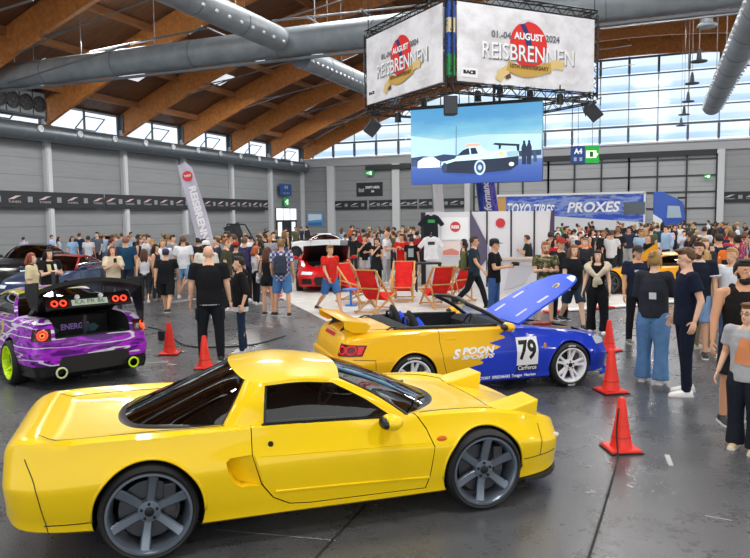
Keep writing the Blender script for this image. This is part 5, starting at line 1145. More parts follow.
for x in (-Lt/2+1.2, -Lt/2+2.5, -Lt/2+3.8, Lt/2+1.0, Lt/2-.6):
    for s in (-1, 1):
        b = MB(); b.lathe([(.2, -.16), (.42, -.15), (.5, -.1), (.5, .1), (.42, .15), (.2, .16)], (x, s*1.0, .5), 'y', 24); wh = b.build('tyre', RUBBER(), T, smooth=40)
        b = MB(); b.lathe([(.1, -.17), (.28, -.17), (.3, .17), (.1, .17)], (x, s*1.0, .5), 'y', 20); b.build('rim', mat('b9bdc2', .35, .6), wh, smooth=40)
# ---------------- trade booth of white panel walls
zp = 2.42; d0 = 23.
pts = [at(px, 286 if px < 480 else 287) for px in (423, 471, 487, 511, 534, 553)]
T = thing('booth_wall', 'white exhibition booth of tall printed panels behind the two men in black', 'booth', pts[1])
PW_ = mat('dcdde2', .6); PD = mat('5d5670', .6)
for i in range(5):
    a, c = pts[i]-pts[1], pts[i+1]-pts[1]; dd = (c-a).normalized()*.02
    p = quad('wall_panel', a+dd, c-dd, c-dd+Z*zp, a+dd+Z*zp, PW_, T, .06); u = (c-a).normalized(); w = (c-a).length
    if i == 0:
        quad('wall_panel', a-u.cross(Z)*0, a+Vector((.2, 2.6, 0)), a+Vector((.2, 2.6, zp)), a+Z*zp, mat('26272c', .6), T, .06)
        flat('poster', [(.62, 1.52), (1.5, 1.52), (1.5, 2.25), (.62, 2.25)], a, u, Z, mat('eef2f4', .5), p, .02); flat('round_logo', disc(.17, 24, 1.07, 1.94), a, u, Z, mat('cf3a3f', .5), p, .026)
        text('logo_text', 'REIS', .13, a+u*1.07+Z*1.93+u.cross(Z)*.032, u, Z, WHT, p, .26, bold=.008)
        flat('poster', [(.62, .98), (1.22, .98), (1.22, 1.46), (.62, 1.46)], a, u, Z, mat('e9dcd6', .5), p, .02); flat('poster', [(1.26, 1.0), (1.52, 1.0), (1.52, 1.42), (1.26, 1.42)], a, u, Z, mat('b9bcc2', .5), p, .02)
        flat('poster_picture', [(.66, 1.02), (1.18, 1.02), (1.18, 1.14), (.95, 1.24), (.66, 1.16)], a, u, Z, mat('d98a7c', .5), p, .026); flat('poster', [(.62, .35), (1.5, .35), (1.5, .92), (.62, .92)], a, u, Z, mat('cfd3d6', .5), p, .02); flat('poster_picture', [(.64, .5), (1.0, .62), (1.4, .6), (1.48, .5), (1.2, .42), (.7, .42)], a, u, Z, mat('8f9aa2', .5), p, .026)
        flat('dark_edge', [(.0, 0), (.1, 0), (.1, zp), (0, zp)], a, u, Z, mat('1c1d22', .6), p, .02)
    if i == 1: flat('print_shape', [(0, .2), (w, .9), (w, 1.45), (.05, zp-.05), (0, zp-.05)], a, u, Z, PD, p, .03)
    if i == 2: flat('print_shape', [(0, .4), (.3, .7), (0, 1.4)], a, u, Z, mat('b3aec0', .6), p, .03); flat('round_logo', disc(.15, 24, .42, 2.05), a, u, Z, mat('c8323a', .5), p, .034)
    if i == 4: flat('print_shape', [(w-.25, 0), (w, 0), (w, zp), (w-.08, zp)], a, u, Z, mat('4a3c58', .6), p, .03)
    b = MB(); b.bar(c, c+Z*(zp+.03), .05, .05); b.build('panel_post', mat('2a2c30', .5), T)
# shop counter
c0, c1 = at(493, 294), at(547, 294); u = (c1-c0).normalized(); nn_ = u.cross(Z)
T = thing('counter', 'white printed counter with pale wooden top in front of the booth panels', 'counter', c0)
quad('counter_front', Vector(), c1-c0, c1-c0+Z*1.0, Z*1.0, mat('d3d4da', .6), T, .5); b = MB(); b.bar(Z*1.03-nn_*.2, c1-c0+Z*1.03-nn_*.2, .66, .05); b.build('counter_top', mat('c9b7a4', .5), T)
flat('print_shape', [(.3, .1), (.9, .3), (1.2, .8), (.5, .9)], Vector(), u, Z, mat('bdbfc8', .6), T, .02)
p = at(428, 291); T = thing('display_table', 'small black display table below the white hanging shirt', 'table', p, YAW)
b = MB(); b.box((0, 0, .86), (.8, .6, .05)); b.build('tabletop', BLK, T)
for x in (-.36, .36):
    for y in (-.26, .26): MB().box((x, y, .42), (.05, .05, .84)).build('leg', BLK, T)
def shirt(px, py, d, c, label, c2=None):
    p = atd(px, py, d); T = thing('shirt', label, 'shirt', p, YAW+.1)
    P = [(-.10, .34), (-.24, .28), (-.44, .02), (-.32, -.06), (-.22, .06), (-.23, -.42), (.23, -.42), (.22, .06), (.32, -.06), (.44, .02), (.24, .28), (.10, .34), (0, .29)]
    b = MB(); b.prism(P, .10, (0, -.05, 0)); b.build('shirt_fabric', fabric(c), T, bevel=.03)
    b = MB(); b.tube([(-.2, 0, .30), (0, 0, .36), (.2, 0, .30)], .01, 6); b.tube([(0, 0, .36), (0, 0, .42), (.03, 0, .45), (0, 0, .47)], .008, 6); b.build('hanger', STEEL, T)
    if c2: b = MB(); b.box((0, -.055, .12), (.22, .01, .1)); b.build('shirt_print', mat(c2, .6), T)
shirt(431, 247, 22.3, 'e6e6ea', 'white shirt hanging on the left booth panel', '2c2e34'); shirt(431, 225, 22.4, '23272c', 'black hooded top with green print hanging above the white shirt', '2f9a4a')
# ---------------- feather flags
def flag(px, py, tx, ty, w, mk, label, z0=.0):
    base = at(px, py); d = (base-CAM).dot(_f); top = atd(tx, ty, d); T = thing('feather_flag', label, 'flag', base)
    up = top-base; L = up.length; dr = up/L; sx = _r.copy(); sx.z = 0; sx.normalize(); sx = (sx-dr*sx.dot(dr)).normalized()
    MB().tube([(0, 0, 0), up*.6, up*1.03], [.025, .018, .01], 8).build('flag_pole', STEEL, T); b = MB(); b.box((0, 0, .03), (.5, .5, .05)); b.build('flag_base', BLK, T)
    G = []
    for i in range(17):
        f = .16+.83*i/16; ww = w*(.78+.22*math.sin(min(1, (1-f)/.55)*PI/2))*min(1, (1.015-f)/.05)**.5; G.append([up*f+sx*(ww*k/6)+sx.cross(dr)*(.035*math.sin(k*1.2+i*.6)) for k in range(7)])
    b = MB(); b.grid(G); b.grid([[p-sx.cross(dr)*.008 for p in r] for r in G]); fc = b.build('flag_cloth', mk, T, smooth=True)
    return T, fc, up, dr, sx, L
T, fc, up, dr, sx, L = flag(207, 281, 177, 164, .62, mat('c3c1d2', .75), 'tall pale lilac feather flag with red sun leaning over the crowd at left')
o = up*.88+sx*.28; n = sx.cross(dr)
B = MB(); B.add([o+sx*(.19*math.cos(i*PI/12))+dr*(.19*math.sin(i*PI/12))-(-n)*.05 for i in range(24)], [tuple(range(24))]); B.build('red_sun', mat('d8363c', .6), fc)
text('flag_text', 'REISBRENNEN', .36, up*.50+sx*.33+n*.05, -dr, sx, mat('f3f3f6', .6), fc, 2.6, bold=.016); text('flag_text', 'TUNING', .12, up*.88+sx*.28+n*.06, sx, dr, mat('f0f0f2', .6), fc, .26, bold=.005)
FB, t = nmat('blueflag', '2b3f9c', rough=.7); t.col(t.ramp(t.noise(t.mapv(t.obj(), (3, 3, 1)), 1.5, 3), [(.35, '1c2c7c'), (.5, '2d4bb0'), (.58, '7a63c4'), (.66, '2b3f9c')]))
T, fc, up, dr, sx, L = flag(487, 278, 472, 150, .72, FB, 'blue feather flag with white script standing behind the booth')
text('flag_text', 'Performance', .36, up*.60+sx*.34+sx.cross(dr)*.05, dr, -sx, mat('e9ecf6', .6), fc, 1.7, bold=.012, shear=.3)
flag(437, 277, 430, 150, .42, mat('cfd0d4', .7), 'narrow white feather flag standing behind the left booth panel')
# ---------------- signs and wall banners
def wallsign(name, label, cat, axis, pos, p0, p1, m, group=None, th=.06):
    """axis 'x': on the left wall, 'y': on the back wall"""
    F_ = (lambda px, py: atx(px, py, pos)) if axis == 'x' else (lambda px, py: aty(px, py, pos)); a, c = F_(p0[0], (p0[1]+p1[1])/2), F_(p1[0], (p0[1]+p1[1])/2)
    z1, z0 = F_((p0[0]+p1[0])/2, p0[1]).z, F_((p0[0]+p1[0])/2, p1[1]).z; ctr = (a+c)/2; ctr.z = (z0+z1)/2; T = thing(name, label, cat, ctr, 0, group)
    u = Vector((0, 1, 0)) if axis == 'x' else Vector((1, 0, 0)); w = abs((c-a).dot(u)); h = z1-z0
    quad('sign_board', -u*w/2-Z*h/2, u*w/2-Z*h/2, u*w/2+Z*h/2, -u*w/2+Z*h/2, m, T, th); return T, u, w, h
xw = XL+.42
def exit_sign(axis, pos, p0, p1, label):
    T, u, w, h = wallsign('exit_sign', label, 'sign', axis, pos, p0, p1, mat('12a04a', .4, emit=.35)); W2 = mat('f2fff4', .4, emit=.6); f = lambda nm, pts: flat(nm, [(x*w, z*h) for x, z in pts], (0, 0, 0), u, Z, W2, T, .02)
    f('exit_door', [(.06, -.34), (.30, -.34), (.30, .34), (.06, .34)]); f('running_figure', [(-.12, -.34), (-.04, -.1), (-.2, 0), (-.12, .22), (.0, .3), (.02, .1), (-.02, 0), (.04, -.3)]); f('exit_arrow', [(-.42, 0), (-.3, .2), (-.3, .07), (-.2, .07), (-.2, -.07), (-.3, -.07), (-.3, -.2)]); return T
T, u, w, h = wallsign('direction_sign', 'blue direction sign above the green exit sign on the left wall', 'sign', 'x', xw, (280, 184), (291.5, 195.5), mat('28508f', .5)); text('sign_text', 'A4', .5*h, Z*.2*h+Vector((.03, 0, 0)), u, Z, mat('d8e2f0', .5), T, .3*w); text('sign_text', 'A5 B4', .2*h, -Z*.3*h+Vector((.03, 0, 0)), u, Z, mat('b8c6dd', .5), T, .6*w)
exit_sign('x', xw, (284.5, 198), (289, 206), 'green exit sign above the bright glass door on the left wall')
exit_sign('y', YB-.5, (366, 170.5), (373, 175.5), 'small dark green exit sign high on the back wall above the black sign')
exit_sign('y', YB-.4, (704, 174.5), (711, 178.5), 'small green exit sign at the right end of the sectional gates')
# glass door in the left wall
F_ = lambda px, py: atx(px, py, XL+.02); y0, y1 = F_(275.5, 215).y, F_(296, 215).y; zt2 = F_(285, 208).z; zm2 = F_(285, 220.5).z
T = struct(MB().box((XL+.03, (y0+y1)/2, zt2/2), (.08, y1-y0, zt2)).build('door_4', mat('2f3337', .5))); b = MB(); GLW = mat('f2f6fa', .3, emit=.85)
for i in range(3):
    ya, yb2 = y0+(y1-y0)*i/3+.08, y0+(y1-y0)*(i+1)/3-.08; MB().box((XL+.08, (ya+yb2)/2, (zt2+zm2)/2), (.04, yb2-ya, zt2-zm2-.1)).build('door_pane', GLW, T)
    if i != 1: MB().box((XL+.08, (ya+yb2)/2, zm2/2), (.04, (yb2-ya)*.6, zm2-.3)).build('door_pane', GLW, T)
T, u, w, h = wallsign('poster', 'pale blue poster on the back wall beside the first pillar', 'poster', 'y', YB-.1, (307, 213), (323, 226), mat('5c9bd0', .5)); flat('poster_picture', [(-.42*w, -.1*h), (.42*w, 0), (.42*w, .4*h), (-.42*w, .42*h)], (0, 0, 0), u, Z, mat('cfe3f2', .5), T, .02); flat('poster_picture', [(-.45*w, -.45*h), (.45*w, -.45*h), (.45*w, -.2*h), (-.45*w, -.25*h)], (0, 0, 0), u, Z, mat('2f6fb4', .5), T, .02)
T, u, w, h = wallsign('area_sign', 'black sign with white lettering above the banner strip on the back wall', 'sign', 'y', YB-.1, (356.5, 182.5), (382.5, 196), mat('20252b', .5)); text('sign_text', 'DRIFT-AREA', .26*h, u*.13*w+Z*.13*h-Vector((0, .03, 0)), u, Z, WHT, T, .54*w, bold=.01); text('sign_text', 'B4', .2*h, u*.13*w-Z*.17*h-Vector((0, .03, 0)), u, Z, WHT, T, bold=.01); flat('sign_logo', [(-.42*w, -.2*h), (-.2*w, -.2*h), (-.2*w, .1*h), (-.3*w, .02*h), (-.42*w, .14*h)], (0, 0, 0), u, Z, mat('8f969e', .5), T, .02)
BS = mat('24272b', .6)
def strip_banner(axis, a, c, z0, z1, pos, n_, label):
    """long dark strip with a row of pale marks"""
    u = Vector((0, 1, 0)) if axis == 'x' else Vector((1, 0, 0)); o = Vector((pos, (a+c)/2, (z0+z1)/2)) if axis == 'x' else Vector(((a+c)/2, pos, (z0+z1)/2)); w = c-a; h = z1-z0
    T = thing('banner_strip', label, 'banner', o); quad('strip_cloth', -u*w/2-Z*h/2, u*w/2-Z*h/2, u*w/2+Z*h/2, -u*w/2+Z*h/2, BS, T, .03)
    n = u.cross(Z)
    for i in range(n_):
        x = -w/2+w*(i+.5)/n_; s_ = h*.9
        if i % 2 == 0:
            flat('car_mark', [(x-.55*s_, -.02*s_), (x-.25*s_, .10*s_), (x+.1*s_, .24*s_), (x+.55*s_, .26*s_), (x+.2*s_, .14*s_), (x-.05*s_, .02*s_)], (0, 0, 0), u, Z, mat('d9b9b9' if axis == 'x' and a < 50 else 'c4c6ca', .6), T, .02)
            text('strip_text', 'TUNERS', .2*s_, u*x-Z*.17*s_+n*.02, u, Z, mat('b9bcc2', .6), T, 1.0*s_)
        else:
            flat('square_mark', [(x-.2*s_, -.18*s_), (x+.2*s_, -.18*s_), (x+.2*s_, .2*s_), (x-.2*s_, .2*s_)], (0, 0, 0), u, Z, mat('8f9399', .6), T, .02)
    return T
z0, z1 = 3.12, 4.06; ya = atx(105, 203, XL+.4).y
strip_banner('x', 18., ya-.08, z0, z1, XL+.40, 17, 'long black banner strip with pale car marks on the left wall, nearest length')
strip_banner('x', ya+.08, atx(268, 205, XL+.4).y, z0, z1, XL+.40, 23, 'long black banner strip on the left wall running on past the lilac flag')
bx = lambda px: aty(px, 203, YB-.12).x
for i, (p, q, k_, lb) in enumerate(((334, 367, 4, 'black banner strip on the back wall left of centre, under the black sign'), (369, 394, 4, 'black banner strip on the back wall just left of the middle pillar'), (400, 417, 3, 'short black banner strip on the back wall right of the middle pillar'), (419, 466, 6, 'black banner strip on the back wall behind the narrow white flag'))): strip_banner('y', bx(p), bx(q), 3.15, 4.02, YB-.12, k_, lb)
strip_banner('y', bx(724), bx(790), 3.15, 4.02, YB-.12, 6, 'black banner strip on the right end of the back wall')
# hall sign A4 with exit sign
d = 46.; p0, p1 = atd(571, 155, d), atd(599, 154, d); u = p1-p0; u.z = 0; w = u.length; u.normalize(); c = (p0+p1)/2; h = 17*d/700
T = thing('hall_sign', 'blue hall sign lettered A4 hanging before the glazed wall', 'sign', c-u*w*.25); n = u.cross(Z)
quad('sign_board', -u*w*.25-Z*h/2, u*w*.25-Z*h/2, u*w*.25+Z*h/2, -u*w*.25+Z*h/2, mat('1f4486', .5), T, .1); text('sign_text', 'A4', h*.42, Z*h*.18+n*.02, u, Z, mat('e6eef8', .5, emit=.2), T, w*.3, bold=.02)
for x in (-.1, .1): flat('sign_pictogram', [((x-.05)*w, -.38*h), ((x+.05)*w, -.38*h), ((x+.05)*w, -.16*h), ((x-.05)*w, -.16*h)], (0, 0, 0), u, Z, mat('9fb4d4', .5), T, .02)
MB().tube([Z*h/2, Z*(zarch(c.x)+DEP-c.z)], .02, 6).build('hanging_cable', TR, T)
T = thing('exit_sign', 'lit green exit sign hanging beside the blue hall sign', 'sign', c+u*w*.26); quad('sign_board', -u*w*.24-Z*h/2, u*w*.24-Z*h/2, u*w*.24+Z*h/2, -u*w*.24+Z*h/2, mat('0f9a35', .4, emit=.5), T, .1)
flat('sign_panel', [(-.22*w, -.2*h), (.14*w, -.2*h), (.14*w, .22*h), (-.22*w, .22*h)], (0, 0, 0), u, Z, mat('e9ffd8', .4, emit=.9), T, .02); flat('exit_door', [(-.1*w, -.15*h), (.03*w, -.15*h), (.03*w, .17*h), (-.1*w, .17*h)], (0, 0, 0), u, Z, mat('1d6a2a', .4), T, .03); flat('exit_arrow', [(.15*w, .1*h), (.21*w, .0), (.15*w, -.1*h)], (0, 0, 0), u, Z, mat('e9ffd8', .4, emit=.9), T, .03)
MB().tube([Z*h/2, Z*(zarch(c.x)+DEP-c.z)], .02, 6).build('hanging_cable', TR, T)
# ---------------- show stand by the left wall
p = at(240, 262); T = thing('display_stand', 'black show stand with tilted dark frame by the left wall', 'stand', p, YAW+.1); T.scale = (.62, .62, .62)
b = MB(); b.box((0, 0, .55), (3.6, 2.2, 1.1)); b.build('stand_platform', mat('232629', .6), T, bevel=.03); R2 = Matrix.Rotation(-.35, 3, 'Y')
b = MB(); b.box((-.3, 0, 2.2), (1.4, .2, 2.2), R2); b.build('dark_panel', mat('2d3136', .5), T); b = MB()
for q in ((-1.0, 1.15), (1.0, 1.15)): pass
for a, c in (((-1.4, -.3, 1.1), (-.95, -.3, 3.3)), ((-.95, -.3, 3.3), (.55, -.3, 3.25)), ((.55, -.3, 3.25), (1.6, -.3, 1.3)), ((-1.4, -.3, 1.3), (1.6, -.3, 1.3)), ((-.6, -.3, 3.1), (.4, -.3, 1.5))): b.bar(a, c, .12, .12)
b.build('stand_frame', mat('191b1e', .5), T); b = MB(); b.box((1.9, .2, 1.25), (2.2, 1.6, .12)); b.build('stand_shelf', mat('35383c', .6), T)
# ---------------- cones
def cone(px, py, h, label, group=None):
    T = thing('traffic_cone', label, 'traffic cone', at(px, py), rnd.random(), group); k = h/.53
    b = MB(); b.lathe([(.118*k, .03*k), (.105*k, .06*k), (.068*k, .28*k), (.04*k, .50*k), (.03*k, .53*k), (.022*k, .53*k), (.02*k, .5*k)], n=28); b.build('cone_body', mat('ee2f1c', .4), T, smooth=40)
    b = MB(); b.box((0, 0, .022*k), (.31*k, .31*k, .04*k)); b.build('cone_base', mat('e02a1a', .45), T, bevel=.02*k); b = MB(); b.box((0, 0, .008*k), (.33*k, .33*k, .012*k)); b.build('rubber_foot', BLK, T)
    for s in range(3): MB().lathe([((.093-.024*s)*k+.002, (.14+.11*s)*k), ((.093-.024*s)*k+.004, (.145+.11*s)*k), ((.093-.024*s)*k, (.15+.11*s)*k)], n=24, close=True).build('cone_ring', mat('b91f12', .5), T)
    return T
cone(621, 450, .51, 'red traffic cone nearest the camera with black cord running from its foot'); cone(611, 392, .555, 'red traffic cone standing directly behind the cone with the cord'); cone(609, 351, .52, 'farthest of the three red traffic cones in a row at right')
cone(170, 354, .54, 'red traffic cone between the purple drift car and the bald man'); cone(205, 368, .50, 'red traffic cone at the feet of the bald man in black'); cone(10, 273, .62, 'distant red traffic cone near the foot of the left wall'); cone(91, 286, .62, 'distant red traffic cone behind the wing of the purple drift car')
def cable(name, label, pts, r=.014): tag(MB().tube(spline(pts, 60), r, 6).build(name, BLK, smooth=True), label, 'cable')
q = [at(621, 449)+Vector((-.02, -.16, .44)), at(620, 452)+Vector((-.03, -.08, .2)), at(618, 456, .015), at(612, 478, .015), at(600, 520, .015), at(588, 558, .015), at(578, 600, .015)]; cable('cord', 'thin black cord hanging from the nearest cone and running to the bottom edge', q, .008)
cable('cable', 'black cable curving over the floor past the cone beside the purple drift car', [at(148, 327, .012), at(164, 331, .012), at(180, 343, .012), at(196, 347, .012), at(222, 347, .012), at(250, 345, .012), at(272, 340, .012), at(285, 336, .012)])
b = MB(); b.box((0, 0, .09), (.13, .13, .18)); o_ = b.build('junction_box', BLK, bevel=.01); o_.location = at(163, 340); tag(o_, 'small black box on the floor beside the cone near the purple drift car', 'box')
# ---------------- deck chairs
DW = wood('d6a866', 'b98345', 'deckwood', (8, 8, 8)); CANVAS = fabric('d92a26')
def deckchair(px, py, rz, label, src=[]):
    """faces +x"""
    if src: T = copy_tree(src[0]); T.location = at(px, py); T.rotation_euler.z = math.radians(rz); T['label'] = label; return T
    T = thing('deck_chair', label, 'deck chair', at(px, py), math.radians(rz), 'red deck chairs on the carpet'); src.append(T)
    for s in (-1, 1):
        MB().bar((.46, s*.29, .04), (-.52, s*.29, 1.05), .05, .03).build('back_rail', DW, T); MB().bar((-.52, s*.25, .03), (.52, s*.25, .42), .05, .03).build('seat_rail', DW, T); MB().bar((-.42, s*.21, .07), (-.30, s*.32, .80), .04, .025).build('prop_leg', DW, T)
        MB().bar((-.28, s*.33, .62), (.42, s*.33, .50), .06, .025).build('armrest', DW, T)
    for n_, a in (('top_bar', (-.52, 1.05)), ('front_bar', (.52, .42)), ('rear_bar', (-.50, .06)), ('foot_bar', (.44, .07)), ('cross_bar', (-.35, .60))): MB().bar((a[0], -.30, a[1]), (a[0], .30, a[1]), .04, .03).build(n_, DW, T)
    G = spline([(-.52, 0, 1.06), (-.38, 0, .80), (-.18, 0, .46), (.05, 0, .30), (.3, 0, .33), (.52, 0, .44)], 18); b = MB(); b.grid([[p+Vector((0, y, 0)) for y in (-.235, 0, .235)] for p in G]); b.grid([[p+Vector((0, y, -.012)) for y in (-.235, 0, .235)] for p in G]); b.build('canvas', CANVAS, T, smooth=True); return T
deckchair(403, 301, -75, 'red deck chair facing the camera, right of the man in white'); deckchair(376, 312, 82, 'red deck chair seen from behind, nearest the open roadster'); deckchair(357, 303, -20, 'red deck chair behind the man in the red shirt'); deckchair(437, 307, 128, 'red deck chair seen from behind beside the roadster windscreen'); deckchair(455, 301, 150, 'red deck chair seen edge-on beside the man with the olive backpack')
b = MB(); b.lathe([(.02, .42), (.22, .42), (.22, .45), (.02, .45)], n=24); b.cyl((0, 0, 0), (0, 0, .42), .03); b.cyl((0, 0, 0), (0, 0, .03), .16); o_ = b.build('side_table', mat('2f7fd0', .5), smooth=40); o_.location = at(351, 306); tag(o_, 'small round blue side table between the red deck chairs', 'table')
# ================================================================== people
SKIN = ['d9a988', 'e0b497', 'cf9a78', 'c58d6c', 'e6bea2']
def skinm(i): return mat(SKIN[i % 5], .55, spec=.3)
def cone_ball(b, p, r, q, s, n=10):
    p, q = Vector(p), Vector(q); d = q-p
    b.tube([p-d.normalized()*r*.55, p-d.normalized()*r*.25, p, q, q+d.normalized()*s*.25, q+d.normalized()*s*.55], [r*.6, r*.9, r, s, s*.9, s*.6], n)
def loft(b, rings, n=16):
    """rings: (centre, rx, ry)"""
    P = [[c+Vector((rx*math.cos(2*PI*k/n), ry*math.sin(2*PI*k/n), 0)) for k in range(n)] for c, rx, ry in rings]
    b.grid(P, True); b.add(P[0], [tuple(range(n))]); b.add(P[-1], [tuple(range(n))])
def remesh(b, vox, m, it=5, extra=None):
    me = b.mesh(m); o = link_mesh('tmp', me); r = o.modifiers.new('r', 'REMESH'); r.mode = 'VOXEL'; r.voxel_size = vox
    s = o.modifiers.new('s', 'SMOOTH'); s.factor = .5; s.iterations = it
    dg = bpy.context.evaluated_depsgraph_get(); out = bpy.data.meshes.new_from_object(o.evaluated_get(dg), depsgraph=dg); bpy.data.objects.remove(o)
    if extra:
        bm = bmesh.new(); bm.from_mesh(out); e = extra.mesh(m); bm.from_mesh(e); bm.to_mesh(out); bm.free()
    setmat(out, m) if not isinstance(m, list) else None
    out.polygons.foreach_set('use_smooth', [True]*len(out.polygons)); return out
POSE = {
 'stand': dict(L=((2, 4, 3), (-2, 2, 3)), A=((4, 8, 14, 10), (2, 8, 12, 10))),
 'wide': dict(L=((6, 3, 8), (-6, 6, 7)), A=((6, 10, 20, 20), (0, 9, 15, 10))),
 'walk': dict(L=((24, 8, 2), (-20, 26, 2)), A=((-18, 8, 14, 5), (20, 8, 22, 10))),
 'phone': dict(L=((2, 3, 3), (-3, 4, 3)), A=((22, 10, 98, 38), (24, 10, 92, 38))),
 'cross': dict(L=((2, 3, 4), (-2, 3, 4)), A=((12, 12, 92, 75), (18, 12, 84, 75))),
 'pocket': dict(L=((3, 4, 3), (-4, 3, 3)), A=((-16, 13, 36, -4), (-10, 12, 34, -2))),
 'camera': dict(L=((2, 3, 4), (-3, 4, 3)), A=((20, 8, 75, 35), (16, 8, 82, 30))),
 'chin': dict(L=((2, 3, 3), (-3, 4, 3)), A=((8, 10, 80, 60), (28, 10, 125, 35))),
 'onarm': dict(L=((2, 3, 5), (-2, 3, 5)), A=((4, 9, 18, 10), (22, 22, 62, 55))),
}
BODYM = {}
def person(label, px, head, foot, face, sex='m', hair=('short', '3a2a20'), top=('tee', '222428'), low=('trousers', '22252b'), shoes='e6e6e6', pose='stand', vox=.016, skin=0, group=None, H=None, d=None, lean=0, hy=0, hp=0, build=1., extra=None, hat=None, beard=None, name='person', store=None, far=False):
    hz = 279-FPX*math.tan(PIT)+(375-px)*math.tan(ROL)
    if d is not None and H is not None: g = atd(px, hz, d); g.z = 0
    elif foot is not None: g = at(px, foot)
    else: g = atd(px, hz, (CH-H)*FPX/(head-hz)); g.z = 0
    if H is None:
        lo, hi = 1.0, 2.2
        for _ in range(30):
            m_ = (lo+hi)/2
            if prj(g+Vector((0, 0, m_)))[1] > head: lo = m_
            else: hi = m_
        H = m_
    dv = CAM-g; rz = math.atan2(dv.y, dv.x)+PI/2+math.radians(face)
    T = thing(name, label, 'person', g, rz, group); T['h'] = H
    del T['h']; k = H/1.79; P = POSE[pose] if isinstance(pose, str) else pose; f = sex == 'f'; rd = math.radians; V = lambda *a: Vector(a)
    sw_ = (.172 if f else .195)*build; hipw = .095 if f else .09
    # joints
    legs = []
    for s, (a, kb, ab) in zip((1, -1), P['L']):
        h = V(s*hipw, 0, .94); a1 = rd(a); dd = V(s*math.sin(rd(ab)), -math.sin(a1), -math.cos(a1)).normalized(); kn = h+dd*.43; a2 = rd(a-kb); d2 = V(s*math.sin(rd(ab*.4)), -math.sin(a2), -math.cos(a2)).normalized(); an = kn+d2*.42
        legs.append((h, kn, an, rd(min(0, a-kb))*.6))
    dz = -min(an.z for _, _, an, _ in legs)+.085
    U = Matrix.Rotation(rd(lean), 3, 'X'); piv = V(0, 0, .98); up = lambda p: piv+U @ (p-piv)
    legs = [(h+V(0, 0, dz), kn+V(0, 0, dz), an+V(0, 0, dz), fa) for h, kn, an, fa in legs]; Z0 = V(0, 0, dz)
    sh = {}
    arms = []
    for s, (a, ab, eb, tw) in zip((1, -1), P['A']):
        S0 = up(V(s*sw_, .005, 1.455)); a1, a2 = rd(a), rd(a+eb); b1 = rd(ab)
        u = U @ V(s*math.sin(b1), -math.sin(a1)*math.cos(b1), -math.cos(a1)*math.cos(b1)); el = S0+u.normalized()*.29
        tk = math.sin(rd(tw))*min(1, math.sin(rd(max(eb, 10)))+.15); w = U @ V(s*(math.sin(b1)*math.cos(rd(eb))-tk), -math.sin(a2)*math.cos(rd(tw)*.8), -math.cos(a2)); wr = el+w.normalized()*.25
        arms.append((S0+Z0, el+Z0, wr+Z0, w.normalized(), s))
    hc = up(V(0, -.015, 1.665))+Z0; nk = up(V(0, .012, 1.50))+Z0; RH = U @ Matrix.Rotation(rd(hy), 3, 'Z') @ Matrix.Rotation(rd(hp), 3, 'X'); hd = lambda *a: hc+RH @ V(*a)
    K = lambda b: setattr(b, 'v', [tuple(k*c for c in v) for v in b.v])
    sk = skinm(skin); out = []
    # ---- body with head, arms, hands, legs
    b = MB(); bw = build
    loft(b, [(up(V(0, 0, z))+Z0, rx*bw, ry*bw) for z, rx, ry in (((.88, .15, .10), (.98, .168, .115), (1.10, .128, .092), (1.28, .15, .112), (1.40, .155, .10), (1.48, .115, .08), (1.52, .06, .06)) if f else ((.88, .145, .10), (.98, .158, .11), (1.10, .15, .10), (1.28, .172, .118), (1.40, .178, .108), (1.48, .13, .085), (1.53, .065, .065)))])
    cone_ball(b, nk, .056 if f else .064, hc+V(0, .012, -.06), .052)
    b.ball(hc+RH @ V(0, .012, .025), (.076, .096, .098), 16, 12, RH); b.ball(hc+RH @ V(0, -.030, -.05), (.056, .062, .070), 14, 10, RH); b.ball(hc+RH @ V(0, -.062, -.092), (.030, .026, .024), 10, 8, RH)
    cone_ball(b, hd(0, -.088, .012), .010, hd(0, -.108, -.030), .017, 8)
    for s in (-1, 1): b.ball(hd(s*.078, .012, -.01), (.014, .024, .034), 8, 6, RH)
    for S0, el, wr, w, s in arms:
        cone_ball(b, nk+V(s*.02, .005, -.035), .045, S0+V(-s*.02, 0, .0), .05*bw); cone_ball(b, S0, .054*bw, el, .042*bw); cone_ball(b, el, .043*bw, wr, .027)
        nrm = (V(-s, 0, 0)-w*w.dot(V(-s, 0, 0))).normalized(); sd = w.cross(nrm)*s; sd = sd if sd.dot(V(0, -1, .3)) > 0 else -sd; R3 = Matrix((sd, nrm, w)).transposed()
        b.ball(wr+w*.065, (.042, .019, .062), 12, 8, R3)
    for h, kn, an, fa in legs:
        cone_ball(b, h, .085*bw, kn, .055*bw); cone_ball(b, kn-V(0, -.004, .01), .056*bw, kn.lerp(an, .35)+V(0, .012, 0), .054*bw); cone_ball(b, kn.lerp(an, .35)+V(0, .012, 0), .054*bw, an, .036); cone_ball(b, an+V(0, .02, -.045), .036, an+V(0, -.12, -.055), .03)
    ex = MB()
    if not far:
        for S0, el, wr, w, s in arms:
            nrm = (V(-s, 0, 0)-w*w.dot(V(-s, 0, 0))).normalized(); sd = w.cross(nrm)*s; sd = sd if sd.dot(V(0, -1, .3)) > 0 else -sd
            for i, (o_, ln) in enumerate(((.030, .072), (.010, .080), (-.010, .075), (-.029, .060))):
                p = wr+w*.10+sd*o_; pts = [p-w*.02, p]; a = .25
                for sg in (.45, .32, .25): p = p+(w*math.cos(a)+nrm*math.sin(a))*ln*sg; pts.append(p); a += .4
                ex.tube(pts, [.0095, .0095, .009, .008, .0065], 6)
            p = wr+w*.035+sd*.034; q = p+(w*.55+sd*.65+nrm*.25).normalized()*.035; r_ = q+(w*.85+sd*.25+nrm*.35).normalized()*.03; ex.tube([p-sd*.015, p, q, r_], [.012, .012, .010, .008], 6)
    K(b); K(ex); link_mesh('body', remesh(b, vox*k, sk, 4, ex if not far else None), T)
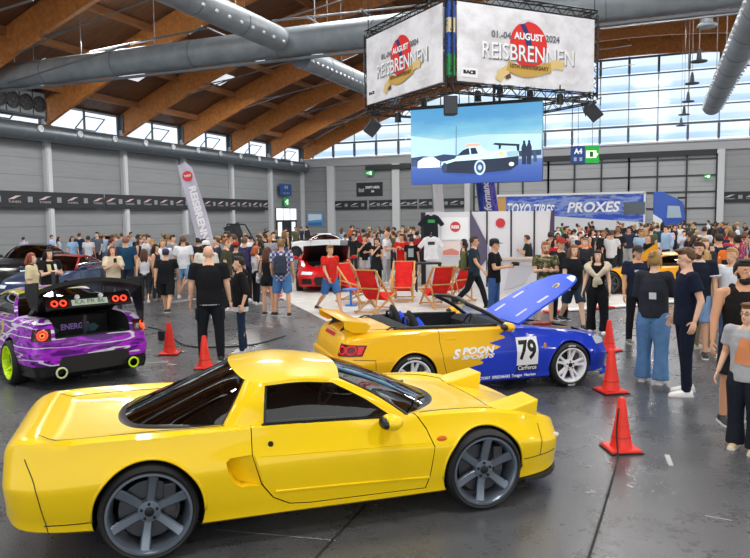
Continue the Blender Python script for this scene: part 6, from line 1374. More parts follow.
    # ---- top
    tt, tc = top[0], top[1]; tm = tc if not isinstance(tc, str) else fabric(tc)
    loose = {'tee': 1.0, 'tank': .35, 'hoodie': 1.35, 'shirt': 1.1, 'dress': .6, 'sweater': 1.4, 'polo': .9}[tt]; e = .022*loose
    b = MB(); hem = {'tee': .86, 'tank': .95, 'hoodie': .88, 'shirt': .84, 'dress': .62, 'sweater': .90, 'polo': .86}[tt]
    wst = .135 if f and loose < 1 else .155
    rg = [(hem, .165+e*.9, .118+e), (.98, .165+e, .118+e), (1.10, wst+e*1.2, .104+e*1.2), (1.28, (.155 if f else .175)+e, (.13 if f else .122)+e), (1.40, (.150 if f else .175)+e, .106+e), (1.475, .12+e*.6, .082+e*.6)]+([(1.505, .075+e*.3, .066+e*.3)] if tt != 'tank' else [])
    if tt == 'dress': rg = [(hem, .25, .2)]+rg[1:]
    loft(b, [(up(V(0, 0, z))+Z0, rx*bw, ry*bw) for z, rx, ry in rg], 20)
    sl = {'tee': .62, 'tank': 0, 'hoodie': 1.9, 'shirt': .66, 'dress': .3, 'sweater': 1.86, 'polo': .58}[tt] if len(top) < 3 else top[2]
    for S0, el, wr, w, s in arms:
        if not sl:
            b.tube([up(V(s*.085, -.085, 1.36))+Z0, up(V(s*.10, -.06, 1.46))+Z0, up(V(s*.10, .01, 1.515))+Z0, up(V(s*.095, .07, 1.45))+Z0], .036*bw, 8); continue
        r0 = .062*bw+e*.7; cone_ball(b, nk+V(s*.035, .005, -.045), .05+e*.5, S0+V(-s*.01, 0, .002), .054*bw+e*.6); b.ball(S0, r0*1.0, 12, 8)
        c0 = S0+V(-s*.02, 0, .0)
        if sl <= 1: b.tube([c0, S0.lerp(el, .15), S0.lerp(el, sl)], [r0*.92, r0, r0*1.04], 12)
        else: b.tube([c0, S0.lerp(el, .2), el, el.lerp(wr, .15), el.lerp(wr, sl-1)], [r0*.92, r0, r0*.86, r0*.84, r0*.66], 12)
    if tt == 'hoodie': b.ball(nk+V(0, .085, .0), (.115, .055, .075), 12, 8)
    if tt == 'polo' or tt == 'shirt': loft(b, [(nk+V(0, -.005, -.02), .078, .075), (nk+V(0, 0, .022), .07, .066)])
    K(b); ts = remesh(b, vox*k, tm, 6); T_o = link_mesh({'tee': 't_shirt', 'tank': 'tank_top', 'hoodie': 'hoodie', 'shirt': 'shirt', 'dress': 'dress', 'sweater': 'sweater', 'polo': 'polo_shirt'}[tt], ts, T)
    # ---- trousers, shorts, skirt
    lt, lc = low[0], low[1]; lm = lc if not isinstance(lc, str) else fabric(lc); b = MB(); w_ = {'trousers': 1., 'jeans': 1.04, 'wide': 1.36, 'shorts': 1.16, 'skinny': .9, 'hotpants': 1.03}[lt]
    loft(b, [(V(0, 0, z)+Z0, rx*bw, ry*bw) for z, rx, ry in ((.84, .155, .115), (.92, .178 if f else .17, .128), (1.0, .172, .124), (1.06, .158, .114))], 20)
    for h, kn, an, fa in legs:
        if lt in ('shorts', 'hotpants'):
            u = .88 if lt == 'shorts' else .38; b.tube([h+V(0, 0, .03), h.lerp(kn, .3), h.lerp(kn, u)], [.098*w_*bw, .098*w_*bw, (.088 if lt == 'shorts' else .094)*w_*bw], 14)
        else: b.tube([h+V(0, 0, .03), h.lerp(kn, .3), kn, kn.lerp(an, .4), an+V(0, 0, -.03)], [.098*bw*min(w_, 1.12), .096*w_*bw, .072*w_*bw, .068*w_*bw, (.056 if lt != 'wide' else .085)*w_], 14)
    K(b); link_mesh({'trousers': 'trousers', 'jeans': 'jeans', 'wide': 'trousers', 'shorts': 'shorts', 'skinny': 'leggings', 'hotpants': 'shorts'}[lt], remesh(b, vox*k, lm, 5), T)
    # ---- shoes
    if not far:
        for h, kn, an, fa in legs:
            b = MB(); y = an.y; z = an.z-.085
            loft_y = [(.075, .030, .028), (.06, .040, .045), (.0, .040, .05), (-.08, .046, .036), (-.15, .047, .028), (-.19, .036, .022), (-.20, .02, .014)]
            n = 14; Pp = [[V(an.x+rx*math.cos(2*PI*q/n), y+yy, z+rz_+rz_*math.sin(2*PI*q/n)) for q in range(n)] for yy, rx, rz_ in loft_y]; b.grid(Pp, True); b.add(Pp[0], [tuple(range(n))]); b.add(Pp[-1], [tuple(range(n))])
            b.tube([an+V(0, .012, -.06), an+V(0, .008, .0)], [.045, .043], 12); K(b); so = b.build('shoe', mat(shoes, .6), T, smooth=50)
            s_ = MB(); s_.prism([(-.041, .08), (.041, .08), (.05, -.1), (.042, -.19), (0, -.21), (-.042, -.19), (-.05, -.1)], .022, (an.x, y, z-.002), (1, 0, 0), (0, 1, 0), (0, 0, 1)); K(s_); s_.build('shoe_sole', mat('dcdcda', .6), so)
    # ---- hair
    hs, hcx = hair; hm = mat(hcx, .55, spec=.35) if isinstance(hcx, str) else hcx
    if hs != 'bald':
        b = MB(); n, m_ = 22, 16; vs = []; fs = []
        for i in range(m_+1):
            th = PI*i/m_
            for q in range(n):
                a = 2*PI*q/n; dd = V(math.sin(th)*math.cos(a), math.sin(th)*math.sin(a), math.cos(th)); sc_ = 1.13+(.05 if dd.z > .3 else 0)
                fr = -dd.y
                if fr > .12 and dd.z < .42+.1*abs(dd.x): sc_ = .86
                if dd.z < (-.74 if hs in ('bun', 'tail', 'mid', 'long') else -.52): sc_ = .84
                if abs(dd.x) > .7 and dd.z < -.28 and fr > -.1: sc_ = .86
                vs.append(hc+RH @ V(dd.x*.080*sc_, .012+dd.y*.098*sc_, .022+dd.z*.103*sc_))
        for i in range(m_):
            for q in range(n): fs.append((i*n+q, (i+1)*n+q, (i+1)*n+(q+1) % n, i*n+(q+1) % n))
        b.add(vs, fs)
        if hs in ('quiff', 'short'): b.ball(hd(0, -.055 if hs == 'quiff' else -.03, .118), (.062, .05, .026), 12, 8, RH)
        if hs in ('long', 'mid'):
            e_ = -.33 if hs == 'long' else -.17
            for x in (-.055, 0, .055): b.tube([hd(x, .06, .04), hd(x*1.3, .10, -.08), hd(x*1.35, .105, e_*.6), hd(x*.9, .10, e_)], [.045, .05, .046, .02], 10)
            for s in (-1, 1): b.tube([hd(s*.07, .0, .06), hd(s*.090, .0, -.06), hd(s*.088, -.01+.03, e_*.62)], [.03, .03, .014], 8)
        if hs == 'bun':
            b.ball(hd(.01, .10, .09), (.05, .05, .05), 12, 8); b.ball(hd(-.02, .11, .115), (.03, .03, .035), 8, 6); b.ball(hd(.03, .115, .07), (.03, .03, .03), 8, 6)
            for q in (-.07, .07): b.tube([hd(q, .0, .05), hd(q*1.2, .01, -.04), hd(q*1.1, .01, -.10)], [.02, .016, .006], 6)
        if hs == 'tail': b.tube([hd(0, .09, .06), hd(0, .14, .03), hd(0, .14, -.12), hd(0, .12, -.2)], [.02, .032, .03, .008], 8)
        if hs == 'curly':
            for i in range(14): a = i*2.4; b.ball(hd(.075*math.cos(a), .02+.07*math.sin(a), .06+.05*math.sin(i*1.7)), .035, 8, 6)
        K(b); link_mesh('hair', smooth(b.mesh(hm, True), 80), T)
    if beard:
        b = MB(); b.ball(hd(0, -.034, -.085), (.060, .062, .048), 14, 10, RH); b.ball(hd(0, -.084, -.062), (.034, .018, .012), 10, 6, RH)
        for s in (-1, 1): b.tube([hd(s*.072, -.005, .0), hd(s*.066, -.03, -.06)], [.012, .02], 8)
        K(b); b.build('beard', mat(beard, .7), T, smooth=True)
    if hat:
        b = MB(); vs = [[hc+RH @ V(.092*math.cos(a)*r, .012+.108*math.sin(a)*r, .055+z) for a in [2*PI*q/20 for q in range(20)]] for r, z in ((1., -.01), (1., .03), (.88, .065), (.55, .088), (.05, .095))]; b.grid(vs, True); b.add(vs[0], [tuple(range(20))]); b.add(vs[-1], [tuple(range(20))])
        b.grid([[hd(.085*math.cos(a), -.06-.03-.0*math.sin(a), .06) for a in [PI*q/8 for q in range(9)]], [hd(.085*math.cos(a), -.085-.095*math.sin(a), .045) for a in [PI*q/8 for q in range(9)]], [hd(.08*math.cos(a), -.085-.09*math.sin(a), .037) for a in [PI*q/8 for q in range(9)]]])
        K(b); b.build('cap', mat(hat, .8), T, smooth=50)
    # ---- face
    if not far:
        for s in (-1, 1):
            b = MB(); b.ball(hd(s*.032, -.081, .012), (.0125, .008, .008), 10, 6, RH); b.m = 1; b.ball(hd(s*.032, -.0865, .012), (.006, .004, .006), 8, 6, RH); K(b); b.build('eye', [mat('e9e6e2', .3), mat('2a1d16', .2)], T, smooth=True)
            b = MB(); b.tube([hd(s*.018, -.090, .034), hd(s*.034, -.088, .039), hd(s*.050, -.076, .034)], .0045, 6); K(b); b.build('eyebrow', hm if hs != 'bald' else mat('6b4a34', .7), T)
        b = MB(); b.tube([hd(-.024, -.078, -.060), hd(0, -.090, -.062), hd(.024, -.078, -.060)], [.003, .0065, .003], 8); K(b); b.build('mouth', mat('a8584c', .5), T, smooth=True)
    info = dict(T=T, k=k, g=g, rz=rz, hd=lambda *a: hd(*a)*k, up=lambda *a: (up(V(*a))+Z0)*k, arms=[(a*k, e_*k, w*k, d_, s) for a, e_, w, d_, s in arms], legs=[(a*k, b_*k, c*k) for a, b_, c, _ in legs], top=T_o, bw=bw, e=e)
    if extra:
        for fn in (extra if isinstance(extra, (list, tuple)) else [extra]): fn(info)
    return info
# ---- things people wear or carry
def W(info, p): return info['g']+Matrix.Rotation(info['rz'], 3, 'Z') @ Vector(p)
def held(info, name, label, cat, local, group=None):
    return thing(name, label, cat, W(info, local), info['rz'], group)
def backpack(c, label, c2=None):
    def fn(i):
        k = i['k']; o = i['up'](0, .21+i['e'], 1.22); T = held(i, 'backpack', label, 'backpack', o)
        b = MB(); loft(b, [(Vector((0, .0, z*k)), rx*k, ry*k) for z, rx, ry in ((-.24, .10, .05), (-.22, .145, .085), (0, .155, .095), (.17, .14, .08), (.22, .09, .05))], 18); b.build('bag_body', fabric(c), T, smooth=50)
        b = MB(); b.box((0, .09*k, -.09*k), (.22*k, .05*k, .2*k)); b.build('front_pocket', fabric(c2 or c), T, bevel=.02*k)
        for s in (-1, 1): MB().tube([Vector((s*.085, -.05, .17))*k, Vector((s*.10, -.16, .265))*k, Vector((s*.11, -.31, .20))*k, Vector((s*.115, -.355, .05))*k, Vector((s*.14, -.27, -.12))*k, Vector((s*.14, -.06, -.18))*k], .017*k, 8).build('shoulder_strap', fabric(c2 or c), T, smooth=True)
    return fn
def phone(label='dark phone held up by a visitor', c='15171a', hand=1, size=(.075, .012, .15), name='phone', cat='phone'):
    def fn(i):
        a, e, w, d, s = i['arms'][0 if hand > 0 else 1]; p = w+d*.11+Vector((0, -.01, .05)); T = held(i, name, label, cat, p)
        b = MB(); b.box((0, 0, 0), size); b.build('phone_body' if name == 'phone' else 'body_shell', mat(c, .3), T, bevel=.008)
        if name == 'camera': b = MB(); b.cyl((0, -.03, 0), (0, -.12, 0), .04); b.build('lens', mat('101113', .2), T, smooth=40)
        else: b = MB(); b.box((0, .007, 0), (size[0]*.85, .002, size[2]*.88)); b.build('phone_screen', mat('2d3138', .1), T)
    return fn
def shoulder_bag(c, label, side=1, z=.95):
    def fn(i):
        k = i['k']; p = i['up'](side*.25, .02, z); T = held(i, 'shoulder_bag', label, 'bag', p); b = MB(); loft(b, [(Vector((0, 0, q*k)), rx*k, ry*k) for q, rx, ry in ((-.15, .03, .08), (-.13, .055, .12), (0, .06, .13), (.12, .04, .11), (.14, .02, .09))]); b.build('bag_body', c if not isinstance(c, str) else fabric(c), T, smooth=60)
        s_ = i['up'](-side*.06, 0, 1.535)-i['up'](side*.25, .02, z); MB().tube([Vector((0, -.08, .12))*k, Vector((0, -.14, .25))*k+s_*.35+Vector((side*.04, 0, 0)), s_+Vector((0, -.05, .0)), s_+Vector((0, .06, 0)), Vector((side*.02, .15, .25))*k+s_*.35, Vector((0, .08, .12))*k], .012*k, 6).build('bag_strap', mat('2a2b2e', .7), T, smooth=True)
    return fn
def chest_print(pts, c, front=True, size=1., txt=None):
    def fn(i):
        tr = surf_bvh(i['top'].data); k = i['k']; o = i['up'](0, -.6 if front else .6, 1.25); d = Vector((0, 1 if front else -1, 0)); u = Vector((1 if front else -1, 0, 0))
        if txt: lay_text('shirt_text', txt, size*k, tr, o, u, (0, 0, 1), d, mat(c, .8), i['top'], .006)
        else: lay_poly('shirt_print', [(x*k, y*k) for x, y in pts], tr, o, u, (0, 0, 1), d, mat(c, .8), i['top'], .006, 6)
    return fn
def patt(key, stops, scale, kind='noise'):
    m, t = nmat(key, '808080', rough=.9, spec=.2)
    if t:
        v = t.obj()
        if kind == 'check':
            s = t.sep(v); a = t.math('GREATER_THAN', t.math('PINGPONG', s[0], scale), scale*.5); c = t.math('GREATER_THAN', t.math('PINGPONG', s[2], scale), scale*.55); t.col(t.ramp(t.math('ADD', t.math('MULTIPLY', a, .4), t.math('MULTIPLY', c, .35)), stops, 'CONSTANT'))
        else: t.col(t.ramp(t.noise(v, scale, 3, .55), stops, 'CONSTANT'))
    return m
CAMO = patt('camo', [(0, '3a3d2c'), (.44, '6d6a48'), (.5, '2b2d24'), (.56, '8f8a68')], 14); PLAID = patt('plaid', [(0, 'd9dbe6'), (.3, '5a5a86'), (.5, '34386a'), (.7, '9b9cc0')], .06, 'check')
FLOR = patt('floral', [(0, '8e2242'), (.45, 'c04a6a'), (.5, '5c1430'), (.58, 'b98aa0')], 18); DENIM = '5f87b4'; BLKC = '1d1f23'
# ------------------------------------------------------------------ the visitors one can tell apart
NV = .011
def sweater_knot(i):
    m = fabric('c9bda6'); k = i['k']; b = MB(); up = i['up']
    b.tube([up(-.22, -.02, 1.43), up(-.17, .09, 1.46), up(0, .13, 1.46), up(.17, .09, 1.46), up(.22, -.02, 1.43)], [.085*k, .095*k, .10*k, .095*k, .085*k], 10)
    for s in (-1, 1): b.tube([up(s*.22, .0, 1.45), up(s*.17, -.12, 1.38), up(s*.04, -.17, 1.26)], [.085*k, .075*k, .05*k], 10)
    b.tube([up(.03, -.17, 1.27), up(-.02, -.185, 1.15), up(-.03, -.18, 1.02)], [.05*k, .062*k, .055*k], 10); b.tube([up(-.03, -.17, 1.27), up(.06, -.185, 1.16), up(.09, -.18, 1.08)], [.045*k, .055*k, .045*k], 10)
    link_mesh('knotted_jumper', remesh(b, .012, m, 4), i['T'])
def glasses(i):
    b = MB(); hd = i['hd']
    for s in (-1, 1): b.tube([hd(s*.032+.02*math.cos(a), -.098, .010+.017*math.sin(a)) for a in [2*PI*q/14 for q in range(14)]], .0025, 5, closed=True); b.tube([hd(s*.052, -.095, .012), hd(s*.078, .0, .012)], .0025, 5)
    b.tube([hd(-.012, -.1, .012), hd(.012, -.1, .012)], .0025, 5); b.build('glasses', mat('1a1a1c', .4), i['T'])
def collar_trim(i):
    up = i['up']; b = MB(); b.tube([up(.085*math.cos(a), .078*math.sin(a)-.005, 1.50) for a in [2*PI*q/20 for q in range(20)]], .012, 6, closed=True); b.build('collar_trim', mat('e6e6e8', .8), i['T'])
    for a, e, w, d, s in i['arms']: p = a.lerp(e, .62); u = (e-a).normalized(); x = u.orthogonal().normalized(); y = u.cross(x); MB().tube([p+(x*math.cos(q)+y*math.sin(q))*.094 for q in [2*PI*j/16 for j in range(16)]], .010, 6, closed=True).build('sleeve_trim', mat('e6e6e8', .8), i['T'])
def lanyard(c):
    def fn(i): up = i['up']; MB().tube([up(-.07, .03, 1.52), up(-.09, -.12, 1.42), up(0, -.185, 1.15), up(.09, -.12, 1.42), up(.07, .03, 1.52)], .009, 6).build('lanyard', mat(c, .7), i['T'], smooth=True)
    return fn
def belt(c):
    def fn(i): up = i['up']; MB().tube([up(.188*math.cos(a), .146*math.sin(a), .895) for a in [2*PI*q/24 for q in range(24)]], .012, 6, closed=True).build('belt', mat(c, .6), i['T'])
    return fn
def hem(c):
    def fn(i): up = i['up']; b = MB(); loft(b, [(up(0, 0, .80), .186*i['k'], .142*i['k']), (up(0, 0, .90), .184*i['k'], .14*i['k'])], 20); b.build('shirt_hem', fabric(c), i['T'], smooth=50)
    return fn
def hip_pouch(i):
    for s in (-1, 1): b = MB(); b.box(i['legs'][0 if s > 0 else 1][0].lerp(i['legs'][0 if s > 0 else 1][1], .45)+Vector((s*.095, .02, 0)), (.05, .15, .19)); b.build('leg_pocket', fabric('23262c'), i['T'], bevel=.02)
G1 = 'visitors around the cars'
# right foreground
pb = person('bearded man in black tank top behind the boy in the grey t-shirt', 738, 260, 424, 22, hair=('short', '17130f'), top=('tank', '1d1b1a'), low=('shorts', '22242a'), shoes='2a2b2e', vox=.009, beard='17130f', build=1.12, skin=2, hy=12, pose=dict(L=((2, 3, 5), (-2, 3, 5)), A=((38, 8, 50, 30), (6, 14, 14, 10))))
kid = person('boy with glasses in grey printed t-shirt, dark cargo trousers and beige boots', 744, 303, 450, -14, hair=('quiff', '6b4a2c'), top=('tee', 'a9abb0'), low=('wide', '1f242e'), shoes='c9b88e', vox=.009, skin=1, pose='pocket', hy=-14, extra=[glasses, chest_print([(-.12, -.16), (.13, -.20), (.12, .10), (-.04, .15)], 'd98a5a')])
# hand on the boy's shoulder: strap of a blue bag
T = held(kid, 'bag_strap', 'blue bag strap over the shoulder of the boy in the grey t-shirt', 'strap', (0, 0, 0)); MB().tube([kid['up'](.15, -.02, 1.53), kid['up'](.14, -.13, 1.46), kid['up'](.10, -.16, 1.30)], .028, 8).build('strap_band', fabric('2f45b8'), T, smooth=True); MB().tube([kid['up'](.15, -.02, 1.53), kid['up'](.15, .12, 1.42), kid['up'](.12, .15, 1.2)], .028, 8).build('strap_band', fabric('2f45b8'), T, smooth=True)
person('man in navy t-shirt and navy trousers with white trainers looking at his companion', 684, 248, 394, -72, hair=('quiff', '5a3d26'), top=('tee', '171f33'), low=('trousers', '161d2e'), shoes='f0f0ee', vox=NV, pose='pocket', hp=14, skin=1)
person('woman with blond bun in dark grey sweatshirt and wide blue jeans, seen from behind', 652, 251, 382, 165, 'f', ('bun', 'a5824f'), ('sweater', '2c3038'), ('wide', '5b83b0'), 'e3e5e6', vox=NV, pose='chin', skin=4, extra=chest_print([(-.02, -.09), (.07, -.09), (.07, .0), (-.02, .0)], 'd9dce2', False))
person('young bearded man in dark t-shirt with white trim and blue denim shorts', 696, 242, 357, 4, hair=('short', '3b2819'), top=('tee', '1c2230'), low=('shorts', '7b9cc0'), shoes='24262b', vox=NV, beard='4a3320', pose='stand', extra=collar_trim, hy=-20)
person('man in black cap and dark navy t-shirt looking right behind the woman in jeans', 636, 246, 343, 18, hair=('short', '2b1f18'), top=('tee', '20263a'), low=('trousers', '1d1f24'), shoes='6d6a62', vox=NV, hat='2d2c2c', hy=10, extra=chest_print([(-.09, .08), (-.02, .08), (-.02, .12), (-.09, .12)], 'b9c2d6'))
person('woman in black with a beige jumper knotted over her shoulders beside the blue bonnet', 597, 250, 333, -8, 'f', ('long', '2c1d16'), ('tank', '16171a'), ('wide', '1a1b1f'), 'eceae6', vox=NV, pose=dict(L=((4, 4, 6), (-5, 4, 5)), A=((6, 12, 24, 5), (2, 14, 20, 4))), extra=sweater_knot, skin=4)
person('woman in black t-shirt and denim shorts, long fair brown hair, by the blue bonnet', 573, 242, 327, 20, 'f', ('long', '7a5535'), ('tee', '1b1d21'), ('shorts', '2f3d4c'), '2c2e33', vox=NV, pose='walk', build=1.06, skin=4)
person('man in camouflage t-shirt and grey shorts with ginger hair behind the raised bonnet', 545, 242, 325, 10, hair=('short', 'a86a3a'), top=('tee', CAMO), low=('shorts', 'b9bfc8'), shoes='3a3c42', vox=NV, beard='9a6438', skin=1, pose='camera', extra=glasses)
person('man in black with red cap behind the woman in denim shorts', 560, 238, 320, 30, hair=('short', '2b1f18'), top=('tee', '222428'), low=('trousers', '17181b'), shoes='202226', vox=.014, hat='b3221f')
person('man with greying hair in dark t-shirt behind the woman with the knotted jumper', 586, 238, None, -30, hair=('short', '7a706a'), top=('tee', '2a2c31'), low=('trousers', '24262a'), H=1.66, vox=.014)
person('man in navy t-shirt with orange lanyard and light jeans in the right-hand aisle', 717, 234, 312, -150, hair=('short', '2a1d15'), top=('tee', '1d2c4a'), low=('jeans', 'b3c3d2'), shoes='d9dadc', vox=.013, extra=[lanyard('e0672a'), backpack('e0702c', 'orange backpack worn by the man in the navy t-shirt', '23262c')])
person('woman in maroon patterned blouse beside the man with the orange lanyard', 735, 235, 307, -140, 'f', ('bun', '2b1c16'), ('tee', FLOR), ('jeans', '4a5d7a'), 'd0d0d2', vox=.013, extra=shoulder_bag(patt('tote', [(0, '3a3f48'), (.45, 'a9b0ba'), (.55, '5c636e')], 20), 'grey patterned tote bag at the side of the woman in maroon', 1, .82))
person('man in white t-shirt with light hair behind the bearded man in the tank top', 729, 248, 358, -30, hair=('short', 'b08a5e'), top=('tee', 'dfe4ea'), low=('jeans', '4d6484'), vox=.013)
person('woman with long blond hair and beige top behind the young bearded man', 706, 250, None, 150, 'f', ('long', 'b8925c'), ('tee', 'c2a888'), ('trousers', 'a08c70'), 'c9c0b0', H=1.66, vox=.014)
# by the booth
person('man with olive backpack, dark teal t-shirt and black trousers walking right', 474, 234, 309, 80, hair=('short', '3a2c22'), top=('tee', '243440'), low=('trousers', '1b1d21'), shoes='2a2b2f', vox=.012, pose='walk', extra=[glasses, backpack('5c5f3f', 'olive green backpack on the man in the dark teal t-shirt')])
person('man in black t-shirt and black cap holding a camera before the booth', 494, 239, 322, 75, hair=('short', '241a14'), top=('tee', '17181b'), low=('jeans', '3f5f96'), shoes='2a2b2f', vox=.012, hat='1a1b1e', pose='camera', extra=phone('black camera in the hands of the man in black t-shirt and cap', '1a1b1e', 1, (.13, .06, .09), 'camera', 'camera'))
person('dark-haired woman in black top behind the olive backpack', 464, 239, None, -100, 'f', ('mid', '241a15'), ('tank', '1c1d21'), ('jeans', '8fa6bf'), 'd0d0d0', H=1.60, vox=.014)
person('man in dark grey t-shirt and jeans leaning at the booth counter', 529, 235, 288, -105, hair=('short', '4a2f22'), top=('tee', '2f3134'), low=('jeans', '31507e'), shoes='2a2b2f', vox=.014, pose='phone', lean=6)
person('dark-haired woman in red top behind the man in camouflage', 556, 238, None, 30, 'f', ('long', '2a1714'), ('tee', 'b2262e'), ('trousers', '22242a'), H=1.64, vox=.016)
# middle, around the deck chairs
person('man in red t-shirt and blue denim shorts walking past the deck chairs', 331, 243, 314, 35, hair=('short', '8a6a44'), top=('tee', 'cf2a26'), low=('shorts', '3f6ea8'), shoes='2b2d33', vox=.012, pose='walk', skin=0, hp=8)
person('man in black t-shirt and pale grey shorts behind the red deck chairs', 365, 235, 283, 10, hair=('short', '2a1f18'), top=('tee', '1c1e22'), low=('shorts', 'c3c6c9'), shoes='d6d6d6', vox=.013, pose='chin')
person('woman in loose black dress behind the red deck chairs', 377, 238, 287, 20, 'f', ('tail', '33241b'), ('dress', '1f2125'), ('trousers', '1b1c20'), '2a2b2e', vox=.013, pose='chin')
person('bald man in white t-shirt and light trousers talking to the man in the red polo', 387, 231, 284, 70, hair=('bald', '000000'), top=('tee', 'e9eaec'), low=('trousers', 'b3b7bb'), shoes='d6d6d6', vox=.013, pose='camera')
person('man in red polo shirt between the bald man in white and the man in black', 402, 234, 285, -20, hair=('short', '3b2a20'), top=('polo', 'd0211f'), low=('trousers', '3a3c42'), vox=.013, pose='phone')
person('man in black t-shirt with white back print beside the hanging white shirt', 412, 237, 287, 165, hair=('short', '2b1f19'), top=('tee', '1c1d21'), low=('trousers', '22242a'), vox=.013, extra=chest_print([(-.10, -.16), (.10, -.16), (.10, .14), (-.10, .14)], '9aa3a6', False))
person('man in dark clothes with green bag, left of the man in grey shorts', 354, 234, 275, -30, hair=('short', '2b1f19'), top=('tee', '26292c'), low=('trousers', '3a3d40'), vox=.014, extra=shoulder_bag('1f7a45', 'green shoulder bag on the man in dark clothes behind the deck chairs'))
person('slim visitor in grey shirt and light trousers at the back of the deck chairs', 346, 234, 272, 150, hair=('short', '4a3626'), top=('tee', '8f979f'), low=('trousers', 'a7acb2'), vox=.015)
# left of the red sports coupe
person('bald man in black t-shirt and dark work trousers, seen from behind by the cone', 212, 245, 361, 176, hair=('bald', '000000'), top=('tee', '1a1b1f'), low=('trousers', '1c2027'), shoes='2a2a2c', vox=NV, build=1.1, pose=dict(L=((2, 3, 5), (-2, 3, 5)), A=((2, 10, 14, 8), (2, 10, 14, 8))), extra=[belt('9aa0a6'), hip_pouch], skin=1)
person('dark-haired woman in black hoodie and dark jeans facing the bald man', 242, 257, 353, -82, 'f', ('short', '241b17'), ('hoodie', '1c1d20', 1.3), ('skinny', '26364c'), 'c9ccd0', vox=NV, extra=hem('dcdde2'), pose='pocket', skin=1)
person('man with plaid shirt, grey backpack and blue denim shorts, seen from behind', 283, 239, 316, 172, hair=('curly', '8a6a48'), top=('shirt', PLAID), low=('shorts', '4f80b8'), shoes='23252a', vox=NV, extra=backpack('3a4150', 'small grey backpack on the man in the plaid shirt'), pose='wide')
person('woman with very long brown hair, black shorts and a floral shoulder bag', 269, 247, 315, 160, 'f', ('long', '5e3d28'), ('tank', '202226'), ('hotpants', '202226'), '24262a', vox=NV, skin=0, extra=shoulder_bag(patt('florbag', [(0, 'e6e2e2'), (.48, '7a7d86'), (.56, 'c9c4c8')], 22), 'white floral shoulder bag on the woman with very long brown hair', 1, 1.0))
person('ginger-haired woman in white tank top and black trousers', 257, 246, 304, 120, 'f', ('mid', 'b0602f'), ('tank', 'e3e4e8'), ('trousers', '202329'), 'dcdcdc', vox=.012, skin=4)
person('man in navy jacket with dark purple backpack behind the ginger-haired woman', 246, 237, 301, 170, hair=('short', '6b5138'), top=('sweater', '2a2c4c'), low=('trousers', '24262c'), vox=.013, extra=backpack('3b3560', 'dark purple backpack on the man in the navy jacket'))
person('ginger-haired man in olive t-shirt and dark trousers looking right', 228, 238, 310, 80, hair=('curly', 'a2643a'), top=('tee', '4b4d38'), low=('trousers', '2a2b2e'), shoes='e6e6e6', vox=.012, skin=4)
person('visitor in red cap and dark shirt beside the ginger-haired man in olive', 235, 242, None, 150, hair=('short', '2b1f18'), top=('tee', '34363c'), low=('trousers', '2a2c30'), H=1.68, vox=.015, hat='a3242a')
person('man in cream shirt and white cap behind the bald man in black', 205, 241, None, 170, hair=('short', '3a2a20'), top=('shirt', 'd9d4c8'), low=('trousers', '3a3d44'), H=1.78, vox=.014, hat='dfe0e0')
person('man in white t-shirt and light blue shorts with white socks, seen from behind', 185, 236, 298, 172, hair=('short', '5a4030'), top=('tee', 'e6e9ee', .7), low=('shorts', '7fa9cf'), shoes='e6e6e6', vox=.012, pose='wide')
person('man in black t-shirt, black shorts and blue cap, seen from behind', 168, 247, 314, 168, hair=('short', '2a201a'), top=('tee', '1b1d22'), low=('shorts', '1e2024'), shoes='202226', vox=NV, hat='2a3a70', build=1.1, pose='walk')
person('woman with long brown hair, white top and black leggings walking away', 146, 247, 304, 175, 'f', ('long', '5a3826'), ('tank', 'd9dce4'), ('skinny', '24272e'), 'd6d6d6', vox=NV, pose='walk', skin=0)
person('man in deep teal t-shirt with broad back in the crowd at left', 128, 237, 299, 178, hair=('short', '8a5a3c'), top=('tee', '1f4560'), low=('trousers', '2c3340'), vox=.013, build=1.08)
person('man in white t-shirt left of the man in deep teal', 113, 239, 284, 110, hair=('short', '3a2a20'), top=('tee', 'dde3ec'), low=('trousers', '3c4048'), vox=.014, hat='7a2a2e')
person('woman in cream shirt with reddish brown hair looking at her phone behind the purple car', 111, 246, None, 8, 'f', ('mid', '7a3a28'), ('shirt', 'd9ccae', .8), ('trousers', '3a3c40'), H=1.66, vox=.012, pose='phone', skin=4, extra=phone('phone in the hands of the woman in the cream shirt'))
person('woman in pale yellow top with reddish hair beside the purple drift car', 29, 253, None, 70, 'f', ('mid', '8a4630'), ('tee', 'dccfa6', .9), ('jeans', '3c5272'), H=1.62, vox=NV, skin=4, extra=shoulder_bag('2a2c31', 'dark handbag of the woman in pale yellow', 1, .8))
person('dark-haired woman in black with yellow and white shawl and folded arms', 47, 249, None, 30, 'f', ('mid', '1e1714'), ('tee', '1c1d20'), ('trousers', '1f2125'), H=1.66, vox=NV, pose='cross', build=1.18, skin=4, extra=[chest_print([(-.13, -.05), (-.05, -.05), (-.05, .18), (-.13, .18)], 'd9cf9a'), chest_print([(.03, -.05), (.11, -.05), (.11, .18), (.03, .18)], 'e2e0d6')])
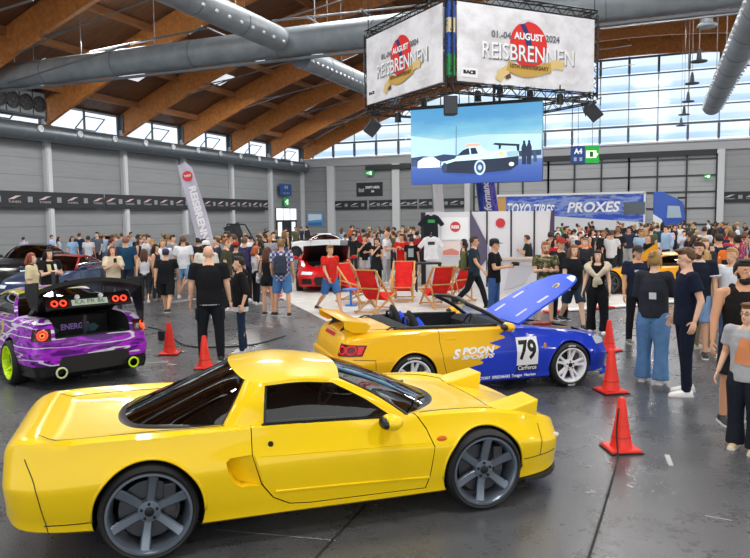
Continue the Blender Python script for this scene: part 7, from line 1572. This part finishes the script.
# along the left wall
for a in (('man in white and blue shirt against the left wall behind the black saloon', 25, 237, 268, 150, 'm', ('short', '2b211b'), ('shirt', 'b9c1dc'), ('trousers', '2a2f3c')), ('man in white and blue shirt before the first wall pillar', 53, 235, 265, 60, 'm', ('short', '1f1814'), ('shirt', 'a9b9de'), ('trousers', '33394a')), ('woman in pale blue dress beside the first wall pillar', 60, 237, 266, 80, 'f', ('long', '3a2a22'), ('dress', 'a9bfe0'), ('skinny', '8a92a8')),
          ('woman in light blue shirt and pale jeans by the left wall', 74, 236, 274, 20, 'f', ('mid', '4a2c22'), ('shirt', '8fb4d9'), ('jeans', '9fb4c6')), ('man in dark navy jacket and blue shorts by the left wall', 81, 233, 270, 140, 'm', ('short', '4a3626'), ('sweater', '2a3048'), ('shorts', '35508a')), ('man in white t-shirt and jeans with grey bag by the left wall', 90, 236, 276, 160, 'm', ('short', '2b2420'), ('tee', 'c9ced6'), ('jeans', '2f4568')), ('man in grey shirt beside the black saloon with white stripe', 99, 232, 272, -40, 'm', ('short', '241c18'), ('tee', '5a6270'), ('trousers', '2a2d33')),
          # right crowd
          ('man in white shirt walking behind the silver hatchback', 620, 231, 262, 160, 'm', ('short', '2b211b'), ('shirt', 'dde3ee'), ('jeans', '4a5c7c')), ('bald man in black t-shirt in front of the lorry cab', 647, 236, 282, -60, 'm', ('bald', '000000'), ('tee', '1f2125'), ('trousers', '2a2c31')), ('man in dark teal t-shirt and light jeans under the lorry cab', 657, 225, 262, 170, 'm', ('short', '2b211b'), ('tee', '2a4a58'), ('jeans', '7f9cbc')), ('man in pale lilac shirt looking at his phone under the lorry cab', 668, 227, 264, 10, 'm', ('short', '33261e'), ('shirt', 'd3b9d0'), ('trousers', '2f3550')),
          ('man in light blue shirt holding up a camera right of the lorry', 683, 231, 268, 5, 'm', ('short', '33261e'), ('shirt', 'b9c9e2'), ('trousers', '34384a')), ('man in white shirt and straw hat right of the lorry', 696, 230, 268, 8, 'm', ('short', '8a744a'), ('shirt', 'e3e6ea'), ('trousers', '2c2f36')), ('woman in orange top and dark trousers in the right-hand aisle', 714, 228, 275, 170, 'f', ('long', '33221a'), ('tee', 'd9653a'), ('trousers', '2b2d33')), ('man in white t-shirt in front of the right end of the gates', 733, 224, 262, 150, 'm', ('short', '6b5138'), ('tee', 'e6e8ea'), ('jeans', '5a7090')), ('woman with red flowered top and jeans shorts at the right edge', 743, 231, 272, 170, 'f', ('mid', '6b4a30'), ('tank', patt('redfl', [(0, '8c2f33'), (.5, 'd9c9c4'), (.58, 'a2383c')], 20)), ('hotpants', '8fa9c6'))):
    person(*a, vox=.022, pose='phone' if 'phone' in a[0] or 'camera' in a[0] else rnd.choice(['stand', 'wide', 'pocket', 'stand']), skin=rnd.randrange(5), hat='c9a86a' if 'straw' in a[0] else None)

# ------------------------------------------------------------------ the far crowd
PROTO = []
for i, (sx, hr, tp, lw, po) in enumerate((('m', 'short', 'tee', 'trousers', 'stand'), ('m', 'short', 'shirt', 'shorts', 'wide'), ('f', 'long', 'tank', 'jeans', 'stand'), ('m', 'quiff', 'hoodie', 'trousers', 'pocket'), ('f', 'mid', 'tee', 'hotpants', 'walk'), ('m', 'short', 'tee', 'jeans', 'phone'), ('f', 'bun', 'shirt', 'skinny', 'chin'))):
    p = person('proto', 300, 0, None, 0, sx, (hr, '2b201a'), (tp, '303236'), (lw, '2a2d33'), pose=po, H=1.75, d=40, vox=.032, far=True)['T']; PROTO.append((p, list(p.children), sx))
TOPC = [('black', '1a1c20', 16), ('white', 'dfe2e6', 7), ('charcoal', '3c4046', 4), ('navy', '232b44', 4), ('red', 'b3262a', 2), ('pale-blue', '9db8d6', 3), ('olive', '55583f', 2), ('orange', 'cf5f30', 1), ('grey', '8d9299', 3), ('teal', '2a5560', 1), ('maroon', '6a2430', 1), ('green', '2f7a4a', 1)]
LOWC = [('dark trousers', '24272d', 5, 0), ('blue jeans', '49638a', 3, 0), ('light trousers', 'b3b1a9', 2, 0)]
HAIRC = ['1d1714', '33251c', '5a4030', '8a6a45', '2b201a', 'b0905c']
TAKEN = [(o.location.x, o.location.y, .42) for o in bpy.data.objects if o.parent is None and o.name.startswith('person')]
CARS = [(o.location.copy(), o.rotation_euler.z, o.scale.x) for o in bpy.data.objects if o.parent is None and o.get('category') == 'car']
def free(x, y, r=.42):
    for a, b_, c in TAKEN:
        if (a-x)**2+(b_-y)**2 < (r+c*.6)**2: return False
    q = prj((x, y, 1))
    if 288 < q[0] < 352 and 24 < q[2] < 42: return False
    for l, z, s in CARS:
        dx, dy = x-l.x, y-l.y; u, v = dx*math.cos(z)+dy*math.sin(z), -dx*math.sin(z)+dy*math.cos(z)
        if abs(u) < 2.45*s+.25 and abs(v) < 1.0*s+.28: return False
    for (cx, cy, rx) in OBST:
        if (cx-x)**2+(cy-y)**2 < rx*rx: return False
    return XL+1.2 < x < XR-1 and y < YB-1.5
OBST = [(o.location.x, o.location.y, r) for o in bpy.data.objects if o.parent is None for k_, r in (('deck_chair', .9), ('counter', 1.6), ('display_table', .9), ('display_stand', 3.2), ('feather_flag', .6), ('side_table', .5)) if o.name.startswith(k_)]
OBST += [(T_.x, T_.y, 1.1) for T_ in [at(px, 286) for px in (423, 435, 447, 460, 471, 487, 500, 511, 523, 534, 545, 553)]]+[(T_.x, T_.y+2.2, 1.6) for T_ in [at(px, 284) for px in (430, 450, 470, 490, 510, 530)]]
lor = [o for o in bpy.data.objects if o.name == 'lorry'][0].location; OBST += [(lor.x+q, lor.y, 1.7) for q in range(-8, 11)]
used = set()
def crowd(n, px0, px1, d0, d1, where, group, bias=1.):
    c = 0
    for _ in range(n*30):
        if c >= n: break
        px = px0+(px1-px0)*rnd.random(); d = d0+(d1-d0)*rnd.random()**bias; hz = 279-FPX*math.tan(PIT)+(375-px)*math.tan(ROL); g = atd(px, hz, d)
        if not free(g.x, g.y): continue
        TAKEN.append((g.x, g.y, .3)); i = rnd.randrange(len(PROTO)); p, ch, sx = PROTO[i]
        r = i not in used; used.add(i)
        root = p if r else p.copy()
        if not r: COL.objects.link(root)
        cc = ch if r else []
        if not r:
            for o in ch: q = o.copy(); COL.objects.link(q); q.parent = root; cc.append(q)
        tn, tcx, _w = rnd.choices(TOPC, [t_[2] for t_ in TOPC])[0]; ln, lcx, _w, _ = rnd.choices(LOWC, [t_[2] for t_ in LOWC])[0]
        if i in (1, 4): ln = 'shorts'
        for o in cc:
            s = o.material_slots[0]; s.link = 'OBJECT'; nm = o.name.split('.')[0]
            s.material = skinm(rnd.randrange(5)) if nm == 'body' else mat(rnd.choice(HAIRC), .6) if nm == 'hair' else mat(tcx, .9) if nm in ('t_shirt', 'tank_top', 'hoodie', 'shirt', 'dress', 'sweater') else mat(lcx, .9)
        hh = rnd.uniform(.94, 1.06)*(1.0 if sx == 'm' else .95); root.location = (g.x, g.y, 0); root.scale = (hh, hh, hh); root.rotation_euler.z = rnd.uniform(0, 2*PI)
        root['label'] = 'distant %s in %s top and %s %s' % ('man' if sx == 'm' else 'woman', tn, ln, where); root['category'] = 'person'; root['group'] = group; c += 1
crowd(40, 98, 300, 24, 36, 'in the crowd near the left wall', 'far crowd before the left wall')
crowd(18, 150, 262, 19.5, 24, 'in the crowd near the left wall', 'far crowd before the left wall')
crowd(44, 262, 425, 27, 46, 'in the crowd before the back wall', 'far crowd before the back wall')
crowd(10, 290, 425, 27, 33, 'in the crowd before the back wall', 'far crowd before the back wall')
crowd(16, 545, 640, 19, 34, 'in the crowd before the lorry', 'far crowd in front of the lorry')
crowd(26, 555, 690, 30, 50, 'in the crowd before the lorry', 'far crowd in front of the lorry')
crowd(38, 640, 752, 24, 52, 'in the crowd right of the lorry', 'far crowd right of the lorry')
crowd(10, 690, 752, 14, 23, 'in the crowd right of the lorry', 'far crowd right of the lorry')
